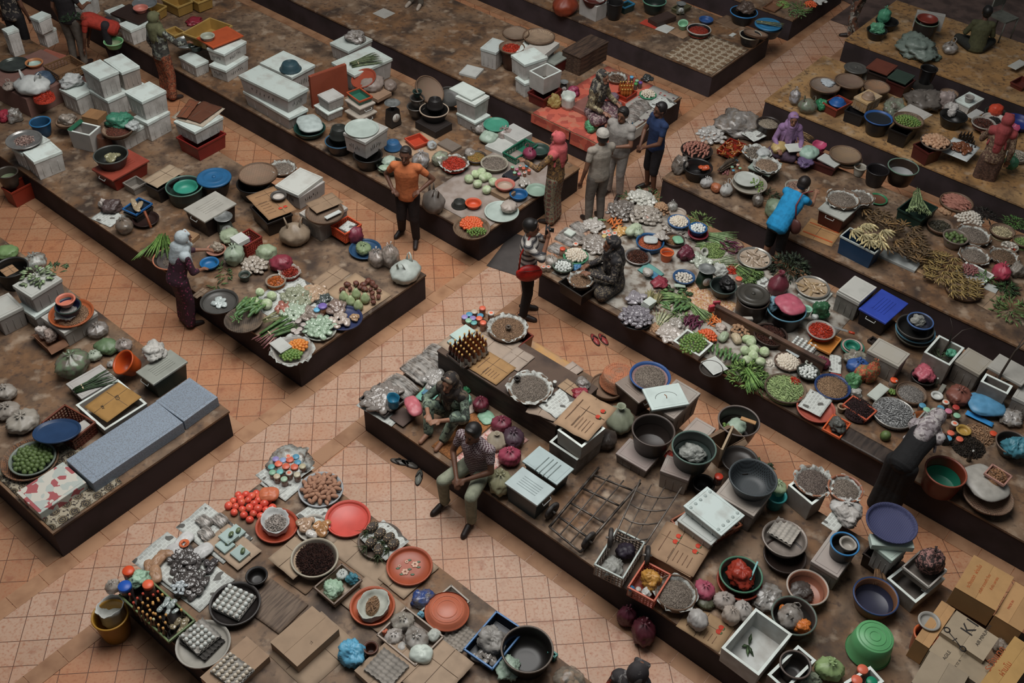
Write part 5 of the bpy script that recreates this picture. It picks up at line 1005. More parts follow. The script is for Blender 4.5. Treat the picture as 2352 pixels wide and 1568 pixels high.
fo=bx('open',(1800,1255),(2130,1515),(2420,1130),.26,'large empty white foam box with bits of leaf',T,'#a7a9a6',writing=0);leafy(2040,1215,60,'small green leaf scraps in the large empty foam box',zb=T+.04,n=5,hh=.1)
view('0')
bag(1440,1415,42,'maroon bag hanging dark beside the platform foot','#4f222e','tied',0,1.6,.97);bag(1478,1450,60,'larger maroon bag on the tiles by the platform foot','#4d1f28','tied',0,1.2,.97);pile('palm_lime',Spot(at(1470,1405,.2),.12,.12,'maroon bag on the tiles'),9,'dark green fruit','fruit')
view('P')
tb=b(283,960,402,.2,'round black tub of bags next to the big foam tray','#3b322e','plastic_tub','tub',T+.02,.8,rim='#4f5a52',inner='#34302d');bag(250,960,250,'clear knotted carrier bag in the round black tub','#8f8983','carrier',T+.1,.8,.8);bag(360,1060,170,'orange plastic bag spilling over the black tub','#b5652a','crumple',T+.15,.5);bag(190,900,100,'orange bag corner behind the clear carrier bag','#b5652a','crumple',T+.15,.5)
tb=b(405,705,372,.16,'pinkish clay bowl with a folded dark cloth in it','#9a6a55',zb=T,rb=.8,rim='#9c9187',inner='#8a5a48');bag(360,750,230,'folded dark grey cloth in the clay bowl','#3f3834','crumple',T+.03,.35,.98,'cloth','folded_cloth')
bd=bx('open',(30,1490),(200,1630),(490,1370),.2,'small foam box holding a clear black pot at the bottom edge',T,'#6d625b');b(295,1400,280,.2,'clear black plastic pot inside the small foam box','#211c1a','pot','pot',T+.04,rim='#554a44')
ld=b(198,262,400,.1,'grey metal tray carrying an egg flat','#7a706a','round_tray','tray',T+.1,.85,m=mat('#7d746d',None,6,.4,metal=.3));egg_tray((45,200),(255,322),(350,180),ld.z-.03,'empty pale egg flat on the grey metal tray','#a09a92');b(200,420,380,.1,'dark basin under the grey metal tray','#2a211d',zb=T)
fx=bx('foam',(430,470),(680,620),(880,330),.3,'narrow foam box with brown tape under the blue bucket',T,'#7a706a','#8f857f');bk=b(740,315,255,.2,'dark bucket with bright blue rim on the narrow foam box','#1d2024','plastic_bucket','bucket',fx.z,.8,rim='#2f6a98',inner='#3a3633');b(770,310,150,.08,'clear plastic dish in the blue rimmed bucket','#8d877f','dish','dish',fx.z+.1)
paper((530,140),(660,230),(790,60),'newspaper page on foam beside the blue rimmed bucket',T+.25);bag(770,50,250,'crumpled white bag behind the blue rimmed bucket','#a09b96','crumple',T+.25,.45)
f3=bx('foam',(960,330),(1150,420),(1370,350),.35,'thick pale foam block under the dark blue colander tray',T+.1,'#8a8783','#a7b5ac');slab((960,220),(985,325),(1370,355),.08,'pale green foam slab right under the dark blue colander',f3.z,'#a3b0a8');tray(1163,125,452,.06,'wide dark blue perforated tray with black rim','#2c2f4d',f3.z+.1,m=pattern('checks','#2b2d4a','#3a3d5c',sc=70))
bx('bin',(890,400),(1150,560),(1280,430),.22,'dark wet crate under the pale foam',T,'#2c221e')
bunch(1055,560,260,'straw hand broom standing against the dark crate','x',('#8a6a4c','#5f4633'),40,rot=-PI/2-.2,zb=T+.12,r=.003,spread=.28,cat='broom',name='hand_broom')
tb=b(1020,785,400,.18,'round basin with navy rim standing on stained concrete','#6b4a35',zb=T,rb=.8,rim='#2b3c60',inner='#2b2c3c')
tb=b(1010,1150,400,.28,'upturned bright green basin with concentric rings','#548f5e','wash_basin','basin',T,.84,flip=True,rings=3)
fo=bx('open',(1170,640),(1390,890),(1590,620),.22,'grey foam box under a clear crate',T,'#6b625b');cr=bx('bin',(1265,520),(1500,720),(1650,560),.12,'clear crate beneath the batik bundle',T+.24,'#6d655e','#a29d96');bag(1515,470,235,'black and pink batik cloth bundle tied at the top','#6f4a47','tied',T+.3,1.15,.98,'bundle','cloth_bundle',m=pattern('blotch','#8d6660','#1f1716','#2a1d1c',sc=28));slab((1440,730),(1500,775),(1650,540),.02,'edge of a white foam lid printed with dark letters',T+.2,'#a5a8a2')
bag(1180,600,120,'light brown dried husk between broom and foam box','#7a5a42','crumple',T,.9,.98,'husk','husk')
view('P')
k1=bx('carton',(1720,705),(2095,915),(2270,620),.3,'brown carton with orange lettering, farthest of the cartons',T+.1,'#a07c52');text=text_on(bpy.data.objects.new('x',None),'.',.01,(0,0,0));bpy.data.objects.remove(text)
def carton_print(sp_,lines,label,c):
    o=root('printed_lettering',label,'lettering',(sp_.c.x,sp_.c.y,sp_.z+.006),sp_.rz)
    for s,sz,x,y in lines:text_on(o,s,sz,(x,y,0),0,c)
    return o
carton_print(k1,[('ระวังแตก  ผ่านโม',.055,.0,.1),('บริษัท ขวดแก้ว ไทย',.04,-.02,-.02),('จำกัด มหาชน',.04,.05,-.1)],'orange lettering on the farthest carton','#a34f25')
k2=bx('carton',(2080,960),(2330,1110),(2520,800),.3,'brown carton with white arrow sticker at the right edge',T+.05,'#a17d55');carton_print(k2,[('โรงงาน',.05,-.06,.16),('MADE IN',.035,-.04,.06)],'orange lettering on the right edge carton','#a0452a')
k3=bx('carton',(1385,1180),(1510,1270),(1720,900),.33,'brown carton with orange stamp under the grey printed cartons',T,'#a07c55')
k4=bx('carton',(1610,1110),(1990,1385),(2115,1170),.4,'grey brown carton with a big K1 mark and wheel axle drawing',T,'#93846f');o=carton_print(k4,[('K1',.19,.1,-.02),('AIR MINUMAN',.05,.1,-.12)],'big K1 mark and small words printed on the grey carton','#2a2522');G().tube([(-.2,.0,0),(-.16,.08,0),(-.12,.18,0)],.006,5).tube([(-.19,.1,0),(-.13,.08,0)],.005,5).put('axle_drawing',mat('#2a2522'),o)
g=G();[g.lathe([(.022,0),(.036,.001),(.022,.002)],20,M=Matrix.Translation((x,y,0)))for x,y in((-.2,-.02),(-.11,.2))];g.put('wheel_drawing',mat('#2a2522'),o)
k5=bx('carton',(1500,1270),(1950,1600),(2060,1420),.34,'carton flap with black arrows below the K1 carton',T,'#8f806b');carton_print(k5,[('FRAGILE',.05,-.1,.1),('NO. 12  A',.035,-.1,-.02)],'small black words printed on the flap below K1','#3a332d')
k6=bx('carton',(1345,1560),(1700,1800),(1850,1500),.36,'lowest grey carton with wheel drawing at the bottom edge',T,'#8a7c69');k7=bx('carton',(1990,1580),(2200,1750),(2450,1280),.38,'brown carton with orange letters in the bottom right corner',T,'#a2804f');carton_print(k7,[('ระวังแตก',.1,-.02,.12),('ผ่านโม',.08,-.05,.0)],'large orange letters on the bottom right corner carton','#9a4a24')
b(1470,1130,210,.3,'orange tub hidden behind the K1 cartons','#8a4326','plastic_tub','tub',T,rim='#a5502c');b(1500,1010,190,.04,'grey pot lid behind the K1 cartons','#8a8781','pot_cover','lid',T+.32)
fo=bx('open',(720,1560),(850,1700),(1100,1560),.24,'white foam box of lidded jars at the bottom edge',T,'#a0a5a1');
for(x,y),c_,l in(((903,1440),ORG,'large jar with salmon lid at the back of the bottom foam box'),((850,1535),ORG,'large jar with salmon lid at the front of the bottom foam box'),((985,1550),'#1f7a5a','large jar with green lid in the bottom foam box')):jar(x,y,.2,l,c_,'#6a544a',T+.06,.055)
bag(600,1440,240,'clear knotted bag of green vegetables on the stained concrete','#7f9464','tied',T,.9,.93);bag(420,1530,200,'clear bag of shoots at the bottom edge','#8d9480','crumple',T,.5,.85)
bag(2150,1250,160,'clear wrapping between the cartons','#7a6e62','crumple',T,.8,.85)
view('L')
fo=bx('open',(210,1310),(445,1475),(590,1395),.3,'open foam box under the clay rimmed basket of dried fish',T,'#7a726b');bw=b(460,1268,352,.1,'clay rimmed round basket of dried fish on an open foam box','#93664e','woven_basket','basket',fo.z+.22,.85,m=woven('#94684f','#7a5240'));heap(bw,'shrimp','mixed dried fish',('#7d7068','#453a34'),r=bw.r*.86,liner=True,z=bw.z-.03,label='mixed dried fish heaped in the clay rimmed basket',cat='dried fish')
bw=b(745,1335,310,.1,'second basket of dried fish behind the foam box','#6b4436','woven_basket','basket',T+.28,.85,rim='#8a5a44');heap(bw,'anchovy','dried fish',r=bw.r*.84,liner=True,z=bw.z-.04,label='dried fish heaped in the second basket with newspaper',cat='dried fish');b(745,1400,240,.24,'dark pail carrying the second basket','#2a211d','pail','bucket',T)
bag(750,1510,260,'knotted white bag in front of the second fish basket','#aaa8a4','tied',T+.2,.6)
view('K')
mm,nt,bs=newmat('perforated_plastic');tc=nn(nt,'ShaderNodeTexCoord');ck=nn(nt,'ShaderNodeTexBrick');ck.offset=0;ck.inputs['Scale'].default_value=55;ck.inputs['Brick Width'].default_value=1;ck.inputs['Row Height'].default_value=1;ck.inputs['Mortar Size'].default_value=.28;ck.inputs[1].default_value=(.01,.01,.01,1);ck.inputs[2].default_value=(.01,.01,.01,1);ck.inputs[3].default_value=lin('#34393c',GAIN);nt.links.new(tc.outputs['Object'],ck.inputs[0]);nt.links.new(ck.outputs[0],bs.inputs['Base Color'])
f6=bx('foam',(1735,1385),(2085,1590),(2250,1380),.34,'stained foam box under the big colander',T,'#6f655e','#8d847c');co_=b(2077,1238,432,.2,'big grey perforated colander basket','#2f3336','colander','colander',f6.z,.72,m=mm,rim='#3d4244')
b(1960,1080,330,.06,'flat dark basket behind the colander with leaves','#241f1c','woven_basket','basket',T+.3);leafy(2130,1150,200,'small green leaves behind the colander',('#3d4f33','#232d1e'),T+.3,30,.3);bag(2300,1330,160,'clear green bag in a teal tub beside the colander','#93a583','tied',T+.1,.9,.85);b(2290,1400,180,.2,'teal tub beside the colander','#2a7474','plastic_tub','tub',T);jar(1770,1225,.14,'jar with red lid tucked left of the colander','#a83524','#3a2c28',T+.15,.05);b(1630,1290,200,.12,'black bowl between taped foam box and colander','#161312','bowl','bowl',T)

# woman in camouflage corner
view('J')
bt=bx('bin',(880,530),(1112,692),(1300,540),.08,'black tray of dried fish packets at the platform corner',T,'#211d1b','#3c3633','plastic_tray','tray');paper((870,590),(1165,800),(1240,720),'newspaper edge under the black tray at the corner',T+.002)
packets(Spot(bt.c,T+.06,.24,''),30,'clear packet of dried fish in the black corner tray',('#8f8781','#4c453f'),.1,hh=.3,sq=.8,rz=bt.rz,long=2.2);bag(1190,560,130,'petrol blue open bag in the black corner tray','#1f6480','open',T+.14,.8,.97)
for L_,F_,R_,l in(((1060,370),(1300,520),(1450,420),'nearest big clear pack of long dried fish beside the corner tray'),((1225,230),(1450,400),(1670,250),'big clear pack of long dried fish in the middle'),((1430,100),(1650,220),(1760,110),'farthest clear pack of long dried fish by the bench end')):fishpack(L_,F_,R_,.09,l,T+.01,('#99928b','#4f4741'),11)
packets(sp(1560,370,200,T+.03),8,'silvery clear scrap packet in front of the long fish packs',('#a8a5a1','#5f5852'),.12)
bag(1370,600,250,'coral pink cloth bag held by the woman in camouflage','#b7636b','pillow',T+.16,.3,.98,'cloth','pink_cloth',.55);sheet((1410,520),(1530,600),(1640,420),'mint and blue folded bags behind the woman in camouflage','#6fa493',T+.02,name='folded_bags',cat='bags');sheet((1450,480),(1530,540),(1600,450),'steel blue folded pouch on the mint bags','#4a6f86',T+.05,name='pouch',cat='pouch')
sheet((1150,700),(1275,785),(1400,690),'dark grey tray board in front of the pink cloth','#54453f',T+.03,name='tray_board',cat='board')
uvsheet(-5.93,-5.6,6.12,7.0,'rust brown coarse mat under the woman in camouflage',mat('#8a5a34','#6b4428',40,.95),name='coarse_mat',cat='mat');uvsheet(-5.58,-5.1,6.12,7.0,'pink and white patterned mat between the two seated people',pattern('blotch','#b98d84','#b5a39c','#a06a60',sc=14),name='patterned_mat',cat='mat')
for x,y,w_,hr,st,cc,l in((1810,545,170,.7,'tied','#7cae96','mint green knotted bag behind the woman in camouflage'),(1850,610,170,.15,'pillow','#96867b','flat grey cloth under the mint green bag'),(1975,580,150,1.0,'tied','#5d2430','dark maroon bag against the bench'),(2030,700,170,.2,'pillow','#7fa58c','pale green folded bag in front of the maroon bag'),(2160,760,180,.8,'tied','#6d2f3d','maroon knotted bag beside the pale green folded bag'),(2270,880,210,.75,'tied','#43303a','dark purple knotted bag behind the seated man'),(2235,1050,200,.85,'tied','#8a3a4c','wine red round knotted bag by the ridged lid'),(2120,900,200,.8,'sack','#8d8372','beige sack behind the seated man'),(2150,1280,240,.95,'tied','#7d7a5f','olive sack between the seated man and the storage tub'),(1870,430,110,.5,'crumple','#3f8a5c','bright green bag at the foot of the bench')):bag(x,y,w_,l,cc,st,T,hr,.97)
# slippers
view('J');s_=at(1250,1105,.03);slipper(at(1250,1105,0),1.2,'dark slipper with grey insole pointing left, by the platform foot','#6a655f');slipper(at(1335,1125,0),1.0,'dark slipper right behind the left pointing one','#6a655f');slipper(at(1420,1245,0),-.2,'dark grey slipper lying apart nearer the seated man','#6f7068')
view('K');slipper(at(655,5,0),.3,'left red slipper on the tiles between two platforms','#8d3a38');slipper(at(728,2,0),.35,'right red slipper on the tiles between two platforms','#8d3a38')

# ================================================================ vegetable platform on the right with the seated woman in black
uvsheet(-6.9,-3.1,9.75,12.1,'old newspapers and plastic covering the vegetable platform',mat('#8d8880','#57493d',7,.8,det=8),T+.003,'newspaper','newspaper')
view('0');sheet((1125,610),(1205,642),(1250,560),'black plastic sheet on the tiles beside the photographer','#3f3a38',.0,'plastic_sheet','sheet',fold=False)
view('G')
leafy(1130,235,230,'green spring leaves at the walkway tip of the heap',('#587040','#33472a'),T,46,.35,w=.012);leafy(955,235,110,'small green leaves left of the white packets',('#4d663c','#2c3f26'),T,24,.35,w=.012)
packets(sp(1075,290,280,T),34,'white paper packet in the pile at the walkway end',('#b9b9b0','#8f8c84'),.085,hh=.5,sq=.8,rz=-.8);pile('potato',sp(1245,370,190,T),30,'ginger coloured root','root',label='brown root in the pile beside the white packets',hh=.5,lay=2,s=.8);bag(1350,330,90,'pointed clear bag above the blue egg basket','#a5a5a0','tied',T,1.2,.8);tray(1400,385,150,.04,'round woven tray edge behind the blue egg basket','#8f8378',T)
packets(sp(900,390,300,T),40,'dark clear spice packet in the heap behind the carrots',('#7f7770','#2f2926'),.075,hh=.45);packets(sp(1090,430,360,T),46,'clear mixed snack packet in the middle heap',('#a39d93','#5d4f45'),.075,hh=.35,sq=.8);packets(sp(1120,420,110,T+.06),6,'reddish packet in the middle heap',('#a3563f','#b5aaa0'),.07);packets(sp(1370,540,220,T),24,'clear egg shaped packet below the blue egg basket',('#a39c93','#6d645c'),.07,hh=.35)
bw=b(1408,462,195,.09,'blue basket of cream eggs at the back of the heap','#2b4a78',zb=T+.06,rim='#35577f');pile('egg',bw,60,'cream egg','egg',label='cream egg in the blue basket',z=bw.z-.02,hh=.45,s=.9,lay=1)
b(1583,570,180,.06,'dark red bowl under the blue bowl of white eggs','#6d2530','bowl','bowl',T+.06);bw=b(1583,520,160,.1,'blue bowl of white eggs','#1f4c78','bowl','bowl',T+.1);pile('white_egg',bw,26,'white egg','egg',label='white egg in the blue bowl',z=bw.z-.025,hh=.25,s=.9)
egg_tray((1445,590),(1590,650),(1660,570),T+.01,'grey egg tray under the blue bowl','#8a857e')
leafy(1600,455,210,'pale green leafy beans by the aisle',('#7c8f55','#4d6236'),T,70,.5,w=.013);bunch(1790,590,290,'bundle of pale long beans lying by the aisle','b',('#7d9268','#51683f'),30,-.35,T,.011,.5,thick=.09,tie=False);bunch(1620,660,110,'ends of the pale long bean bundle','b',('#7a8c62','#4a5f38'),12,2.6,T,.01,.5)
pile('eggplant',sp(1870,690,230,T+.03),16,'slim purple brinjal','brinjal',label='slim dark brinjal in the heap by the silver tray',hh=.4,s=.75);winnow(1900,680,180,'woven tray under the slim dark brinjals',T)
heap(Spot(at(1710,735,T),T,.2,'okra'),'beans','green okra',r=.2,z=T+.01,label='green chilli pods heaped beside the long beans',cat='green pods');b(1625,710,70,.07,'white plastic cup lying on the green pods','#a5a39c','cup','cup',T+.06,tilt=(.7,.5,0));packets(sp(1600,820,190,T),8,'white leaf shaped packet under the green pods',('#b5b7ae','#6d7a62'),.1,hh=.15)
bunch(1830,820,230,'white stemmed spring onions tied together','o',('#a3aa92','#70805a'),26,.15,T+.02,.008,.45,thick=.06)
mt=tray(2092,790,305,.04,'shiny round steel tray of pale dried fish at the aisle','#8f8c86',T+.03,m=mat('#a09d96',None,6,.25,metal=.6),inner='#97897a');packets(mt,12,'thin pale dried fish on the steel tray',('#9d8b78','#6d5c4c'),.05,z=mt.z-.03,hh=.02,long=2.6,R=mt.r*.8)
bunch(1990,900,240,'pale green beans and leaves before the steel tray','b',('#6b8248','#3f5a30'),26,-.9,T,.007,.5,thick=.06,leaf=True);heap(Spot(at(1880,900,T),T,.12,'x'),'chili','red chillies',r=.13,z=T+.01,label='small red chillies heap before the steel tray',cat='red chillies');leafy(2050,960,150,'pale chopped greens beside the orange lidded jar',('#7a9056','#4d6438'),T,40,.4,w=.01);jar(1950,975,.11,'jar with orange lid before the pale greens',ORG,'#8a7a70',T,.05)
paper((1980,1010),(2120,1100),(2260,1020),'newspaper under the maroon bag',T,.02);bag(1770,900,150,'white knotted bag beside the scale pan','#b0b2ac','crumple',T,.6)
for i,(x,y)in enumerate(((640,450),(668,468),(650,490),(695,485),(710,455))):p=at(x,y,T+.03);fruit_obj('cucumber',(p.x,p.y,T+.03),(0,0,-.7+.15*i),.75,'short green cucumber left of the carrots','cucumber','cucumbers beside the carrots')
for i in range(12):p=at(790+9*i,445+(i%5)*16,T+.03);fruit_obj('carrot',(p.x,p.y,T+.03+.01*(i%3)),(0,0,-2.3+.3*(i%4)-(.6 if i>7 else 0)),.9,'orange carrot on white paper among the dark packets','carrot','carrots in the vegetable heap')
slab((800,430),(850,470),(890,430),.01,'sheet of white paper under the carrots',T,'#b0b0aa','paper_sheet','paper')
for L_,F_,R_,l in(((430,480),(520,570),(600,520),'striped packet of long dried fish, farthest at the left edge'),((300,600),(470,700),(560,570),'big striped packet of long dried fish behind the egg plate'),((220,690),(330,760),(400,690),'small striped packet of dried fish by the photographer')):fishpack(L_,F_,R_,.07,l,T,('#97908a','#4c443f'),8)
packets(sp(640,520,190,T),18,'silvery rolled packet in the left row',('#b5b1aa','#6d645e'),.08,hh=.3,long=1.8);packets(sp(660,690,280,T),32,'clear packet of brown bits behind the black scarf',('#9a928a','#4d443e'),.09,hh=.3)
slab((375,560),(440,600),(480,560),.04,'pale label card on the big striped packet',T+.08,'#aab0a8','label_card','card')
for x,y,c_,l in((783,585,'#b5aaa0','round white lid with orange sticker, nearer one behind the seated woman'),(830,568,'#b5aaa0','round white lid with orange sticker, farther one behind the seated woman'),(738,560,CRM,'cream lidded jar behind the seated woman'),(775,550,CRM,'cream lidded jar beside the orange stickers'),(740,592,'#b3a06a','yellow lidded jar behind the seated woman'),(770,622,GRN,'green lidded jar nearest behind the seated woman'),(480,663,'#b5aaa0','white lidded jar with red sticker by the egg plate')):jar(x,y,.1,l,c_,'#6a5248',T+.02,.042)
jar(362,705,.13,'plastic jar with bright red lid by the egg plate','#c04a30','#8a6a5c',T,.042);packets(sp(890,570,130,T),10,'yellow and orange packet behind the seated woman',('#b09a5c','#a3663c'),.07);bag(1000,540,190,'long pale green bag across the heap behind the scarf','#a5b096','pillow',T+.05,.45,.95,sq=.5);bag(1040,560,110,'knotted end of the pale green bag','#a0ac94','tied',T+.05,.7,.9)
pl=tray(480,775,225,.03,'green plate heaped with cream eggs','#3f7a5a',T+.02);pile('egg',pl,70,'cream egg','egg',label='cream egg on the green plate',hh=.5,s=.9,z=pl.z);
bw=b(365,860,185,.09,'dark bowl of white eggs at the platform corner','#343a34','bowl','bowl',T+.01,rim='#4a554a');pile('white_egg',bw,30,'white egg','egg',label='white egg in the dark corner bowl',z=bw.z-.03,hh=.25,s=.9)
bag(490,880,90,'small blue bag beside the corner egg bowl','#3a6a90','crumple',T,.7);tray(630,860,140,.04,'small dark dish of white salt behind the shrimp basket','#3a3632',T+.02,inner='#b0b2ad')
bk=bx('bin',(400,1010),(540,1180),(650,1010),.2,'dark tub under the shrimp basket at the corner',T,'#28231f');wk=winnow(525,985,235,'basket of dried shrimp at the corner by the photographer',T+.2,'#4a3c30');heap(wk,'shrimp','dried shrimp',r=wk.r*.9,z=wk.z+.01,liner=True,label='dried shrimp heaped in the corner basket',cat='dried shrimp')
pile('potato',sp(200,790,110,T),22,'small brown potato','potato',label='small brown potato in the clear bag by the photographer',s=.7,hh=.4);bag(260,820,120,'clear bag of dry goods next to the small potatoes','#a39e96','tied',T,.9,.75);jar(235,870,.09,'squat jar with pale lid by the photographer',CRM,'#8a7a6a',T,.035);jar(190,870,.09,'squat jar with cream lid at the platform tip',CRM,'#8a7a6a',T,.035)
k1_=tray(1150,645,250,.1,'blue tray of orange pickle packets','#23507a',T+.02,rb=.9);heap(k1_,'shred','orange pickle',('#a3502e','#6d3a28'),z=k1_.z-.03,label='orange and red pickles in the blue tray',cat='pickles');bag(1155,630,130,'white square packet on the orange pickles','#b3b7b5','pillow',T+.13,.25,.98);packets(sp(1240,610,110,T+.12),6,'clear packet of white bits on the pickles',('#b0aca5','#7a6e66'),.09)
k2_=tray(1365,625,190,.06,'dark round tray of tiny dried peppers','#3f332e',T+.02);heap(k2_,'shred','tiny dried peppers',('#8a5f3e','#5a4a34'),label='tiny dried peppers in the dark round tray',cat='dried peppers');bag(1400,630,110,'green and white snack packet on the tiny peppers','#6f9a7c','pillow',T+.09,.3)
mt=tray(1040,775,235,.05,'steel tray of dark dried fruit behind the seated woman','#8f8b88',T+.02,m=mat('#8f8b88',None,6,.3,metal=.5));heap(mt,'dark','dark dried fruit',('#5a3426','#2c1a14'),label='dark dried fruit on the steel tray',cat='dried fruit')
uvsheet(-5.25,-4.45,10.45,11.0,'yellow floral cloth under the orange bucket',pattern('blotch','#a3835c','#b09a86','#8f5a3c',sc=22),name='floral_cloth',cat='cloth');b(1303,740,120,.15,'small orange bucket with wire handle','#b3562e','small_bucket','bucket',T+.01,.75,handle=True)
gb=b(1455,960,195,.08,'blue rimmed bowl of peeled garlic','#2b4a70','bowl','bowl',T+.02,inner='#8a8f8c');pile('garlic',gb,30,'garlic','garlic',label='white garlic bulb in the blue rimmed bowl',z=gb.z-.04,hh=.2);slab((1365,1020),(1370,1050),(1470,1060),.008,'pale printed card in front of the garlic bowl',T+.06,'#8f9a8c','price_card','card')
sheet((1040,900),(1180,1005),(1270,940),'teal and mint cloths folded by the seated woman','#5a8a84',T+.02,name='folded_cloth',cat='cloth',cr=.02);sheet((1110,920),(1190,1000),(1230,960),'steel blue cloth on the mint one','#3f6f88',T+.06,name='folded_cloth',cat='cloth');bag(1130,920,100,'clear tub of white sweets on the folded cloths','#a8a39c','lump',T+.07,.6,.85);bag(1240,1010,180,'dark red cloth spread under the folded cloths','#7d2f3a','crumple',T,.3,.97,'cloth','red_cloth');bag(1480,750,180,'dark maroon plastic bag behind the orange bucket','#5c2432','crumple',T,.6)
uvsheet(-5.55,-5.15,10.0,10.6,'swirled black and cream cloth beside the seated woman',pattern('blotch','#2f2823','#8a8274','#5a4030',sc=9),name='swirl_cloth',cat='cloth')
scale(1662,890,158,.3,'dark green weighing scale with steel pan',T+.02,'#1f3527',rz=.2);bk=b(1810,1040,240,.14,'black bowl with dark bags behind the lidded black pot','#202624','bowl','bowl',T+.04,rim='#3a4540');bag(1850,1020,170,'black plastic bag in the black bowl','#1f1d1d','crumple',T+.12,.5)
pt=b(2080,1160,290,.3,'large black pot with lid amid the vegetables','#2f251f','cooking_pot','pot',T,.9);disc_lid(2080,1110,300,'flat black lid on the large pot','#35322d',pt.z,.05,name='pot_cover')
bunch(1150,1110,150,'left bunch of pale lemongrass standing in the heap','g',('#948c68','#6d6a44'),16,1.3,T+.02,.008,.35,thick=.1);bunch(1220,1130,140,'right bunch of pale lemongrass standing in the heap','g',('#948c68','#6d6a44'),14,1.2,T+.02,.008,.35,thick=.1)
leafy(1380,1120,240,'long mustard leaves lying behind the gourds',('#556f44','#33472c'),T,34,.3,w=.035,up=.15);bunch(1360,1130,250,'green stalks of the long mustard leaves','g',('#7a905c','#4f6a3c'),14,2.9,T,.012,.3)
tk=tray(1020,1340,290,.05,'black tray at the platform edge heaped with purple packets','#171416',T+.02);packets(tk,40,'dark purple and white packet on the black tray',('#8f8a90','#251c22'),.075,hh=.45,z=tk.z);packets(sp(1010,1170,140,T+.05),9,'fat silvery roll behind the purple packets',('#a39fa3','#3f343a'),.09,hh=.3,long=1.9)
for k in range(6):slab((1050+5*k,1225-9*k),(1120+5*k,1262-9*k),(1195+5*k,1225-9*k),.018,('lowest','second lowest','third up','fourth up','fifth up','topmost')[k]+' white folded packet in the leaning stack',T+.03+.022*k,'#b0b5ae','white_packet','packet')
for i,(x,y)in enumerate(((1390,1215),(1425,1235),(1455,1250),(1495,1245),(1400,1255))):p=at(x,y,T+.04);fruit_obj('cucumber',(p.x,p.y,T+.05),(0,0,.9-.1*i),.95,'pale green gourd above the aubergines','gourd','pale gourds above the aubergines',)
leafy(1420,1310,130,'small green heads under the pale gourds',('#6f8a50','#3f5a34'),T,30,.5,w=.012);pile('cucumber',sp(1275,1225,120,T),4,'green cucumber','cucumber',label='green cucumber beside the white folded packets',s=.8,long=-.7)
bunch(1590,1260,280,'curved bundle of pale green long beans','b',('#7f9566','#56703f'),26,-1.05,T,.009,.28,thick=.07,curve=.6);bunch(1270,1330,220,'white spring onion bundle below the lemongrass','o',('#a9a992','#82885f'),24,1.0,T,.008,.45,thick=.07)
pile('eggplant',sp(1530,1385,210,T),20,'purple aubergine','aubergine',label='long purple aubergine in the front heap',hh=.4,s=.95,long=.9,lay=1);pile('carrot',sp(1720,1370,170,T),20,'orange chilli','carrot',label='dull orange carrot in the heap under the red tags',hh=.4,s=.75)
slab((1680,1220),(1690,1240),(1735,1225),.1,'left red paper tag standing on a carrot heap',T+.05,'#a33a42','red_tag','tag');slab((1715,1180),(1722,1195),(1788,1190),.12,'right red paper tag standing on a carrot heap',T+.05,'#8f3540','red_tag','tag')
bag(1790,1420,110,'white bag next to the carrots','#a89a90','crumple',T,.5);tm_=tray(1660,1500,180,.04,'hidden tray under the bright tomatoes','#5a4538',T+.02);pile('tomato',tm_,40,'bright orange tomato','tomato',label='bright orange tomato in the front heap',hh=.5,z=tm_.z,R=tm_.r*.95)
pile('potato',sp(1210,1430,150,T),26,'brown potato','potato',label='small brown potato at the edge of the front heap',hh=.4,s=.75);packets(sp(1330,1490,240,T),24,'clear bag of white onions at the platform edge',('#b0a8a0','#7a7068'),.09,hh=.3);packets(sp(1380,1400,130,T+.04),8,'clear mushroom bag behind the white onions',('#a39d95','#5d544c'),.09)
tk=bx('bin',(1865,1440),(1960,1500),(2065,1440),.06,'shallow tray of ginger roots beside a grey sign',T,'#7a6c5e');pile('potato',Spot(tk.c,T+.05,.15,''),20,'ginger','ginger',label='tan ginger root in the shallow tray',s=.8,hh=.4);slab((1962,1320),(1970,1345),(2080,1345),.13,'grey card sign standing behind the ginger tray',T+.06,'#8f8a82','card_sign','sign')
for x,y,cc,l in((1810,1505,'#9aa78c','wrapped pale lettuce, leftmost of three'),(1925,1520,'#a8997f','wrapped pale packet with orange flakes'),(2040,1530,'#9cab86','wrapped pale cabbage, rightmost of three')):bag(x,y,130,l,cc,'pillow',T,.6,.97,'wrapped vegetable','wrapped_vegetable',.6)
dk=b(2235,1480,300,.09,'dark round tray of black brown tamarind','#241a16',zb=T+.02,rb=.9,rim='#3a2c26');heap(dk,'dark','tamarind',('#4a2a20','#2c1712'),r=dk.r*.88,z=dk.z-.03,label='tamarind heaped in the dark round tray',cat='tamarind');jar(2245,1490,.08,'small pale cup stuck in the tamarind',CRM,'#a39a90',T+.1,.03)
uvbox(-4.6,-2.9,10.55,10.6,T,T+.2,'divider_board','brown wooden divider board behind the front vegetables','board',mat('#5a4234','#3d2c24',3,.7))
view('K')
cr=bx('open',(1385,10),(1595,170),(1690,40),.1,'white foam box heaped with green limes',T+.02,'#8f8780');pile('lime',Spot(cr.c,T+.1,.2,'foam box'),74,'green lime','lime',label='green lime in the white foam box',R=.24,sq=.72,rz=cr.rz,hh=.2,s=1.05)
tk=tray(1700,260,210,.04,'round tray with white paper at the platform edge','#3a3430',T+.02);slab((1610,200),(1720,320),(1850,260),.012,'white paper sheet under the small cucumbers',T+.05,'#aeb0ab','paper_sheet','paper')
for i in range(15):x=1680+(i%5)*38+(i//5)*75;y=60+(i%5)*22+(i//5)*18-(i%2)*15;p=at(x,y+20,T+.05);fruit_obj('cucumber',(p.x,p.y,T+.06+.01*(i%3)),(0,0,1.3-.1*(i%5)),.8,'small bright green cucumber in the diagonal row','cucumber','small cucumbers at the platform edge')
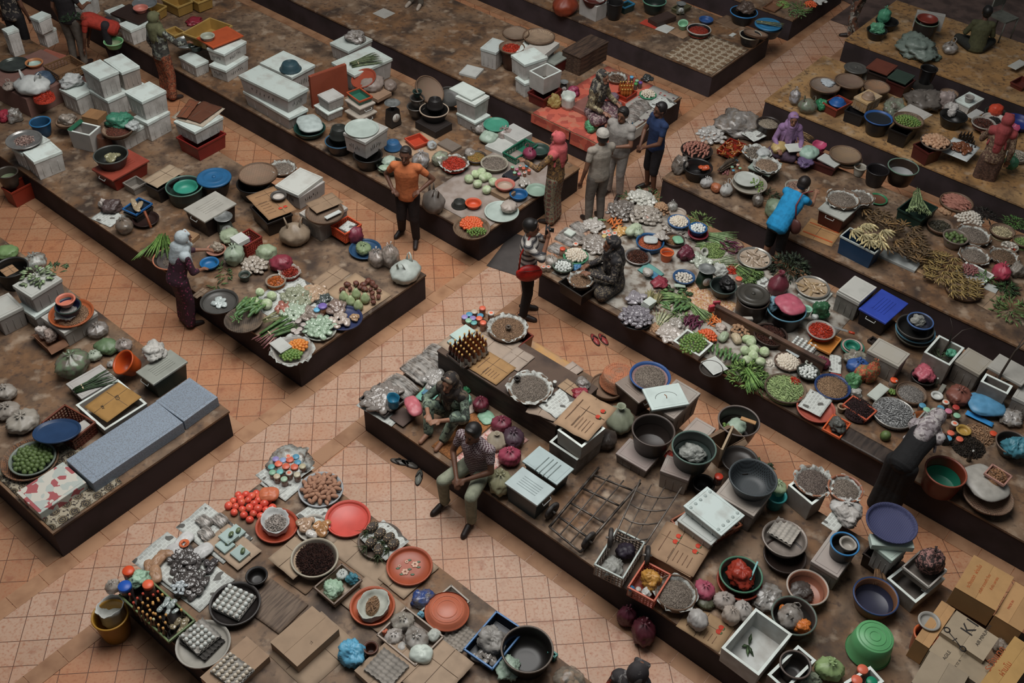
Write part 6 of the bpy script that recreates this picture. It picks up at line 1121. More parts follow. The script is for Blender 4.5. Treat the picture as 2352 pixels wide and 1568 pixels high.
for x,y,l in((2005,95,'whole cabbage at the left of the cabbage pile'),(2085,85,'cut cabbage half at the back of the pile'),(2180,105,'right hand cabbage half of the pile'),(2080,140,'cabbage half in the middle of the pile'),(2025,180,'lowest left cabbage of the pile'),(2145,195,'large round cabbage at the front of the pile'),(2060,20,'cabbage at the very back of the pile')):p=at(x,y,T+.08);fruit_obj('cabbage',(p.x,p.y,T+.075),(.3,.2,x),.85,l,'cabbage')
leafy(2010,300,330,'light green leafy vegetable heap over the edge',('#76904c','#4a6a34'),T,190,.45,w=.016);bunch(2080,340,260,'green winged beans hanging over the edge','p',('#6d8a48','#476a34'),22,-1.35,T+.02,.012,.4,thick=.1,taper=1.1,tie=False);leafy(2130,380,230,'darker green leaf stalks right of the winged beans',('#6a8048','#3a5430'),T,90,.4,w=.012)
view('L')
gb=b(205,435,370,.07,'round basket of pale green chillies','#3a3028','woven_basket','basket',T+.02,.85,m=woven('#4a3c30','#33291f'));heap(gb,'beans','green chillies',('#97a574','#6d8450'),r=gb.r*.92,z=gb.z-.02,label='pale green chillies heaped in the round basket',cat='green chillies');heap(gb,'chili','red chillies',r=.09,z=gb.z+.01,dx=.14,dy=.1,label='few red chillies on the back of the green ones',cat='red chillies')
pile('garlic',sp(70,220,110,T),14,'garlic','garlic',label='white garlic bulb beside the egg basket',hh=.4);eb=b(225,195,235,.05,'shallow basket of cream eggs','#5a4a40','woven_basket','basket',T+.02);pile('egg',eb,72,'cream egg','egg',label='cream egg in the shallow basket',hh=.35,s=.95,z=eb.z-.02)
egg_tray((235,60),(420,175),(480,60),T+.02,'clear egg tray of white eggs','#8f8b86',True,'white_egg',elabel='white egg in the clear egg tray');slab((215,90),(315,165),(345,130),.01,'white price card on the egg tray',T+.09,'#a9b0b0','price_card','card')
eb=b(412,285,200,.07,'black bowl of small white eggs','#262823','bowl','bowl',T+.02);pile('white_egg',eb,26,'white egg','egg',label='small white egg in the black bowl',z=eb.z-.025,hh=.2,s=.95)
bag(525,205,150,'plum coloured bag behind the black egg bowl','#6d2a3c','tied',T,.7,.97);b(415,205,60,.08,'white enamel mug behind the black egg bowl','#8f9288','mug','mug',T);paper((590,290),(700,310),(712,150),'folded newspaper page standing beside the plum bag',T+.04,.02);slab((600,325),(700,345),(715,300),.04,'red edged box under the folded newspaper',T,'#8a3a34','small_box','box')
tb=b(630,420,318,.08,'navy rimmed bowl of chopped dried fish','#22345c','bowl','bowl',T+.02);heap(tb,'shrimp','chopped dried fish',('#94785c','#5a4432'),r=tb.r*.9,liner=False,z=tb.z-.02,label='chopped dried fish heaped in the navy rimmed bowl',cat='dried fish')
tr=tray(480,615,342,.05,'salmon pink tray with a newspaper at the edge','#9c4f42',T+.03);paper((320,600),(520,705),(625,540),'newspaper lying in the salmon pink tray',tr.z+.0,.01);b(715,600,75,.09,'small clear glass of amber liquid','#8a7560','glass','glass',T)
cr=bx('bin',(530,800),(695,885),(800,750),.05,'orange square tray at the edge with a grey bag',T+.04,'#a84a28','#b8552f','square_tray','tray');bag(680,765,170,'dark grey crumpled bag in the orange square tray','#4a4a46','crumple',T+.07,.6)
cr=bx('bin',(738,580),(935,740),(1010,640),.1,'red brown box of shallots and dates',T+.02,'#93402c','#a85038','square_box','box');heap(Spot(cr.c,T+.1,.2,''),'dark','dark dates',('#3a2626','#1c1314'),r=.2,z=T+.08,label='black brown dates heaped in the red brown box',cat='dates');bag(840,480,120,'white paper bag behind the dates','#a5a39c','crumple',T,.6)
slab((935,490),(1025,545),(1147,440),.03,'white tray card with brown stain',T+.08,'#a3a8a0','tray_card','card');pile('lime',sp(1160,470,80,T+.03),12,'green lime','lime',label='tiny green lime behind the white tray card',s=.8)
ft=tray(1180,655,380,.06,'large steel tray heaped with silvery fish','#8f8d88',T+.03,m=mat('#94928d',None,6,.3,metal=.5));heap(ft,'fish','silvery dried fish',r=ft.r*.95,z=ft.z-.01,label='silvery dried fish heaped on the large steel tray',cat='dried fish')
wk=winnow(1340,480,272,'dark tray of small grey anchovies',T+.03,'#4a4038');heap(wk,'anchovy','anchovies',('#8a8580','#4a4642'),r=wk.r*.95,z=wk.z+.01,label='small grey anchovies heaped on the dark tray',cat='dried anchovies')
bk=bx('bin',(630+320,0),(1000,40),(1040,0),.05,'small dark box behind the batik cloths',T,'#2c2522');bag(855,235,190,'royal blue bag beside the floral batik','#2c4c84','tied',T,.7,.97);fb_=pattern('blotch','#8a3b2c','#5a6a44','#b0603c',sc=26);bag(895,300,150,'red floral batik bundle, lower one','#7a3a2c','lump',T,1.0,1,'cloth bundle','batik_bundle',m=fb_);bag(985,290,130,'tall red floral batik bundle with a knot','#7a3a2c','tied',T,2.0,1,'cloth bundle','batik_bundle',m=fb_);bag(815,380,150,'leaf green bag before the batik bundles','#4d7d52','crumple',T,1.0,.95)
bag(840,160,210,'clear plastic heap above the blue bag','#8f8a7c','crumple',T+.04,.4,.8)
gb=b(810,65,205,.07,'dark green bowl beneath two smaller bowls','#1f4f42','bowl','bowl',T+.02,rim='#2f6a58');b(808,55,175,.07,'pink rimmed bowl in the dark green bowl','#8a7a74','bowl','bowl',T+.05,rim='#9a7f78');b(806,50,135,.08,'inner green bowl in the pink rimmed one','#1f6350','bowl','bowl',T+.07)
tr=bx('bin',(395,30),(600,118),(725,-10),.06,'orange yellow tray under the chilli bowl',T+.02,'#a8692c','#b87a3c','square_tray','tray')
view('H')
cb_=b(525,1440,252,.07,'grey bowl of bright red chillies','#8a8680','bowl','bowl',T+.08);heap(cb_,'chili','bright red chillies',r=cb_.r*.9,z=cb_.z-.02,label='bright red chillies heaped in the grey bowl',cat='red chillies');o=root('kitchen_knife','long grey knife with red handle beside the chillies','knife',at(680,1430,T+.12));G().box(0,0,0,.26,.04,.006).put('blade',mat('#8f8f8d',metal=.6),o,(0,0,0),(0,0,-.5),False);G().tube([(.13,-.07,0),(.2,-.11,0)],.018,8).put('handle',plast('#a33a24'),o)
mt=tray(450,1052,305,.04,'second steel tray of pale dried fish near the dark leaves','#8f8c86',T+.06,m=mat('#8f8c86',None,6,.3,metal=.5),inner='#97856f');packets(mt,10,'long pale dried fish on the second steel tray',('#a08a6c','#7a6448'),.05,z=mt.z-.03,hh=.02,long=2.8,R=mt.r*.8);slab((300,1120),(520,1215),(645,1110),.04,'foam board under the second steel tray',T+.01,'#a5a8a2')
leafy(240,880,340,'very dark green and purple leaves on the aisle side',('#2f3a26','#1a2018'),T,200,.7,w=.02);bag(145,1020,195,'tall maroon bag standing by the dark leaves','#5f2630','sack',T,1.2,.97);bunch(150,930,110,'brown roots of the dark leaves','r',('#8a6a50','#5f4836'),14,.5,T+.1,.004,.4)
dt=b(215,1250,350,.26,'dark wrapped basin topped by a pink bag','#23211f',zb=T,rb=.8,rim='#4a6f80');bag(245,1215,280,'dusty pink bag lying over the wrapped basin','#a04f5e','pillow',dt.z-.01,.28);bag(100,1200,150,'pale blue wrapping at the side of the wrapped basin','#6d8f9c','crumple',T+.12,.7,.9);b(400,1250,90,.12,'pale green plastic tub beside the pink bag','#7fa894','plastic_tub','tub',T+.1);bag(525,1260,175,'dark green bag of leaves beside the grey foam box','#2f5c3c','crumple',T+.1,.8);bag(470,1320,70,'small white bottle shaped bag near the chillies','#a5a8a4','lump',T+.1,.8)
fx=bx('foam',(665,1095),(870,1205),(1025,1060),.36,'grey foam box with a red and green chilli on its lid',T,'#5f5d57','#97958f');heap(Spot(at(860,1090,fx.z),fx.z,.06,''),'chili','x',r=.05,z=fx.z,label='red and dark peppers lying on the grey foam lid',cat='peppers');slab((680,1080),(880,1190),(1028,1055),.025,'second loose lid on top of the grey foam box',fx.z+.004,'#a3a29c')
bx('tote',(870,1245),(1112,1388),(1308,1200),.3,'black storage tub with royal blue lid',T,'#17161a','#2c3f92')
for k,(y,w_,cc,l)in enumerate(((1470,350,'#6d6a5f','lowest wide basin of the nested stack'),(1440,345,'#4f7d92','second basin of the nested stack with turquoise rim'),(1410,330,'#3a3733','third basin of the nested stack'))):b(1375,y,w_,.12,l,'#1d1c1b',zb=T+.1*k,rim=cc)
tb=b(1420,1358,230,.1,'navy rimmed tub on the nested basins holding clear plastic','#1f222c',zb=T+.3,rim='#3f5a88',inner='#20222c');bag(1395,1355,130,'crumpled clear plastic in the navy rimmed tub','#8a8a84','crumple',tb.z-.1,.6,.9)
view('L')
bx('foam',(935,95),(1225,240),(1335,125),.34,'closed grey foam box behind the batik cloths',T,'#6b635b','#8f8a80');fo=bx('open',(1465,115),(1690,245),(1802,75),.38,'tall foam box of leaves and a green bag',T,'#6d665e');leafy(1600,150,200,'grass like leaves in the tall foam box',('#3c4a2e','#222c1c'),T+.22,46,.2,w=.008);bag(1700,120,100,'mint green bag in the tall foam box','#4f9478','crumple',T+.25,.6)
o=root('bare_branch','bare dark branch standing in the tall foam box','branch',at(1640,90,T+.3));G().tube([(0,0,-.1),(.05,.05,.1),(.2,.1,.25),(.35,.1,.3)],[.016,.014,.008,.003],6).tube([(.05,.05,.1),(.05,.1,.3),(.02,.2,.4)],[.01,.005,.002],5).put('twigs',mat('#2f2620'),o)
bx('foam',(1745,190),(1960,330),(2058,190),.36,'foam box with speckled lid right of the leaf box',T,'#69625a','#8a8377');fo=bx('open',(1965,375),(2205,500),(2245,420),.34,'foam box holding a branch and leaves',T,'#6b645d');leafy(2110,400,170,'dark leaves in the branch foam box',('#33422a','#1c2518'),T+.2,40,.2,w=.01);slab((2025,240),(2335,415),(2440,290),.04,'speckled foam lid pushed behind the branch',T+.36,'#94918a');o=root('bare_branch','curved bare branch rising from the foam box at the right','branch',at(2110,400,T+.25));G().tube([(0,0,-.1),(0,.02,.2),(.1,.1,.5),(.25,.15,.7),(.5,.2,.75)],[.018,.016,.013,.008,.003],6).tube([(.1,.1,.5),(.3,.3,.6),(.4,.4,.62)],[.01,.005,.002],5).put('twigs',mat('#2f2620'),o);bx('foam',(2245,510),(2480,620),(2560,500),.3,'foam box at the right edge below the branch',T,'#69625c','#9a9892')
bw=b(1450,330,220,.1,'dark bowl under the rose pink bag','#1f1c1a','bowl','bowl',T);bag(1462,300,215,'rose pink open bag in front of the tall foam box','#a0505c','crumple',T+.08,.5);jar(1185,358,.12,'jar with flame orange lid beside the anchovy tray','#c9502c','#8a7a72',T,.05);bottle(at(1545,420,T),.16,'small clear bottle with white cap by the pink bag','#a5a5a0','#4a5044');bottle(at(1180,430,T),.13,'small clear bottle with white cap by the orange lidded jar','#a5a5a0','#6a6a5c')
b(1570,500,100,.04,'white saucer near the jars on dark cloth','#a8a9a5','saucer','saucer',T);slab((1580,460),(1620,480),(1655,410),.02,'small framed red edged mirror by the saucer',T+.04,'#6a6a62','small_mirror','mirror')
for(x,y),c_,l in(((1605,608),BLU,'blue lidded jar at the back of the right hand jars'),((1550,635),GRN,'green and pink lidded jar, left of the blue one'),((1675,638),PNK,'pink and blue lidded jar in the right hand group'),((1742,605),'#a03a34','dark red lidded jar behind the pink one'),((1612,678),BLU,'blue lidded jar nearest the scarf'),((1750,678),GRN,'green lidded jar with pink centre at the right'),((1730,750),'#b5aaa0','white jar with orange sticker above the yellow bowl'),((1440,588),BLU,'small blue lidded jar beside the anchovies'),((1650,558),'#b5aaa0','white ringed jar with red sticker'),((1695,835),'#c2604a','coral lidded jar just right of the scarf'),((1672,882),BLU,'pale blue lidded jar under the coral one'),((1775,890),'#c2604a','coral lidded jar below the yellow bowl'),((1478,625),GRN,'pale green jar between fish tray and jars')):jar(x,y,.1,l,c_,'#5d463c',T+.01,.045)
bag(1765,500,225,'brown knotted bag behind the coloured jars','#6f4338','tied',T,.7,.97);bag(2010,585,330,'large pale blue plastic bag spread at the right','#4f84a6','pillow',T+.05,.25,.93);sheet((1835,660),(2060,800),(2070,760),'bright blue plastic flap under the pale blue bag','#2f7ab0',T+.03,name='plastic_flap',cat='plastic');bag(2230,690,230,'clear crumpled plastic right of the pale blue bag','#9a9692','crumple',T,.4,.8)
wb=b(1470,740,265,.07,'ochre wooden bowl holding a metal dish','#8a4f2c','bowl','bowl',T+.02);bx('bin',(1360,740),(1470,800),(1570,700),.04,'square metal dish in the ochre bowl',T+.07,'#8a8a86',name='square_dish',cat='dish');heap(Spot(at(1475,735,T+.1),T+.1,.09,''),'shred','x',('#b0642c','#a3402a'),r=.09,z=T+.08,label='orange and red sambal in the square dish',cat='sambal')
b(1810,812,125,.05,'small mustard yellow bowl by the jars','#97793c','bowl','bowl',T+.04);heap(Spot(at(1950,860,T),T,.2,''),'stick','x',r=.2,z=T,label='brown twigs and bark heap at the right',cat='twigs');heap(Spot(at(1840,960,T),T,.2,''),'dark','x',('#332a22','#17130f'),r=.22,z=T,label='blackened dried fish heap near the green basin',cat='dried fish');jar(2080,840,.08,'orange capped jar at the foot of the twigs','#b8452a','#6a4a40',T,.045);bottle(at(1850,1090,T),.2,'dark bottle with white cap beside the green basin','#a8a8a4','#1d1a19')
p=at(1105,865,T+.06);fruit_obj('palm_lime',(p.x,p.y,T+.06),(0,.3,0),2.6,'single green papaya on the bare plank','papaya')
sheet((590,850),(1120,1105),(1215,1005),'dark wet wooden plank along the platform edge','#3d332d',T+.03,'wooden_plank','plank',mat('#3d332d','#2a2320',3,.5,stretch=(1,6,1)),.03,.0,fold=False)
tb=b(1650,1185,365,.3,'rust red tub with teal inside where the woman rinses','#5a2618','wash_tub','tub',T,.85,rim='#7a4030',inner='#1f6450');tb2=b(2255,930,300,.14,'black basin with a blue green cloth hanging out','#262220',zb=T+.05,rim='#5a4a40');bag(2275,960,230,'blue green wet cloth spilling from the black basin','#3d7280','crumple',T+.12,.7,.98,'cloth','wet_cloth')
bk=b(2030,1400,440,.12,'dark shallow basket with plastic sheet at the right','#5d4434','woven_basket','basket',T+.02,m=woven('#6d5140','#46352a'));bag(2000,1290,420,'white plastic sheet draped on the dark shallow basket','#a09c94','pillow',T+.12,.2,.93);cr=bx('bin',(1988,1200),(2175,1310),(2255,1225),.06,'pink rimmed box of small brown sticks',T+.24,'#7a5a4e','#a37a6e','small_box','box');heap(Spot(cr.c,T+.28,.12,''),'stick','x',('#97704f','#5f4330'),r=.12,z=T+.27,label='brown turmeric sticks in the pink rimmed box',cat='sticks')

# ================================================================ left platform with the blue counters
def bags(L,zb=T):
    for x,y,w_,hr,st,cc,l in L:bag(x,y,w_,l,cc,st,zb,hr,.75 if l.startswith('clear')else .96)
def slab3(L,Fr,Rr,H,l,c,name,cat,zb=T,m=None):return slab(L,Fr,Rr,H,l,zb,c,name,cat,m)
view('I')
cm=mat('#77828f','#6a7078',60,.5,lo=.45,hi=.6)
slab3((590,1080),(832,1292),(1650,745),.17,'long grey blue counter box at the end of the left platform','#77828f','counter_box','counter',m=cm);slab3((1400,550),(1655,735),(1960,515),.16,'short grey blue counter box with open front beside the long one','#77828f','counter_box','counter',m=cm)
slab3((145,1372),(355,1566),(778,1282),.12,'low box covered in red and grey triangle oilcloth','#9a5a58','counter_box','counter',m=pattern('tri','#b0aca2','#8f4a4c','#9aa09a',sc=9));uvsheet(-9.6,-8.27,2.38,3.3,'cream oilcloth with dark medallions under the fruit tray',pattern('rings','#8f8674','#2f2822','#6d6048',sc=6.5),T+.003)
bx('foam',(580,395),(735,525),(1062,350),.16,'foam box with long green beans on its lid',T,'#75706a','#9d9a96');bunch(840,375,370,'long dark green beans lying on the foam lid','b',('#33482c','#20301c'),14,.55,T+.16,.009,.25,thick=.05,curve=.5)
ft=bx('open',(672,590),(945,812),(1335,575),.16,'shallow foam tray covered with a stained carton piece',T,'#8d857c');sheet((755,605),(965,745),(1275,515),'orange brown carton piece with black lettering','#94703f',T+.17,marks=lambda o,w,d,z:[text_on(o,'GB',.07,(.1,.0,z),1.2),text_on(o,'AIR',.05,(-.12,.02,z),1.2)])
cr=bx('crate',(370,745),(650,910),(862,738),.2,'brown slatted crate holding papers under the navy tray',T,'#552a1f','#6d3a2a');slab((620,800),(690,850),(830,770),.03,'folded grey papers in the brown slatted crate',T+.12,'#9a9690','paper_stack','paper');tray(510,822,410,.03,'navy blue oval tray tilted on the brown crate','#223857',T+.24,sq=.85,tilt=(-.18,0,0))
fr=tray(268,1075,490,.05,'brown wicker tray under the glass fruit dish','#6a4a34',T+.02,m=woven('#7a5236','#3a2c24'));gd=b(290,1065,400,.08,'greenish glass dish of green fruit','#6a726a','glass_dish','dish',T+.04,.85);pile('palm_lime',gd,58,'green fruit','fruit',label='dark green round fruit in the glass dish',s=1.25,hh=.25,z=gd.z-.02)
bags([(45,470,190,.7,'tied','#8d857c','uppermost grey knotted bag at the left edge'),(60,640,220,.6,'tied','#857d74','middle grey knotted bag at the left edge'),(205,735,270,.6,'tied','#8f887e','lowest grey knotted bag next to the brown crate'),(655,215,290,.8,'tied','#63755a','clear green vegetable bag by the foam box'),(850,140,130,.7,'tied','#8d9686','pale vegetable bag behind the green one'),(960,60,200,.6,'lump','#5d7352','bag of green sprigs at the top of the heap'),(1110,50,150,.8,'tied','#958a84','clear knotted bag of garlic behind the orange basket'),(880,-90,180,.7,'tied','#8a8480','clear dark bag below the foam box corner'),(1000,215,80,.8,'carrier','#a09a94','white twisted bag handles by the beans')])
tl=bx('tote',(1215,288),(1378,402),(1695,195),.3,'dark green storage tub with long pale lid',T,'#1f2a24','#84867e');bk=b(1180,150,230,.2,'orange basket lying tilted against the storage tub','#ad4a1f','orange_basket','basket',T+.14,.75,tilt=(.3,-.55,0));bag(1385,95,240,'crumpled white bag on the pale storage lid','#a5a29c','crumple',tl.z,.45)
view('E')
f1=bx('foam',(105,1040),(278,1148),(562,978),.3,'upper foam box with lettuce on its lid, nearest the left edge',T+.27,'#857f7b','#a5a6a0');bx('foam',(150,1220),(310,1330),(590,1150),.27,'lower foam box under the lettuce box',T,'#75706c');leafy(330,945,260,'pale lettuce leaves on the upper foam box',('#94a080','#6a7f58'),f1.z,40,.3,w=.03,up=.15);bx('foam',(-150,1210),(-20,1345),(208,1232),.33,'foam box cut by the left image edge',T,'#7a7571','#9d9d97')
f2=bx('foam',(375,1325),(572,1478),(870,1285),.28,'foam box carrying the clay tray and two bowls',T,'#8a8580','#9d9b96');ct=tray(640,1287,385,.05,'clay coloured tray with dried roots under a navy bowl','#96502f',f2.z);heap(ct,'shrimp','x',r=ct.r*.8,z=ct.z-.04,label='dried brown roots in the clay coloured tray',cat='roots');bag(610,1280,230,'white plastic under the navy bowl','#a09c98','crumple',ct.z,.2);b(610,1222,225,.12,'navy blue bowl with dark green rim','#202240','bowl','bowl',f2.z+.08,rim='#283530');b(588,1165,165,.08,'salmon pink bowl on top of the navy bowl','#b56c58','bowl','bowl',f2.z+.17)
cb=bx('cartonopen',(280,1495),(425,1600),(600,1520),.14,'brown carton of white bags beside the clay tray box',T,'#6a4a36');bags([(375,1460,120,.9,'crumple','#aaa29c','left white twisted bag in the brown carton'),(455,1490,130,.8,'crumple','#9c8a80','right white twisted bag in the brown carton')],T+.05)
b(100,875,290,.28,'big black round tub holding a card at the left edge','#1d1b19','plastic_tub','tub',T,.85,rim='#2c2a27');sheet((0,905),(55,965),(165,905),'brown card lying in the big black tub','#8a6c50',T+.2);bags([(60,740,190,.5,'lump','#6f8a5a','pale green cabbage bag behind the black tub'),(310,830,200,.8,'tied','#9da39d','clear puffed bag beside the black tub')]);leafy(500,905,180,'green leaf ends behind the lettuce box',('#566a48','#33452c'),T+.2,26,.3)
# ---- tiles E, F : second left platform
rt=bx('bin',(30,160),(100,225),(300,95),.3,'deep red tub standing on the aisle tiles at the left',0,'#74281a',name='red_tub');b(60,20,190,.25,'pot lined with pale leaves on the deep red tub','#3a332c','pot','pot',.3,inner='#7f8a70')
bx('bin',(1110,115),(1200,180),(1315,110),.14,'small clear plastic basket left of the cardboard sheet',T,'#7a746d');bx('bin',(1290,130),(1420,190),(1650,60),.25,'black tub under the tan cardboard sheet',T,'#1f1b1a');sheet((1265,95),(1412,155),(1678,15),'tan cardboard sheet covering the black tub','#8f7d68',T+.26)
b(1657,145,325,.26,'large dark green round tub nested with a smaller one','#2b3735','plastic_tub','tub',T,.85,rim='#4a675c',inner='#33473f');b(1672,150,212,.1,'teal bowl inside the large dark green tub','#2f7a68','bowl','bowl',T+.14);b(1925,90,290,.24,'black pail below the blue round lid','#17171a','pail','bucket',T);disc_lid(1925,60,302,'steel blue round lid on the black pail','#24557c',T+.27,.04,name='pail_cover')
tt=bx('tote',(1650,350),(1840,470),(2128,300),.34,'dark tub with an orange stained pale lid',T,'#241b19','#95928a')
bt=bx('bin',(1100,350),(1222,408),(1370,300),.05,'bright blue rimmed tray of pale banana hearts',T+.14,'#1c2734','#24568a','plastic_tray','tray');packets(Spot(bt.c,T+.17,.1,''),3,'long pale vegetable on the bright blue tray',('#9a8a70','#8a765c'),.09,hh=.1,long=2.6);bx('bin',(1120,380),(1225,440),(1370,330),.13,'dark box under the bright blue rimmed tray',T,'#241f1c');b(1310,440,230,.06,'stack of dark rings at the stall edge','#2a1c19',zb=T)
bags([(1000,320,190,.5,'crumple','#4a3c3a','dark purple leaf heap with plastic at the stall edge'),(930,310,90,.9,'crumple','#a39a94','white bag scrap by the dark leaf heap'),(1118,500,165,.9,'tied','#75675a','clear brownish knotted bag on the stall edge')]);paper((885,430),(985,548),(1070,430),'newspaper hanging at the stall edge under the brown bag',T,.01)
bunch(1425,660,330,'fan of long green stink bean pods over the edge','p',('#63803f','#3f5a2a'),24,-1.62,T+.05,.013,.55,thick=.12,tie=False,taper=1.3);G().tube([at(1360,520,T+.12),at(1330,440,T+.2),at(1300,370,T+.3)],.02,8).put('stem',mat('#7a3f24'));tag(bpy.data.objects['stem']if 'stem' in bpy.data.objects else COL.objects[-1],'brown hanging stalk above the stink bean fan','stalk');bpy.data.objects['stem'].name='bean_stalk'
slab3((1575,612),(1700,655),(1800,575),.07,'small pale wooden block behind the woman with the white scarf','#8d6f52','wooden_block','block');scale(2010,420,168,.3,'weighing scale with round pan in front of the pale lid',T+.02,'#4a4c48','#9a9c98',rz=.4);bags([(2060,590,190,.6,'lump','#8a957c','pale green bag around the weighing scale'),(2110,765,180,1.1,'tied','#8f9c88','tall pale green knotted bag right of the white scarf')]);slab3((2100,610),(2140,680),(2215,610),.08,'white square jar on the tall pale green bag','#b0b2ae','square_jar','jar',T+.22)
bw=b(1945,715,172,.06,'pinkish bowl with a brown wrapped bundle','#94695a','bowl','bowl');bag(1950,690,120,'brown wrapped bundle in the pinkish bowl','#8d8070','crumple',T+.05,.5);cr=bx('crate',(2120,610),(2210,700),(2335,600),.22,'dull red crate with a purple bag',T,'#7d2f26');bag(2200,640,130,'purple bag in the dull red crate','#6d2a4c','crumple',T+.12,.6)
b(1885,835,165,.07,'bright blue bowl held beside the white scarf woman','#1f5a88','bowl','bowl');tb=b(1540,795,320,.08,'clay rimmed grey basin at the edge behind the white scarf','#2f2a27',rim='#a0674f',inner='#4a4441');heap(tb,'anchovy','x',r=tb.r*.5,z=tb.z-.07,label='small heap of fish scraps in the clay rimmed basin',cat='fish scraps')
for x,y,l in((2010,870,'green sprig nearest the womans hand'),(2030,930,'green sprig in the middle by the womans hand'),(1950,1040,'green sprigs on paper above the grey tray')):leafy(x,y,110,l,('#55703a','#31452a'),T,12,.3,w=.012)
sheet((1735,1135),(1778,1165),(1865,1085),'strip of brown card at the edge by the grey tray','#7d6b5a',T);gt=tray(1973,1182,335,.06,'wide grey round tray with white packets at the edge','#3a3835',T+.03,inner='#4a4845');packets(gt,7,'white crinkled packet in the wide grey tray',('#b0b8b6','#8a9290'),.08,R=.1,z=gt.z-.05,hh=.1)
packets(Spot(at(2300,880,T),T,.21,''),34,'white mushroom cluster in the heap beside the chillies',('#aaa398','#6d5c4e'),.075,hh=.5,long=1.1);b(2200,940,100,.1,'small dark pot with white onions before the mushrooms','#3a423c','pot','pot',inner='#8a857c')
cb=b(2195,1345,345,.08,'round basket of cucumbers at the platform edge','#4a4038','woven_basket','basket',m=woven('#4f443a','#332b25'));pile('cucumber',Spot(at(2250,1250,T+.08),T+.09,.2,''),15,'big cucumber','cucumber',label='big green cucumber in the round basket',long=.9,hh=.35,s=1.05,wild=.15);pile('cucumber',Spot(at(2130,1340,T+.08),T+.09,.1,''),12,'baby cucumber','cucumber',label='baby light green cucumber in the round basket',s=.42,hh=.3)
view('F')
bunch(130,1400,330,'bundle of dark green stalks beside the cucumbers','l',('#4d6a38','#33482a'),16,.75,T+.05,.017,.4,thick=.1);bunch(60,1480,240,'purple roots of the green stalk bundle over the edge','l',('#6d3a44','#8a6a60'),18,3.9,T+.03,.011,.45,thick=.08);bunch(90,1320,170,'pale stems laid across the green stalk bundle','l',('#8a8a64','#6d6a48'),16,.5,T+.14,.006,.4)
for x,y,s_,l in((95,1130,.85,'cabbage right of the cut one'),(50,1205,.95,'cabbage nearest the cucumbers'),(-60,1180,.85,'cabbage left of the cut one')):p=at(x,y,T+.08);fruit_obj('cabbage',(p.x,p.y,T+.075),(.3,.2,x),s_,l,'cabbage')
p=at(-10,1110,T+.15);fruit_obj('cabbage',(p.x,p.y,T+.17),(.4,0,1),.75,'cut cabbage half with pale face on top','cabbage')
view('F');paper((-60,1200),(300,1500),(640,1180),'newspaper under the many small packets',T,.004);paper((150,1090),(300,1200),(470,1050),'newspaper page in front of the orange chillies',T+.01,.004)
cb=b(130,995,178,.08,'grey bowl of sliced orange carrots','#7d7062','bowl','bowl');heap(cb,'chili','x',('#b5652e','#8a4522'),r=cb.r*.9,z=cb.z-.03,label='orange chillies heaped in the grey bowl',cat='chillies');rb_=b(255,915,185,.08,'pink white bowl of dark red chillies','#8d7a70','bowl','bowl');heap(rb_,'chili','x',('#94301f','#5a1c16'),r=rb_.r*.9,z=rb_.z-.03,label='dark red chillies heaped in the pink white bowl',cat='chillies',liner=True)
bags([(180,840,190,.8,'lump','#7d2f3c','wine red bag behind the dark red chillies'),(45,745,180,.8,'lump','#8f9c80','pale green bag behind the mushrooms'),(300,560,260,.95,'carrier','#867664','tan carrier bag under the big carton'),(1040,790,165,1.05,'tied','#a0948c','clear bag of prawn crackers, left one'),(1160,770,175,1.3,'tied','#9d928a','clear bag of prawn crackers, taller right one'),(1300,900,290,.75,'carrier','#aab1aa','large white carrier bag at the platform corner')])
bf=bx('foam',(128,130),(332,225),(592,75),.3,'foam box with handwriting and a stained lid',T,'#9d9894','#a9aaa4',writing=1,lidoff=(-.02,.03,.08));b(-70,120,300,.25,'black drum under the big flat basket','#171514','pail','bucket',T);winnow(-30,35,345,'big flat woven basket on the black drum',T+.28,'#7d6654');wb=winnow(190,-20,245,'white lined tray of anchovies behind the foam lid',T+.22,'#6d6058');heap(wb,'anchovy','x',r=wb.r*.9,z=wb.z+.01,label='anchovies heaped on the white lined tray',cat='dried anchovies',liner=True)
bx('bin',(-120,330),(60,480),(300,400),.26,'dark tub under the tomato printed carton',T,'#1f1a18');sheet((-145,240),(72,452),(328,358),'tomato printed carton sheet on a dark tub','#8a6a4c',T+.28,marks=tomato_marks(1));bw=b(155,228,138,.06,'small grey bowl of salt on the tomato carton','#4a4642','bowl','bowl',T+.3,inner='#b0a8a0')
f3=bx('foam',(335,385),(517,492),(785,340),.35,'stained foam box under the flat basket of cards',T,'#77706a','#a09b94');wk=winnow(570,380,340,'flat basket under brown cards',f3.z,'#54483c');sheet((385,300),(500,385),(752,295),'brown card folded on the flat basket','#87705a',f3.z+.06);slab3((560,420),(590,440),(730,380),.01,'printed leaflet under the brown card','#a9aca8','leaflet','paper',f3.z+.05)
oc=bx('crate',(640,500),(752,590),(890,490),.18,'bright orange crate with newspapers',T+.06,'#b0482a');slab3((700,520),(780,560),(860,490),.05,'newspapers folded in the bright orange crate','#9a9c98','newspaper_bundle','newspaper',T+.17,pattern('news'));bags([(850,590,135,1.3,'lump','#74303f','maroon bag hanging right of the orange crate'),(650,520,110,.8,'lump','#74303f','maroon bag at the left of the orange crate')])
bt=tray(935,710,285,.04,'dark blue round tray by the cracker bags','#26425e',T+.02);bag(920,705,150,'clear knotted bag of peas in the dark blue tray','#7a8a66','tied',bt.z-.02,.6,.85)
sheet((455,1010),(590,1092),(800,930),'upper square of cardboard behind the gourds','#8a745f',T);sheet((590,1100),(900,1320),(1160,1130),'cardboard under the gourds and salak','#937c64',T+.005)
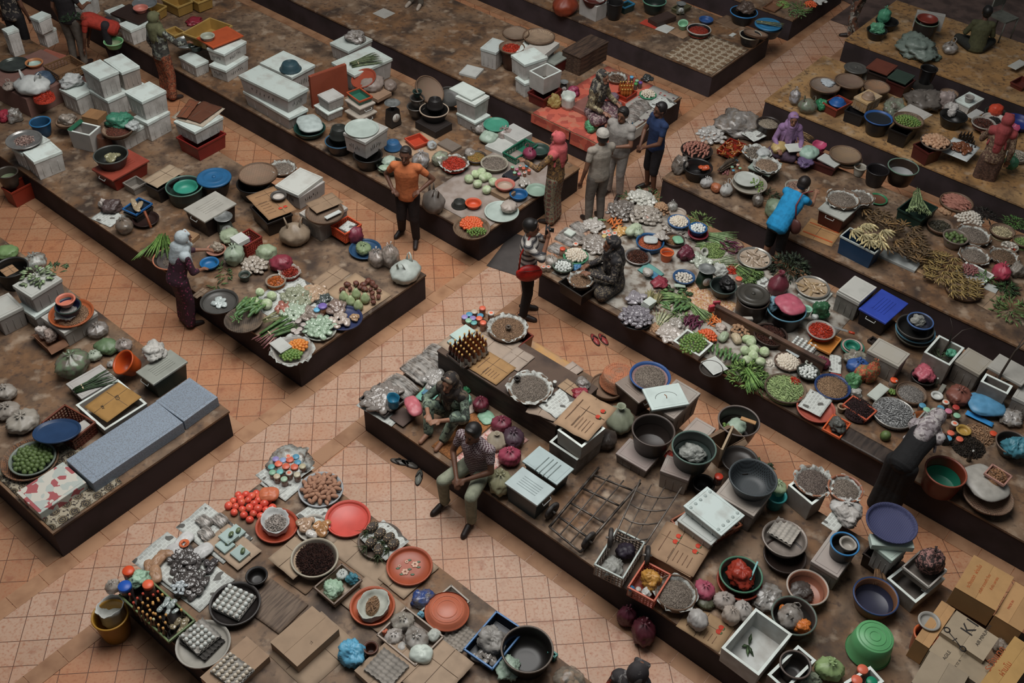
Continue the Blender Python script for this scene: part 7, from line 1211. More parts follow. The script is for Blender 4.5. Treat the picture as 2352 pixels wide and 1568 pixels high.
for x,y,l in((745,1140,'leftmost pear shaped gourd'),(855,1115,'pear shaped gourd at the back middle'),(805,1180,'pear shaped gourd at the front left'),(938,1155,'pear shaped gourd on the right'),(875,1220,'pear shaped gourd nearest the edge')):p=at(x,y+20,T+.05);fruit_obj('gourd',(p.x,p.y,T+.01),(0,0,x),1.25,l,'gourd')
for i,(x,y)in enumerate(((775,1030),(730,1080),(855,1020),(920,1030),(960,1000),(1000,1020),(930,1070),(1030,1050),(985,1075),(1060,1090),(1000,1110),(1055,1140),(1005,1150),(1010,1190),(800,1070),(890,1055))):p=at(x,y,T+.06);fruit_obj('salak',(p.x,p.y,T+.06),(.2*(i%3),.3,i),1.1 if i<7 else .85,'dark brown snake fruit behind the gourds','snake fruit','snake fruits on cardboard')
bt=tray(748,1330,325,.04,'slate blue round tray of garlic bags','#2c3352',T+.03);packets(bt,8,'clear garlic bag in the slate blue tray',('#a89d94','#7d6a5c'),.09,z=bt.z-.02,dx=-.05,dy=-.06,R=.14);packets(sp(670,1260,150,T+.05),9,'clear bag of brown bits left of the slate blue tray',('#8a7a72','#5a463c'),.1,hh=.6);packets(sp(840,1340,70,T+.06),4,'clear garlic bag at the right of the slate blue tray',('#a58a6c','#7d5c40'),.07)
for x,y,w_,n,l,c1,c2 in((480,1120,220,18,'orange and white snack packet before the newspaper','#a89d88','#8d5c3c'),(330,1160,300,22,'green and silver snack packet in the mixed row','#94a088','#5d4c3c'),(560,1165,110,8,'dark glossy spice tube packet by the snake fruit','#4c5452','#1f2422'),(300,1290,230,18,'white and green crinkled snack packet','#a9b3a5','#6a7d62'),(440,1320,200,14,'brown and white snack packet nearer the edge','#958a80','#54453c'),(210,1250,160,8,'red snack packet by the cabbages','#a0685a','#6d3a30')):packets(sp(x,y,w_,T+.01),n,l,(c1,c2),.085,hh=.25,long=1.7)
jar(500,1255,.12,'jar with sky blue lid among the snack packets','#5f9ab8','#7a5a50',T,.045);jar(552,1220,.15,'jar with purple and pink lid among the snack packets','#6d5c9a','#8a6048',T,.06);jar(520,1225,.12,'jar with lilac lid behind the purple and pink one','#8a9ab5','#7a5a50',T,.04)
for i,(x,y)in enumerate(((280,1380),(330,1360),(380,1390),(290,1440),(345,1430),(320,1460))):jar(x,y,.09,'small silver tin near the herb plate','#a39a94','#857a74',T,.04,'tin','silver tins by the herb plate')
pt=tray(530,1435,290,.03,'white plate of wrapped green herbs at the edge','#96988f',T+.02);packets(pt,26,'green and white wrapped herb packet on the plate',('#9dac9c','#5f7a5c'),.075,z=pt.z,hh=.3)
view('J');ob_=b(282,95,352,.07,'paper lined basket of oranges and limes at the edge','#8f8a84','woven_basket','basket',T+.02);pile('orange',Spot(at(335,60,T+.07),T+.08,.16,''),34,'small orange','orange',label='small orange in the paper lined basket',hh=.4,sq=.8,lay=1);pile('lime',Spot(at(270,145,T+.07),T+.08,.17,''),44,'lime','lime',label='green lime in the paper lined basket',hh=.35,sq=.75,s=1.1);liner_sheet(ob_,ob_.r*.95,T+.07,label='white paper lining the basket of oranges and limes');slab((85,30),(170,130),(265,60),.02,'white folded paper on the orange basket',T+.14,'#aaaba6','folded_paper','paper')

# ================================================================ third left platform: cabbages, stoves, foam boxes
view('0');uvsheet(-9.6,-8.3,9.85,11.9,'pinkish grey cloth under the cabbages',mat('#8a7f78','#7a6d64',5,.9),T+.004,'ground_cloth','cloth')
view('F')
bag(1550,270,225,'dark grey carrier bag behind the man in orange','#625b55','carrier',T,1.1,.96);b(1785,285,140,.08,'upturned black bowl on the pinkish cloth','#2b2c29','bowl','bowl',T,.75,flip=True);b(1910,295,142,.08,'small bright orange bowl on the pinkish cloth','#b84c2e','bowl','bowl')
for i,(x,y)in enumerate(((1870,80),(1930,38),(2000,70),(1948,125),(2030,178),(2090,108),(1985,20),(2040,60))):p=at(x,y,T+.08);fruit_obj('cabbage',(p.x,p.y,T+.08),(.2,.3,i),.92,'pale green cabbage %s'%('at the far left','in the back row, left','in the very middle','in the front row, left','at the front tip','at the far right','in the back row, middle','in the back row, right')[i],'cabbage')
bx('carton',(2075,190),(2200,270),(2280,200),.08,'small carton under the pink bowl',T,'#7d6650');b(2195,125,178,.08,'pink bowl of ground spice on the small carton','#b06a5e','bowl','bowl',T+.09,inner='#a39080');b(2318,215,160,.08,'blue basin beside the pink bowl','#20527f',zb=T);wp=tray(2165,372,308,.03,'pale oval plate carrying a square parcel','#a3afa8',T+.02);bag(2230,330,155,'square wrapped parcel on the pale oval plate','#9a8f86','lump',wp.z-.01,.6)
tt=tray(1895,520,332,.06,'round basket of orange tomatoes and green limes','#6b5540',T+.03,m=woven('#6b5540','#4a3a2c'));pile('tomato',tt,62,'orange tomato','tomato',label='orange tomato in the corner basket',R=tt.r*.6,dx=-.0,dy=.09,hh=.3,z=tt.z,s=1.1);pile('lime',Spot(at(1940,560,T+.09),T+.09,.13,''),44,'lime','lime',label='small green lime in the corner basket',R=.15,sq=.7,hh=.3,s=.85)
k=egg_tray((2165,40),(2270,90),(2350,40),T+.02,'black tray of small dark jars behind the pink bowl','#25262c');view('G');eb=b(130,178,190,.05,'pale green enamel basin at the platform end','#8fa596',zb=T+.02);packets(sp(20,120,100,T+.04),8,'clear bag of white garlic in the enamel basin',('#aaa49c','#6d665f'),.08)
view('B')
cb=b(1735,1470,242,.1,'basket of bright red chillies near the cabbages','#6a4a3a','woven_basket','basket',m=woven('#6a4a3a','#4a342a'));heap(cb,'chili','x',('#b8402c','#84241a'),r=cb.r*.92,z=cb.z-.02,label='bright red chillies heaped near the cabbages',cat='red chillies',liner=True);cb=b(2100,1465,245,.09,'grey rimmed bowl of anchovies behind the jars','#8b8578','bowl','bowl');heap(cb,'anchovy','x',r=cb.r*.9,z=cb.z-.02,label='anchovies heaped behind the small jars',cat='dried anchovies')
mb=b(1935,1410,190,.08,'bowl of mixed vegetables and a clear bag','#3a332e','bowl','bowl');heap(mb,'shred','x',('#9a5a34','#6d7a3c'),z=mb.z-.02,label='orange and green vegetables in the mixed bowl',cat='vegetables');bags([(1880,1380,110,.8,'lump','#a39c96','clear white bag on the mixed bowl'),(1612,1425,150,.8,'lump','#8d9a84','clear bag of lettuce left of the red chillies'),(1438,1445,160,1.1,'tied','#9a9a9c','clear puffed bag right of the orange shirt man'),(1535,1305,100,.7,'lump','#a5adb0','clear small bag beside the square basket'),(2000,1130,260,.35,'crumple','#9a938d','clear plastic under the green oval tray'),(2050,1235,180,.5,'pillow','#9aab9c','green striped packet under the oval tray'),(2190,1200,160,.7,'tied','#a08d88','clear pinkish bag beside the green packet')])
bx('crate',(2175,1370),(2292,1432),(2490,1300),.14,'dark green crate with a net of goods',T,'#24604a');slab3((2040,1310),(2178,1390),(2292,1265),.07,'white square tray below the oval tray','#a3a49f','square_tray','tray');slab3((2130,1180),(2310,1270),(2450,1200),.16,'foam box beside the dark green crate','#a09f9b','foam_box','foam box');tray(2115,1118,225,.03,'green oval tray covered with netted plastic','#3d7d68',T+.16)
view('C');rowdots([(-90,1500),(-50,1520),(-20,1490),(10,1510),(40,1490),(-70,1550),(-30,1560),(20,1550),(60,1530)],.09,[GRN,PNK,CRM,ORG,BLU],'small coloured lid jar before the pink scarf woman',T,.03);b(150,1340,190,.07,'dark green basin beside the pink scarf woman','#2a3a34',zb=T+.08);bag(65,1370,130,'raspberry bag held by the woman in the pink scarf','#7d3048','carrier',T+.1,.95)
view('B')
sheet((1180,1290),(1480,1470),(1760,1360),'flattened cartons on the ground behind the orange shirt man','#9a8068',T);bx('bin',(1310,1245),(1375,1332),(1497,1270),.08,'square red basket on the flattened cartons',T+.01,'#a03a26','#b04a34','square_basket','basket');slab3((1568,1290),(1722,1352),(1822,1310),.05,'grey wooden board behind the clear bags','#6a5f56','wooden_board','board')
b(1160,1480,240,.13,'black basin of wrapped cabbages behind the orange shirt','#22241f',zb=T);bags([(1150,1450,130,.6,'lump','#9aa89a','wrapped cabbage, upper one in the black basin'),(1110,1520,110,.6,'lump','#8fa08c','wrapped cabbage, lower one in the black basin')],T+.06);b(1185,1280,155,.11,'upturned blue basin beside the handwritten foam box','#2f5579',zb=T,flip=True)
b(960,1390,260,.22,'black pail under the handwritten foam box','#181615','pail','bucket',T);fx=bx('foam',(728,1195),(935,1280),(1152,1145),.34,'handwritten foam box on a black pail',T+.2,'#a19b97','#a5a5a0',writing=1);tray(905,1152,302,.03,'pale enamel tray on the handwritten foam box','#a3aea7',fx.z)
b(700,1265,250,.2,'black tub with blue rim under another basin','#1b1d20','plastic_tub','tub',T,rim='#2f5068');b(700,1150,190,.16,'upturned black basin on the blue rimmed tub','#2a2c29',zb=T+.19,flip=True);b(435,1150,280,.12,'dark green basin under a white cloth bag','#1f3a34',zb=T);bag(437,1115,290,'white cloth bag laid over the dark green basin','#a8b3b0','pillow',T+.12,.22,.97,sq=.75)
f4=bx('foam',(-170,818),(250,1062),(425,978),.27,'lower long foam box of the double stack by the aisle',T,'#8f8985');f5=bx('foam',(-182,672),(230,908),(402,800),.3,'upper long foam box of the double stack, written on',f4.z,'#9d9794','#aab3ae',writing=1);f6=bx('foam',(-20,565),(275,695),(492,582),.38,'foam box with an upturned slate basin on its lid',T,'#a39d99','#abb3ae',writing=1);b(258,570,192,.12,'upturned slate blue basin on the foam box','#2e434a',zb=f6.z,flip=True)
slab3((438,690),(452,705),(750,570),.62,'rust orange board standing upright between foam boxes','#7d3d2a','standing_board','board');bx('foam',(465,945),(600,1028),(745,970),.16,'low foam box under the small ribbed foam box',T,'#938d88');bx('foam',(498,850),(605,915),(752,858),.2,'small ribbed foam box beside the upright board',T+.17,'#8f8a85','#aaa9a5')
f7=bx('foam',(635,560),(838,682),(1178,525),.38,'wide foam box with lemongrass on its lid',T,'#a09a96','#adb6b0');bunch(930,525,280,'bundle of dark green lemongrass on the wide foam lid','g',('#5c6648','#3f4832'),34,.5,f7.z,.007,.35,thick=.09);f8=bx('foam',(625,385),(785,468),(992,352),.3,'foam box with a clear bag on its lid, farthest in the row',T,'#948e8a','#adb5b0');bag(855,330,195,'clear crumpled bag on the farthest foam lid','#99938f','crumple',f8.z,.45,.8)
bags([(1000,760,230,.6,'lump','#8a7c74','grey brown cloth bag under the red oval tray'),(1160,770,130,.8,'lump','#7a6c64','grey brown bag right of the cloth bag')],T+.1);tray(925,700,230,.03,'red brown oval tray resting on the cloth bag','#8a3f2c',T+.32,tilt=(.25,-.3,0));slab3((960,850),(1050,900),(1170,830),.07,'stack of tan cards beside the clear tubs','#8a705c','card_stack','cardboard',T+.1)
c9=bx('tote',(735,995),(890,1070),(1060,1000),.14,'lower clear tub of the pair under the red frame',T,'#6d655f','#9d9489');c8=bx('tote',(730,895),(890,972),(1050,920),.14,'upper clear tub of the pair under the red frame',T+.15,'#7a7069','#a0978d');bx('bin',(770,830),(880,918),(1000,868),.09,'teal square basket with red frame and an egg inside',T+.3,'#2c5a4a','#a34a2e','square_basket','basket');scale(1180,925,148,.42,'tall dark weighing scale with a white dial',T+.02,'#2a2624','#b0aca4',rz=.7)
st=slab3((1415,1090),(1565,1205),(1690,1110),.14,'black gas stove block under the rimmed basin','#241e1c','gas_stove','stove');b(1557,985,262,.18,'cream rimmed black basin on the gas stove','#1c1a19',zb=st.z,rim='#a08f7e');b(1565,895,155,.14,'upturned black pan in the cream rimmed basin','#1f1c1b','pan','pan',st.z+.17,flip=True,rings=3);b(1395,955,165,.16,'aluminium pot with a wide flange behind the stove','#4f4c49','pot','pot',T+.1,m=mat('#5f5b57',None,6,.35,metal=.6));b(1405,880,130,.16,'smaller aluminium pot stacked behind the stove','#5f5b57','pot','pot',T+.26,m=mat('#5f5b57',None,6,.35,metal=.6));b(1405,820,80,.1,'dark green pail on the aluminium pots','#22302c','pail','bucket',T+.42)
winnow(1505,800,285,'tan woven tray leaning over the black pan',T+.4,'#6d5a4c',tilt=(.4,.55,0));tray(1690,860,200,.04,'dark pot lid leaning behind the woven tray','#3a3835',T+.2,tilt=(.5,.2,0));slab3((1400,755),(1480,800),(1600,740),.05,'green and white printed sheets behind the woven tray','#9aa59a','printed_sheets','paper',T+.3)
f9=bx('foam',(1755,1015),(1925,1110),(2065,1035),.22,'lower half of the tall foam stack',T,'#8f8a86');fa=bx('foam',(1742,865),(1925,942),(2062,862),.32,'upper tall foam box of the stack',f9.z,'#9c9793','#b0b5b0');slab3((1697,795),(1892,902),(2012,832),.03,'loose foam lid on the tall foam stack','#adb4ae','foam_board','foam lid',fa.z+.01)

# ================================================================ back left corner: foam box stacks
view('A')
def F_(L,Fr,Rr,H,l,z=T,**k):return bx('foam',L,Fr,Rr,H,l,z,**k)
F_((960,1160),(1108,1243),(1315,1115),.28,'bottom row foam box under the green bag plate');s6=F_((1190,1050),(1325,1108),(1540,1003),.37,'bottom foam box at the right of the white pyramid');F_((1130,830),(1275,922),(1490,815),.37,'foam box on the right shoulder of the white pyramid',s6.z)
s2=F_((795,810),(968,910),(1142,832),.38,'middle foam box of the white pyramid');F_((720,600),(895,708),(1075,640),.4,'topmost left foam box of the white pyramid',s2.z);s3=F_((925,720),(1130,820),(1320,750),.38,'foam box low at the back of the white pyramid');F_((905,540),(1105,642),(1282,590),.36,'topmost right foam box with brown tape',s3.z,c='#9a8f86');F_((540,800),(680,885),(860,790),.36,'left foam box of the white pyramid')
o=bx('open',(600,1180),(805,1218),(915,1135),.33,'open foam box tilted before the white pyramid',T,'#938e89');bx('carton',(748,1045),(880,1088),(945,1010),.1,'small brown carton on the tilted foam box',T+.33,'#83603f');slab3((600,1165),(640,1175),(760,1080),.02,'dark green folder on the tilted foam box','#23563f','folder','folder',T+.33);wk=winnow(600,1090,195,'old round basket with clear plastic by the foam pyramid',T+.2,'#86705c');bag(600,1070,160,'clear plastic in the old round basket','#9a8f84','crumple',wk.z,.4,.8)
wk=winnow(1058,1160,280,'tray of brown fish with a green bag on top',T+.32,'#8a7460');heap(wk,'shrimp','x',('#6d3a2a','#3a211a'),z=wk.z,label='brown dried fish on the tray before the pyramid',cat='dried fish');bags([(1065,1080,240,.4,'crumple','#3d7a62','sea green bag lying on the brown fish'),(1200,1130,130,.5,'crumple','#a5aaa8','white bag edge beside the sea green bag')],T+.36);b(925,1225,150,.24,'upturned brown clay pot before the tilted box','#5a3a2c','clay_pot','pot',T,flip=True)
rt=bx('tote',(830,1520),(1010,1630),(1335,1440),.26,'rusty red storage tub under a black basin',T,'#6d2218','#8f4234');bb_=b(996,1390,300,.2,'black basin of banana leaf parcels on the red tub','#232522',zb=rt.z,rim='#4a4c48');packets(bb_,4,'pale folded leaf parcel in the black basin',('#8f8a6a','#6d6a50'),.12,R=.1,z=bb_.z-.1)
rt=bx('bin',(1575,1235),(1775,1335),(2045,1200),.27,'crimson tub under the foam box with rusty sheets',T,'#701f1b');fx=F_((1560,1090),(1750,1190),(2012,1050),.26,'foam box covered with rusty brown sheets',T+.24);sheet((1565,1060),(1830,1158),(2005,985),'torn beige board under the rusty sheets','#9c9080',fx.z,cr=.01);sheet((1640,1050),(1805,1118),(1990,970),'rusty brown sheet on the torn beige board','#54301f',fx.z+.02,cr=.01);sheet((1535,1050),(1640,1045),(1850,920),'folded rusty brown sheet at the left of the foam box','#6a3d28',fx.z+.05,cr=.02)
F_((110,1330),(200,1392),(440,1255),.34,'foam box under the steel plate of meat');fx=F_((195,1368),(302,1455),(565,1358),.37,'foam box in front of the steel plate at the left edge');mt=tray(215,1255,310,.03,'steel plate of chopped meat on foam at the left','#8f8d8a',T+.4,m=mat('#8f8d8a',None,6,.3,metal=.6));heap(mt,'chips','x',('#a08a80','#4f2c26'),r=mt.r*.75,z=mt.z-.06,label='chopped white and dark meat on the steel plate',cat='meat')
b(360,1095,182,.24,'empty navy bucket behind the steel plate','#21435f','plastic_bucket','bucket',T,rim='#2a6590');slab3((-160,680),(230,900),(760,640),.36,'pinkish low table at the upper left with dark side','#6d5048','low_table','table');Z=T+.37
tray(125,575,250,.05,'dark shiny round platter on the pinkish table','#3f4440',Z,m=mat('#454a46',None,6,.25,metal=.5));b(305,560,150,.07,'orange rimmed bowl on the pinkish table','#a06a44','bowl','bowl',Z,inner='#8fa39a');b(385,670,190,.12,'upturned slate blue basin on the pinkish table','#3a4858',zb=Z,flip=True);bx('crate',(415,590),(520,690),(740,575),.16,'brown crate with slots behind the white carrier bags',Z,'#6a4f38');bags([(285,750,300,.6,'carrier','#b3b5b2','bright white carrier bags on the pinkish table'),(640,720,210,.4,'crumple','#abadab','white plastic left of the topmost foam box'),(80,770,130,.6,'carrier','#8a7f76','grey carrier bag at the left of the table')],Z);heap(Spot(at(395,870,Z),Z,.18,''),'chili','x',r=.18,z=Z,label='red chillies below the white carrier bags',cat='red chillies')
bags([(50,1040,150,.5,'crumple','#8a2a38','red bag at the far left below the table'),(130,1040,130,.9,'crumple','#8a8884','clear grey bag below the table')]);F_((540,0),(740,60),(850,-60),.38,'foam box with wavy top behind the standing man');F_((330,270),(395,310),(490,250),.3,'foam box left of the grey trousers');F_((280,150),(345,190),(440,130),.3,'upper foam box left of the dark shirted man',T+.32);F_((20,260),(60,300),(160,260),.5,'tall foam box behind the dark legs at the far left')
slab3((230,560),(380,640),(560,500),.02,'salmon sheet under the low brown crate','#8a4f40','plastic_sheet','sheet',T);fx=F_((1055,215),(1172,272),(1370,198),.32,'foam box beside the green headscarf woman');F_((958,95),(1062,180),(1210,110),.3,'second foam box behind the brown chopping board');slab3((1012,115),(1240,225),(1395,130),.03,'very dark brown board across two foam boxes','#2b1c16','chopping_board','board',fx.z+.01)
b(1265,68,128,.08,'pink bowl on the very dark brown board','#a8685c','bowl','bowl',fx.z+.05);tray(1300,25,215,.04,'steel round tray behind the pink bowl','#8a8d8d',fx.z+.02,m=mat('#8f9292',None,6,.25,metal=.6));b(1020,370,170,.12,'green basin next to the bending man in red','#5a8f60',zb=T,rim='#7fae80',inner='#7d8a6c')
for L_,F2,R_,H,l in(((1440,-5),(1600,62),(1748,8),.22,'yellow crate at the top beside another'),((1640,-40),(1785,22),(1928,-25),.22,'yellow crate at the top, right one'),((1300,60),(1400,130),(1450,60),.2,'yellow crate behind the chopping board'),((1500,270),(1560,330),(1642,285),.1,'yellow crate right of the green headscarf'),((1670,295),(1850,385),(2060,230),.2,'yellow crate under the orange red board')):bx('bin',L_,F2,R_,H,l,T+(.35 if 'orange' in l else .02),'#8a6c38','#a0844c','yellow_crate','crate')
f1=F_((1870,580),(2030,632),(2245,510),.26,'lower foam box of the pair under the orange board',writing=1);f2=F_((1845,430),(2012,482),(2235,370),.25,'upper foam box of the pair under the orange board',f1.z,writing=1);slab3((1765,340),(1915,428),(2195,318),.03,'bright orange red cutting board with a cup','#9c4524','cutting_board','board',f2.z+.04);b(1868,320,122,.08,'small enamel cup on the orange red board','#8f9284','cup','cup',f2.z+.07);F_((1612,510),(1755,600),(1872,545),.24,'foam box below the steel plate by the aisle');mt=tray(1680,375,225,.04,'steel plate of small fish by the orange board','#8f9290',T+.3,m=mat('#8f9290',None,6,.25,metal=.6));b(1765,400,135,.1,'dark green bowl beside the steel plate of fish','#242c28','bowl','bowl',T+.28);bag(1750,185,160,'crimson plastic bag flat on the dark concrete','#7d2230','crumple',T,.25)

# ================================================================ fourth left platform, red cloth and seated woman
cor=pattern('tri','#a8503f','#8f4034','#a3604c',sc=7);gry=pattern('floral','#8d8a84','#8f3a34','#3f3236',sc=11)
rc=uvsheet(-9.9,-8.27,13.0,15.28,'coral red patterned cloth covering the platform end',cor,T+.004);uvsheet(-8.85,-8.27,13.9,15.27,'grey oilcloth with red squares at the very end',gry,T+.01)
for u0,u1,z0,l in((-9.9,-9.05,.3,'left coral flap of cloth hanging over the edge'),(-9.02,-8.45,.24,'right coral flap of cloth hanging over the edge')):o=root('cloth_flap',l,'cloth',uv((u0+u1)/2,12.975,z0),-PI/4);G().box(0,0,0,u1-u0,.008,T-z0).put('flap',cor,o,smooth=False)
o=root('plastic_flap','newspaper under clear plastic hanging over the platform end','newspaper',uv(-8.235,13.85,.27),PI/4);G().box(0,0,0,1.3,.008,T-.27).put('flap',pattern('news'),o,smooth=False)
view('C')
slab((435,945),(620,1040),(800,930),.08,'striped pink cushion block under the seated woman',T+.01,'#7a5048','cushion','cushion');f1=bx('bin',(55,830),(195,905),(350,800),.2,'maroon tub under the open white foam box',T,'#5a1f1c');fo=bx('open',(60,640),(195,715),(355,640),.32,'open foam box with dark stalks on a maroon tub',f1.z+.19,'#a09c96');heap(Spot(fo.c,fo.z,.15,''),'stick','x',('#4a4036','#2c2620'),z=fo.z+.1,label='dark stalks in the open foam box',cat='stalks')
g1=bx('foam',(-85,690),(22,745),(200,700),.3,'lower narrow foam box left of the open one',T);g2=bx('foam',(-90,495),(20,590),(215,510),.34,'upper narrow foam box left of the open one',g1.z);bx('foam',(-370,430),(-232,480),(-137,380),.38,'left end foam box beside the basket of red chillies',T,'#9a9692','#adb4b1');slab((-547,650),(-412,705),(-372,620),.05,'foam lid lying at the platform front',T,'#a5a6a2')
b(-80,440,240,.36,'brown drum carrying the tray of red chillies','#40281e','drum','drum',T);wk=winnow(-95,425,230,'round tray of red chillies on the brown drum',T+.38,'#4a3a30');heap(wk,'chili','x',z=wk.z,label='red chillies on the brown drum',cat='red chillies');bx('foam',(-90,480),(180,520),(325,380),.42,'foam box under the two woven trays',T);winnow(148,325,288,'large woven tray with a dark rim on the paper stack',T+.46,'#94806a');winnow(-60,295,240,'grey woven tray left of the large one',T+.44,'#7a6c5e');slab((20,440),(195,505),(325,385),.1,'stack of papers under the large woven tray',T+.36,'#a39f98','paper_stack','paper')
bx('tote',(195,540),(292,585),(428,500),.26,'dark red storage tub with a grey lid',T,'#571d1a','#7c8079');bx('chest',(352,450),(522,522),(782,375),.38,'long brown wooden chest with plank sides',T);scale(375,735,82,.2,'weighing scale beside the seated woman',T+.01,'#3a3a38');bags([(410,915,155,.8,'open','#b0b5ae','white bag with green edge beside the cushion'),(285,915,120,.9,'crumple','#8f7a48','mustard bag at the platform front'),(465,820,120,.7,'crumple','#84304c','magenta bag near the cushion'),(810,870,115,.6,'lump','#6d5a66','net bag of small onions by the bottles'),(620,1135,130,.7,'crumple','#4d8560','green bag hanging at the platform corner')],T+.01)
wk=winnow(850,695,190,'round tray of brown snacks behind the seated woman',T+.02,'#5a4a40');heap(wk,'chips','x',('#6d5442','#3a2b24'),z=wk.z,liner=True,label='brown snacks on the tray behind the seated woman',cat='snacks');cr=bx('crate',(855,840),(942,892),(1018,822),.08,'red crate of honey coloured bottles',T+.02,'#93301f')
for i in range(14):p=at(885+(i%5)*25+(i//5)*8,735+(i//5)*35,T+.2);bottle((p.x,p.y,T+.03),.18,'honey bottle with gold cap in the red crate','#b5934f','#8a4a20',None,'honey bottles')
for(x,y),c_,l in(((985,688),'#5a9ac0','tall jar with sky blue lid behind the honey bottles'),((1032,720),GRN,'jar with apple green lid behind the honey bottles'),((1022,748),'#4f8f50','jar with dark green lid beside the honey bottles'),((1064,738),'#6a4f94','jar with purple lid beside the honey bottles')):jar(x,y,.14,l,c_,'#4a4038',T,.035)
packets(sp(1120,730,80,T),10,'black bundle stick packet at the cloth edge',('#3a3d3c','#1c1e1e'),.08,hh=.8);gb=tray(1130,850,150,.03,'green plate of cream eggs on the oilcloth','#3c8a66',T+.02);pile('egg',gb,42,'cream egg','egg',label='cream egg on the far green plate',z=gb.z,hh=.5,s=.85);b(860,945,132,.06,'dark red bowl by the womans hand','#7d2f20','bowl','bowl',inner='#b55030')
for L_,F2,R_,l in(((980,890),(1110,960),(1210,970),'dark fish pack nearest the egg plate'),((900,1000),(1040,1060),(1140,960),'grey fish pack in front of the seated woman'),((880,1080),(960,1130),(1050,1050),'grey fish pack behind the facing man')):fishpack(L_,F2,R_,.05,l,T+.01,('#857c76','#4f4743'),9)
bx('crate',(655,1095),(870,1190),(1000,1105),.1,'turquoise crate in front of the facing man',T,'#2a6a88');packets(sp(910,1100,130,T+.08),8,'clear packet in the turquoise crate',('#9a948e','#5d5650'),.08);paper((1180,945),(1270,1040),(1320,930),'newspaper sheet hanging at the corner of the oilcloth',T+.02)
# ---- fifth and sixth left platforms
bx('open',(508,-12),(672,62),(778,20),.33,'ribbed foam box holding a dark red basin, at the top',T,'#9d9894');b(645,-20,220,.15,'dark red basin in the ribbed foam box','#4a1f1a',zb=T+.25);b(835,20,150,.34,'tall black bucket beside the ribbed foam box','#1b1a1a','plastic_bucket','bucket',T);bag(385,30,240,'orange brown cloth hanging beside the foam box','#74301c','sack',T,.9,.98,'cloth','hanging_cloth');bx('bin',(870,40),(925,75),(1005,30),.16,'dark green tub with blue rim at the top',T,'#20302c','#2f6a88');b(1190,5,212,.24,'dark basin with pale green rim at the top','#1e2825',zb=T,rim='#55806c');scale(1430,30,90,.2,'weighing scale in a glass tank at the top',T+.04,'#5a5a50','#a8aca8');bx('bin',(1350,70),(1430,110),(1512,50),.1,'olive glass tank around the weighing scale',T,'#55523c')
slab((1150,165),(1220,215),(1370,140),.1,'dark brown flat box on the fifth platform',T+.01,'#352722','flat_box','box');slab((1065,205),(1195,265),(1240,225),.008,'red printed paper on bare concrete',T+.005,'#a03a2c','red_paper','paper');slab((1192,262),(1300,300),(1372,248),.008,'white printed paper beside the red one',T+.005,'#a9aba6','white_paper','paper');sheet((1300,290),(1440,345),(1640,250),'brown card under the black sauce basin','#80654e',T)
b(1455,195,88,.14,'mint green cup tilted on bare concrete','#74a082','cup','cup',T+.02,tilt=(.3,-.2,0));bb_=b(1590,262,215,.14,'black basin of red sauce lined with white','#191716',zb=T,rim='#9a9892');heap(bb_,'shred','x',('#93301c','#6d2014'),z=bb_.z-.05,label='red sauce in the white lined basin',cat='sauce');bb_=b(1655,172,125,.07,'royal blue small bowl behind the sauce basin','#2a4a7c','bowl','bowl',T)
uvsheet(-9.35,-8.27,16.38,17.75,'beige oilcloth with brown medallions at the platform corner',pattern('rings','#948774','#5a4432','#7a654c',sc=6.2));b(1995,105,245,.22,'black basin with blue rim and a sack on top','#1f1f20',zb=T,rim='#2f6a9a');bag(2010,70,160,'brown sack lying on the blue rimmed basin','#4a3c34','crumple',T+.2,.5);b(2225,235,235,.2,'black pail under the blue lid with greens','#14181c','pail','bucket',T);disc_lid(2215,210,240,'turquoise blue lid with a leaf bundle on it','#2c6a92',T+.22,.04,name='pail_cover');bunch(2230,200,260,'long grey green leaves across the blue lid','l',('#6d7050','#4a4f38'),12,-.3,T+.27,.006,.12);b(2055,310,195,.2,'black pail with pale rim at the oilcloth edge','#222121','pail','bucket',T,rim='#8f8a7c');winnow(2100,300,220,'brown woven cover leaning on the pale rimmed pail',T+.22,'#6d5546',tilt=(-.2,.15,0));sheet((1740,190),(1900,275),(2000,210),'brown card beside the blue rimmed basin','#6a5340',T);slab((1865,318),(1895,335),(1920,305),.005,'small white scrap on the oilcloth edge',T+.008,'#a9aaa6','paper_scrap','paper')
view('B');slab((1005,120),(1110,168),(1205,118),.008,'crumpled white paper on the long bare platform',T,'#93908a','paper_litter','paper')
view('D')
heap(sp(180,45,150,T),'beans','x',('#8aa05c','#5f7a3f'),z=T,r=.16,label='green beans heaped at the top, left one',cat='green beans');pile('cucumber',sp(310,130,190,T),26,'x','cucumber',label='small pale cucumber at the far platform end',s=.5,hh=.4);leafy(340,70,200,'bright green leaf stalks at the far platform end',('#6a8c48','#426034'),T,50,.4,w=.01);pile('tomato',sp(430,45,130,T),34,'x','tomato',label='red tomato at the far platform end',hh=.5,lay=1);packets(sp(510,15,110,T),8,'white stick packet at the far platform end',('#b0b2ae','#8a8c88'),.09,long=2.2);bx('bin',(0,60),(110,100),(200,40),.05,'brown tray beside the far green beans',T,'#6d4c38')

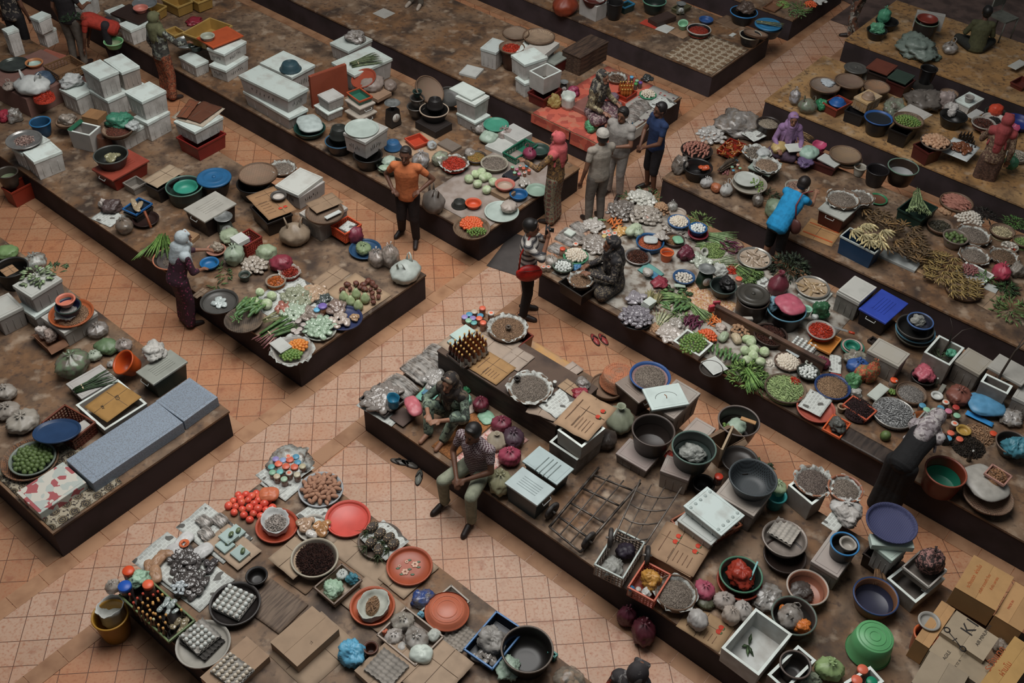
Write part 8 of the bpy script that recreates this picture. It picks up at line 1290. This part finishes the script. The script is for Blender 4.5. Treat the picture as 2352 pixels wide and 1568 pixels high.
# ================================================================ right platforms towards the back
def pot(x,y,W,H,l,c,lc=None,woven_=True,z=T):
    s=b(x,y+10,W*.94,H,'dark pail under the '+l,c,'pail','bucket',z,.85)
    if lc:(winnow(x,y,W,l,s.z,lc)if woven_ else disc_lid(x,y,W,l,lc,s.z,.03,name='pail_cover'))
    return s
pot(840,605,205,.2,'black ribbed cover with two white tags','#1f1d1d','#4a4844',False);pot(560,765,270,.22,'grey cover with a white patch','#2e2724','#7a716a');pot(780,730,258,.24,'dark wooden cover in the middle','#2a211d','#5d4c44');pot(1025,780,236,.2,'light brown woven cover','#2a221e','#8f6a4c');bags([(590,740,140,.15,'crumple','#a9b0b4','white patch of wet plastic on the grey cover')],T+.24)
slab((935,655),(1112,740),(1150,695),.14,'pile of newspapers under the rust square board',T,'#93938c','newspaper_pile','newspaper');slab((947,602),(1130,682),(1202,590),.03,'rust red square board near the aisle',T+.25,'#5c2f22','square_board','board');bx('bin',(960,640),(1130,720),(1190,640),.24,'dark crate below the rust red square board',T,'#241c19');bx('bin',(1130,720),(1290,800),(1360,720),.24,'dark red box below the green square board',T,'#3f1d19');slab((1125,692),(1290,757),(1372,680),.03,'dark green square board',T+.26,'#2c3a31','square_board','board');b(1500,615,150,.3,'tall black bucket by the next platform','#161414','plastic_bucket','bucket',T);tray(1430,770,205,.03,'flat black lid near the tall black bucket','#2c2926',T)
bags([(290,870,100,1.5,'tied','#9a9aa0','clear tall bag at the ochre corner'),(405,940,165,.9,'carrier','#6f7c6a','clear bag of greens with raised handles'),(530,940,115,.7,'crumple','#2f7550','emerald green bag beside the red square tub'),(1180,960,210,.6,'crumple','#7a8574','clear greenish bag behind the lime basket'),(1450,890,330,.4,'crumple','#5d5650','grey wrinkled tarpaulin bag in the middle'),(1650,900,200,.7,'crumple','#9a8c88','pinkish white long bag behind the lime basket')],T+.03)
rb_=bx('bin',(555,925),(675,998),(797,915),.18,'rust red square tub holding a blue bowl',T,'#642a20','#8a3a2c');b(680,900,150,.07,'upturned royal blue bowl in the red square tub','#23508c','bowl','bowl',T+.15,flip=True);k=bx('bin',(745,990),(905,1060),(940,1010),.22,'black box under the straw coloured foam box',T,'#1a191b');fy=bx('foam',(812,868),(945,930),(1088,865),.22,'straw coloured foam box with a cone on top',T+.22,c='#8f7250',lidc='#a08560');b(960,845,115,.08,'upturned grey cup on the straw coloured box','#85705f','cup','cup',fy.z,flip=True)
b(1045,1075,235,.26,'black pail under the blue rimmed lid','#16171b','pail','bucket',T);tray(1045,1058,252,.05,'blue rimmed black round tray near the limes','#2a4f86',T+.26,inner='#1f2226');bx('bin',(1150,1160),(1310,1230),(1420,1100),.28,'black crate under the basket of limes',T,'#191615');lb=winnow(1312,1080,268,'round basket of many small limes',T+.3,'#2c2824',.06);pile('lime',lb,92,'x','lime',label='small lime in the round dark basket',hh=.3,R=lb.r*.95,s=.95,lay=1);slab((1240,1000),(1420,1110),(1505,1030),.01,'sheet of newsprint beside the limes',T+.3,'#a09c96','newsprint','newspaper')
wk=winnow(1680,840,160,'round tray of peanuts near the next platform',T+.05,'#7d6652');heap(wk,'chips','x',('#9c8468','#5f4a3a'),z=wk.z,label='peanuts on the round tray',cat='peanuts');bx('foam',(1740,900),(1870,970),(1985,885),.18,'foam box with a clear plastic cup',T);b(1865,870,80,.1,'clear plastic cup on a foam box','#8a8580','cup','cup',T+.19);b(1720,1040,240,.2,'wide black basin right of the limes','#151413',zb=T);b(2100,1010,190,.08,'green black bowl under an orange ball','#2a302a','bowl','bowl');bags([(2100,990,125,.9,'lump','#b8422a','round tomato orange bag'),(1700,985,130,.8,'crumple','#a5a09c','white bag in the wide black basin'),(2245,1165,145,.4,'open','#8f3a55','dark pink open bag by the blue basin'),(2240,1460,130,1.0,'tied','#3d7555','green knotted bag at the right edge')],T+.08)
b(2300,1090,260,.12,'royal blue wide basin at the right edge','#1f2c66',zb=T);m1=tray(1990,1105,212,.04,'tray of dark brown meat above the maroon scarf','#8a857e',T+.15);heap(m1,'dark','x',('#5a3022','#2c1813'),z=m1.z-.03,label='dark brown meat above the maroon scarf',cat='meat');m2=tray(2090,1075,225,.04,'white tray of black pieces','#a5a29c',T+.1);heap(m2,'dark','x',('#2a2624','#151211'),r=m2.r*.5,z=m2.z-.03,label='black pieces on the white tray',cat='olives');slab((1830,1040),(1900,1075),(1990,1010),.01,'white card with red print',T+.12,'#a9a9a6','printed_card','card')
bx('bin',(1385,1300),(1500,1400),(1600,1330),.26,'red brown crate below the brown nuts',T,'#451c18');nb=tray(1560,1275,270,.05,'round tray of large brown nuts','#5a5048',T+.28);pile('nut',nb,52,'x','nut',label='large brown nut on the round tray',hh=.4,z=nb.z-.01);sheet((1590,1360),(1835,1455),(1965,1330),'white oilcloth under the sambal cups','#a3a7a6',T+.2);packets(sp(1790,1345,190,T+.21),18,'dark red sambal cup packet by the maroon scarf',('#7d4a2c','#3a1f16'),.07,hh=.3)
for i in range(16):p=at(1800+(i%4)*32+(i//4)*10,1165+(i//4)*40,T+.3);bottle((p.x,p.y,T+.1),.15,'black jar bottle beside the sambal cups','#2a2623','#1d1714',None,'black bottles')
for x,y,w_,k_,cc,l in((2170,1245,170,'anchovy',None,'grey fish tray right of the maroon scarf'),(2290,1400,190,'chips',('#b0a898','#6d6458'),'plate of white strips at the right edge')):q=tray(x,y,w_,.04,l,'#7d766c',T+.05);heap(q,k_,'x',cc,z=q.z-.02,label='heap on the '+l,cat='dried fish')
# farthest
b(1030,270,180,.17,'black basin of a green bag in the upper right','#191818',zb=T);b(1120,190,200,.16,'black basin behind another in the upper right','#161616',zb=T);bags([(1035,250,150,.5,'crumple','#5a9474','mint bag in the front black basin'),(1095,140,110,1.3,'tied','#4a8a6c','tall mint bag in the rear black basin')],T+.1);bags([(1690,420,150,.8,'carrier','#9a9692','clear twisted bags beside the covered box'),(1400,420,400,.38,'crumple','#6a756d','grey green plastic draped over a low box'),(1550,510,130,.3,'crumple','#5f6d62','end of the grey green plastic')]);b(1480,190,210,.36,'deep brown pot on the draped box','#2a2420','pot','pot',T+.1,.9,rim='#5a6a5a');b(1485,165,178,.07,'red brown bowl on top of the deep pot','#6d2c22','bowl','bowl',T+.46);slab((1400,60),(1420,80),(1640,170),.34,'leaning newspaper board behind the deep pot',T+.2,'#8c8984','newspaper_board','newspaper')
slab((2240,600),(2300,640),(2352,560),.01,'newspaper at the right edge on bare ochre concrete',T+.1,'#a3a39d','newspaper','newspaper');bx('bin',(2255,740),(2352,800),(2420,730),.1,'dark red box at the right edge',T,'#4f2019');o=root('metal_chair','grey metal chair frame in the dark upper right','chair',at(2100,330,T),.5);g=G()
for x in(-.2,.2):
    G().bar((x,-.2,0),(x,-.2,.42),.014).put('leg',mat('#55564f'),o);G().bar((x,.2,0),(x,.2,.85),.014).put('leg',mat('#55564f'),o)
G().box(0,0,.42,.42,.42,.03).put('seat',mat('#55564f'),o,smooth=False);G().box(0,.2,.6,.42,.03,.24).put('backrest',mat('#55564f'),o,smooth=False)
# ---- the platform beside the blue shirt woman
view('C');bags([(1950,1110,420,.35,'crumple','#7f7b78','clear sheet bag of dark goods at the platform tip'),(1420,1480,170,.8,'crumple','#7a736d','clear dark bag at the near platform corner')]);packets(sp(1920,1110,230,T+.08),8,'dark and white roll in the clear sheet bag',('#8a8784','#2f2c2a'),.12);bk=b(2215,1105,212,.26,'black drum of grey shrimp beside the lilac scarf','#2a221f','drum','drum',T);heap(bk,'anchovy','x',('#94897a','#6d6254'),z=bk.z-.04,label='grey shrimp in the black drum',cat='dried shrimp')
b(1570,1400,250,.1,'black basin under the tray of brown tubers','#1c1918',zb=T);tt=tray(1570,1350,285,.05,'round black tray of brown tubers','#2b2522',T+.12);pile('sweet_potato',tt,46,'x','tuber',label='brown tuber on the round black tray',long=.9,hh=.35,s=.75);packets(sp(1700,1240,270,T),34,'silvery white paper packet behind the tubers',('#b0aeaa','#6d6864'),.08,hh=.45);cr=bx('crate',(1755,1345),(1905,1410),(2018,1300),.08,'red crate of lying amber bottles',T+.05,'#7d2518')
for i in range(22):p=at(1800+(i%6)*32,1300+(i//6)*32+(i%6)*2,T+.12);bottle((p.x,p.y,T+.11+.02*(i%2)),.13,'small amber bottle lying in the red crate','#a8946c','#8a4f22',None,'lying amber bottles',.016,rot=(1.3,0,i*1.9))
paper((1995,1215),(2080,1300),(2165,1235),'printed newspaper behind the amber bottles',T+.1,.03);q=tray(2110,1375,252,.05,'paper lined tray of dried anchovies by the lilac scarf','#4a4038',T+.1);heap(q,'chips','x',('#7d7468','#4a4038'),z=q.z-.02,liner=True,label='dried fish chips near the lilac scarf',cat='dried fish');bag(2170,1375,130,'clear white bag on the dried fish chips','#a3a6a4','lump',q.z,.5,.85);t_=bx('tote',(2040,1500),(2230,1590),(2330,1470),.2,'dark tub with pale green lid under a shrimp plate',T,'#241f1c','#8a958c');q=tray(2200,1490,242,.04,'white plate of pinkish shrimp on the pale green lid','#9a9a94',t_.z);heap(q,'shrimp','x',('#94806c','#5f4a3c'),z=q.z-.01,liner=True,label='pinkish shrimp on the white plate',cat='dried shrimp')
b(1580,1500,262,.2,'big black basin at the near corner','#1b1919',zb=T,inner='#1b1919');packets(sp(1630,1530,70,T+.1),2,'orange scrap packet in the big black basin',('#b5502c','#8a3a20'),.1);bunch(1850,1460,270,'bundle of long dark dried pods','p',('#55493c','#332b24'),14,.75,T+.05,.012,.2,thick=.08);rowdots([(1890,1500),(1930,1440),(1940,1480),(1885,1465),(1960,1510),(1900,1530)],.08,[GRN,BLU,CRM,PUR],'tiny lidded jar by the dark dried pods',T,.026)
view('G');pile('onion',sp(1815,20,120,T),12,'x','onion',label='dull pink shallot beside the tiny jars',s=1.2);bags([(1660,110,120,.8,'tied','#9a9896','white clear bag left of the onion bag'),(1745,160,100,.85,'lump','#9c5c3e','round orange net bag of onions'),(1840,170,120,1.2,'carrier','#a9a8a4','white carrier bag beside the onions'),(2120,270,110,1.1,'tied','#6d665f','clear dark bag below the lime plate')]);q=tray(2045,120,315,.06,'cream bowl of limes and white onions','#8d877c',T+.12);pile('lime',q,22,'x','lime',label='pale lime in the cream bowl',s=.9,z=q.z-.02,part=(-1.2,1.0));tray(2020,80,225,.02,'round newspaper topped plate over the lime bowl','#a0a39d',q.z+.02)
view('H');q=tray(310,150,215,.06,'basket of peanuts behind the blue shirt','#8f887c',T+.1);heap(q,'chips','x',('#94786a','#6a5246'),z=q.z-.02,label='peanuts behind the blue shirt',cat='peanuts');gb=bag(125,355,205,'clear bag of striped green okra by the blue shirt','#71806a','lump',T,.9,.9);bunch(125,350,190,'green okra pods showing through the clear bag','b',('#6d8a55','#42592f'),26,-1.0,T+.02,.012,.35,thick=.17);leafy(60,220,170,'dark stringy greens behind the okra bag',('#3a4a30','#20291c'),T,50,.4,w=.008)
sheet((352,575),(628,708),(700,545),'tan carton flap with orange bands at the edge','#94704a',T,marks=lambda o,w,d,z:G().box(-w*.3,0,z,.03,d*.9,.002).box(w*.25,0,z,.02,d*.9,.002).put('orange_band',mat('#a8502c'),o,smooth=False));ct=bx('tote',(498,345),(735,458),(882,318),.3,'red brown cooler with pale ribbed lid',T,'#451c18','#969892')
for x,y,w_,z,l in((885,240,235,.25,'rear round tray of anchovies behind the cooler'),(722,258,292,.33,'front round tray of anchovies on the cooler')):q=winnow(x,y,w_,l,T+z,'#4a3f38');heap(q,'anchovy','x',r=q.r*.95,z=q.z,liner=True,label='anchovies heaped on the '+l.split(' of')[0],cat='dried anchovies')
tray(1035,260,172,.03,'green rimmed stack of plates','#2f6a48',T,inner='#5a3a2c');fb=bx('bin',(695,592),(1012,752),(1102,672),.34,'navy blue foam chest piled with pale bananas',T-.02,'#1f3a55','#a3aaa6');Y1,Y2,Y3=('#b0a47c','#7d6c48'),('#6a5438','#33281c'),('#9c8450','#54422c')
for i,(x,y)in enumerate(((800,560),(900,600),(960,650),(1030,600),(880,520),(1080,560),(940,500),(1060,660))):banana(x,y,190,'pale banana hand on the navy chest',Y1,T+.3,rot=-.9-.4*(i%4),group='pale banana hands')
slab((1050,765),(1372,912),(1424,842),.05,'foam board under the blackened plantains',T,'#8d908e')
for i in range(30):x=900+(i%6)*90+(i//6)*35;y=370+(i//6)*78+(i%6)*38-(i%3)*12;banana(x,y,150,'blackened brown plantain hand in the big heap',Y2 if i%4 else('#8a6c44','#3f3020'),T+.08+.04*(i%3),9,-.8+.5*(i%5),group='blackened plantain hands')if y<850 and x<1460 and(x>1110 or y<500)else None
for i in range(22):x=1400+(i%6)*62+(i//6)*20;y=740+(i//6)*75+(i%6)*14;banana(x,y,130,'small yellow brown banana hand on cardboard',Y3,T+.05,9,-1.4+.6*(i%5),group='yellow brown banana hands')
winnow(1810,1070,320,'round basket of small bananas at the edge',T+.02)
for i in range(12):banana(1700+(i%4)*75,1000+(i//4)*55+(i%4)*12,125,'small banana hand in the round edge basket',Y3,T+.08,9,-1.2+.7*(i%4),group='basket banana hands')
sheet((1390,900),(1630,1058),(1700,960),'cardboard under the yellow brown bananas','#9a7d5e',T);bx('bin',(1232,350),(1440,470),(1560,335),.24,'dark green crate of upright green stalks',T,'#1a2b24');bunch(1410,240,300,'tall pale green stalks leaning from the dark crate','s',('#7d8c62','#4f6040'),34,-1.9,T+.3,.008,.3,thick=.12,leaf=True)
tt=winnow(1745,290,290,'flat basket of reddish sweet potatoes',T+.03,'#5a463a');pile('sweet_potato',tt,62,'x','sweet potato',label='reddish brown sweet potato in the flat basket',long=-.9,hh=.45,lay=1);pile('potato',sp(1640,375,120,T),12,'x','taro',label='hairy grey taro beside the sweet potatoes',s=1.2);pile('garlic',sp(1860,440,290,T),66,'x','garlic',label='white garlic in the big white heap',hh=.35,s=1.2)
for x,y,w_,k_,cc,l in((1600,500,235,'leaf',('#3f3a2c','#26231b'),'tray of dark dried leaves'),(1900,580,300,'anchovy',None,'wide tray of anchovies near the avocados'),(1910,765,265,'anchovy',None,'green rimmed tray of pale anchovies'),(2170,770,260,'shrimp',('#7a6450','#463629'),'tray of brown bits by the pink bag'),(2160,550,220,'chips',('#b3a888','#8a7f64'),'tray of pale jackfruit chips'),(2340,640,170,'beans',None,'tray of green pods at the right edge')):q=winnow(x,y,w_,l,T+.04,'#4a3f36');heap(q,k_,'x',cc,r=q.r*.95,z=q.z,liner=w_>250,label='goods heaped on the '+l,cat='heap')
q=b(1740,600,222,.16,'grey round tub of dark avocados','#6a5f56','plastic_tub','tub',T);pile('palm_lime',q,15,'x','avocado',label='blackish avocado in the grey round tub',s=1.3,z=q.z-.05);q=tray(2225,690,150,.04,'small plate of white bulbs and red chilli','#8d8a80',T+.04);pile('garlic',q,10,'x','garlic',label='white bulb on the small plate',hh=.2);heap(q,'chili','x',('#b84a2c','#8a2c1c'),r=.06,dx=.02,dy=-.06,label='red chilli bits on the small plate',cat='red chillies')
fo=bx('open',(1712,920),(1960,1052),(2092,950),.07,'foam tray of shallots and herbs',T,'#8a8884');pile('onion',Spot(at(1860,900,T+.06),T+.06,.16,''),44,'x','shallot',label='dark purple shallot in the foam tray',hh=.25);leafy(2010,955,110,'bright herbs in the foam tray',('#5f8a44','#3a5a2c'),T+.05,20,.3,w=.01);bags([(2150,920,165,1.0,'tied','#9f3a4c','rose red knotted bag at the right'),(2290,900,150,.8,'crumple','#7a736a','grey bag behind the rose red one')]);slab((1990,1060),(2100,1110),(2130,1060),.02,'white card below the rose red bag',T,'#a3a6a2','white_card','card');sheet((1938,1212),(2062,1288),(2170,1150),'brown card left of the long green leaves','#86705a',T)
for x,y,w_,c_,l in((2240,1250,330,('#6f8a50','#465f34'),'long green leaf bundle hanging at the right edge'),(2200,1050,150,('#3f5a30','#24361f'),'dark herb bunch below the rose red bag'),(2280,470,170,('#5a8040','#37522a'),'green chilli leaves at the upper right'),(1990,400,200,('#2a251f','#171411'),'dark leaf heap behind the garlic')):leafy(x,y,w_,l,c_,T,90,.4,w=.014)
view('D');q=winnow(745,1390,280,'large woven tray stacked on another by the aisle',T+.2,'#7d6a50');winnow(760,1430,270,'lower woven tray of the aisle stack',T+.1,'#6a5844');bags([(145,1330,150,.7,'lump','#a38c5c','straw yellow bag beside the lilac scarf'),(415,1380,190,.55,'pillow','#8fa89a','pale green wrapped bag beside the lilac scarf'),(505,1325,150,.35,'open','#a33f60','hot pink open bag right of the lilac scarf'),(385,1450,170,.3,'crumple','#5a4a6a','violet bag under the pale green one')],T+.1);slab((198,1300),(235,1370),(368,1350),.02,'white printed paper by the lilac scarf',T+.24,'#b0b2ac','printed_paper','paper');bunch(355,1190,200,'fan of brown dried stalks behind the lilac scarf','s',('#8f7450','#4f3f2c'),26,-.9,T+.1,.009,.4,thick=.12);bx('bin',(430,1440),(650,1530),(720,1440),.16,'dark red box under folded newspapers',T,'#421c1b');slab((510,1420),(650,1515),(700,1460),.03,'folded newspapers on the dark red box',T+.17,'#a3a5a1','newspaper_bundle','newspaper');b(880,1500,112,.16,'cream pail beside the woven tray stack','#8a867c','pail','bucket',T);b(1038,1525,200,.28,'black bucket beside the cream pail','#1a1718','plastic_bucket','bucket',T);q=b(1267,1500,272,.3,'brown drum with green rim and white ice','#2a2019','drum','drum',T,rim='#5a6f62',inner='#8f9090')

g=G()
for o in[o for o in bpy.data.objects if o.get('label')in('cream egg on the far green plate','cream egg in the blue basket','cream egg on the green plate')]:
    g.add([v.co for v in o.data.vertices],[tuple(p.vertices)for p in o.data.polygons],Matrix.LocRotScale(o.location,o.rotation_euler,o.scale));bpy.data.objects.remove(o)
tag(g.put('eggs',fruit('egg')[1]),'cream eggs heaped on the farther green plates and the blue basket','eggs',None,'stuff')
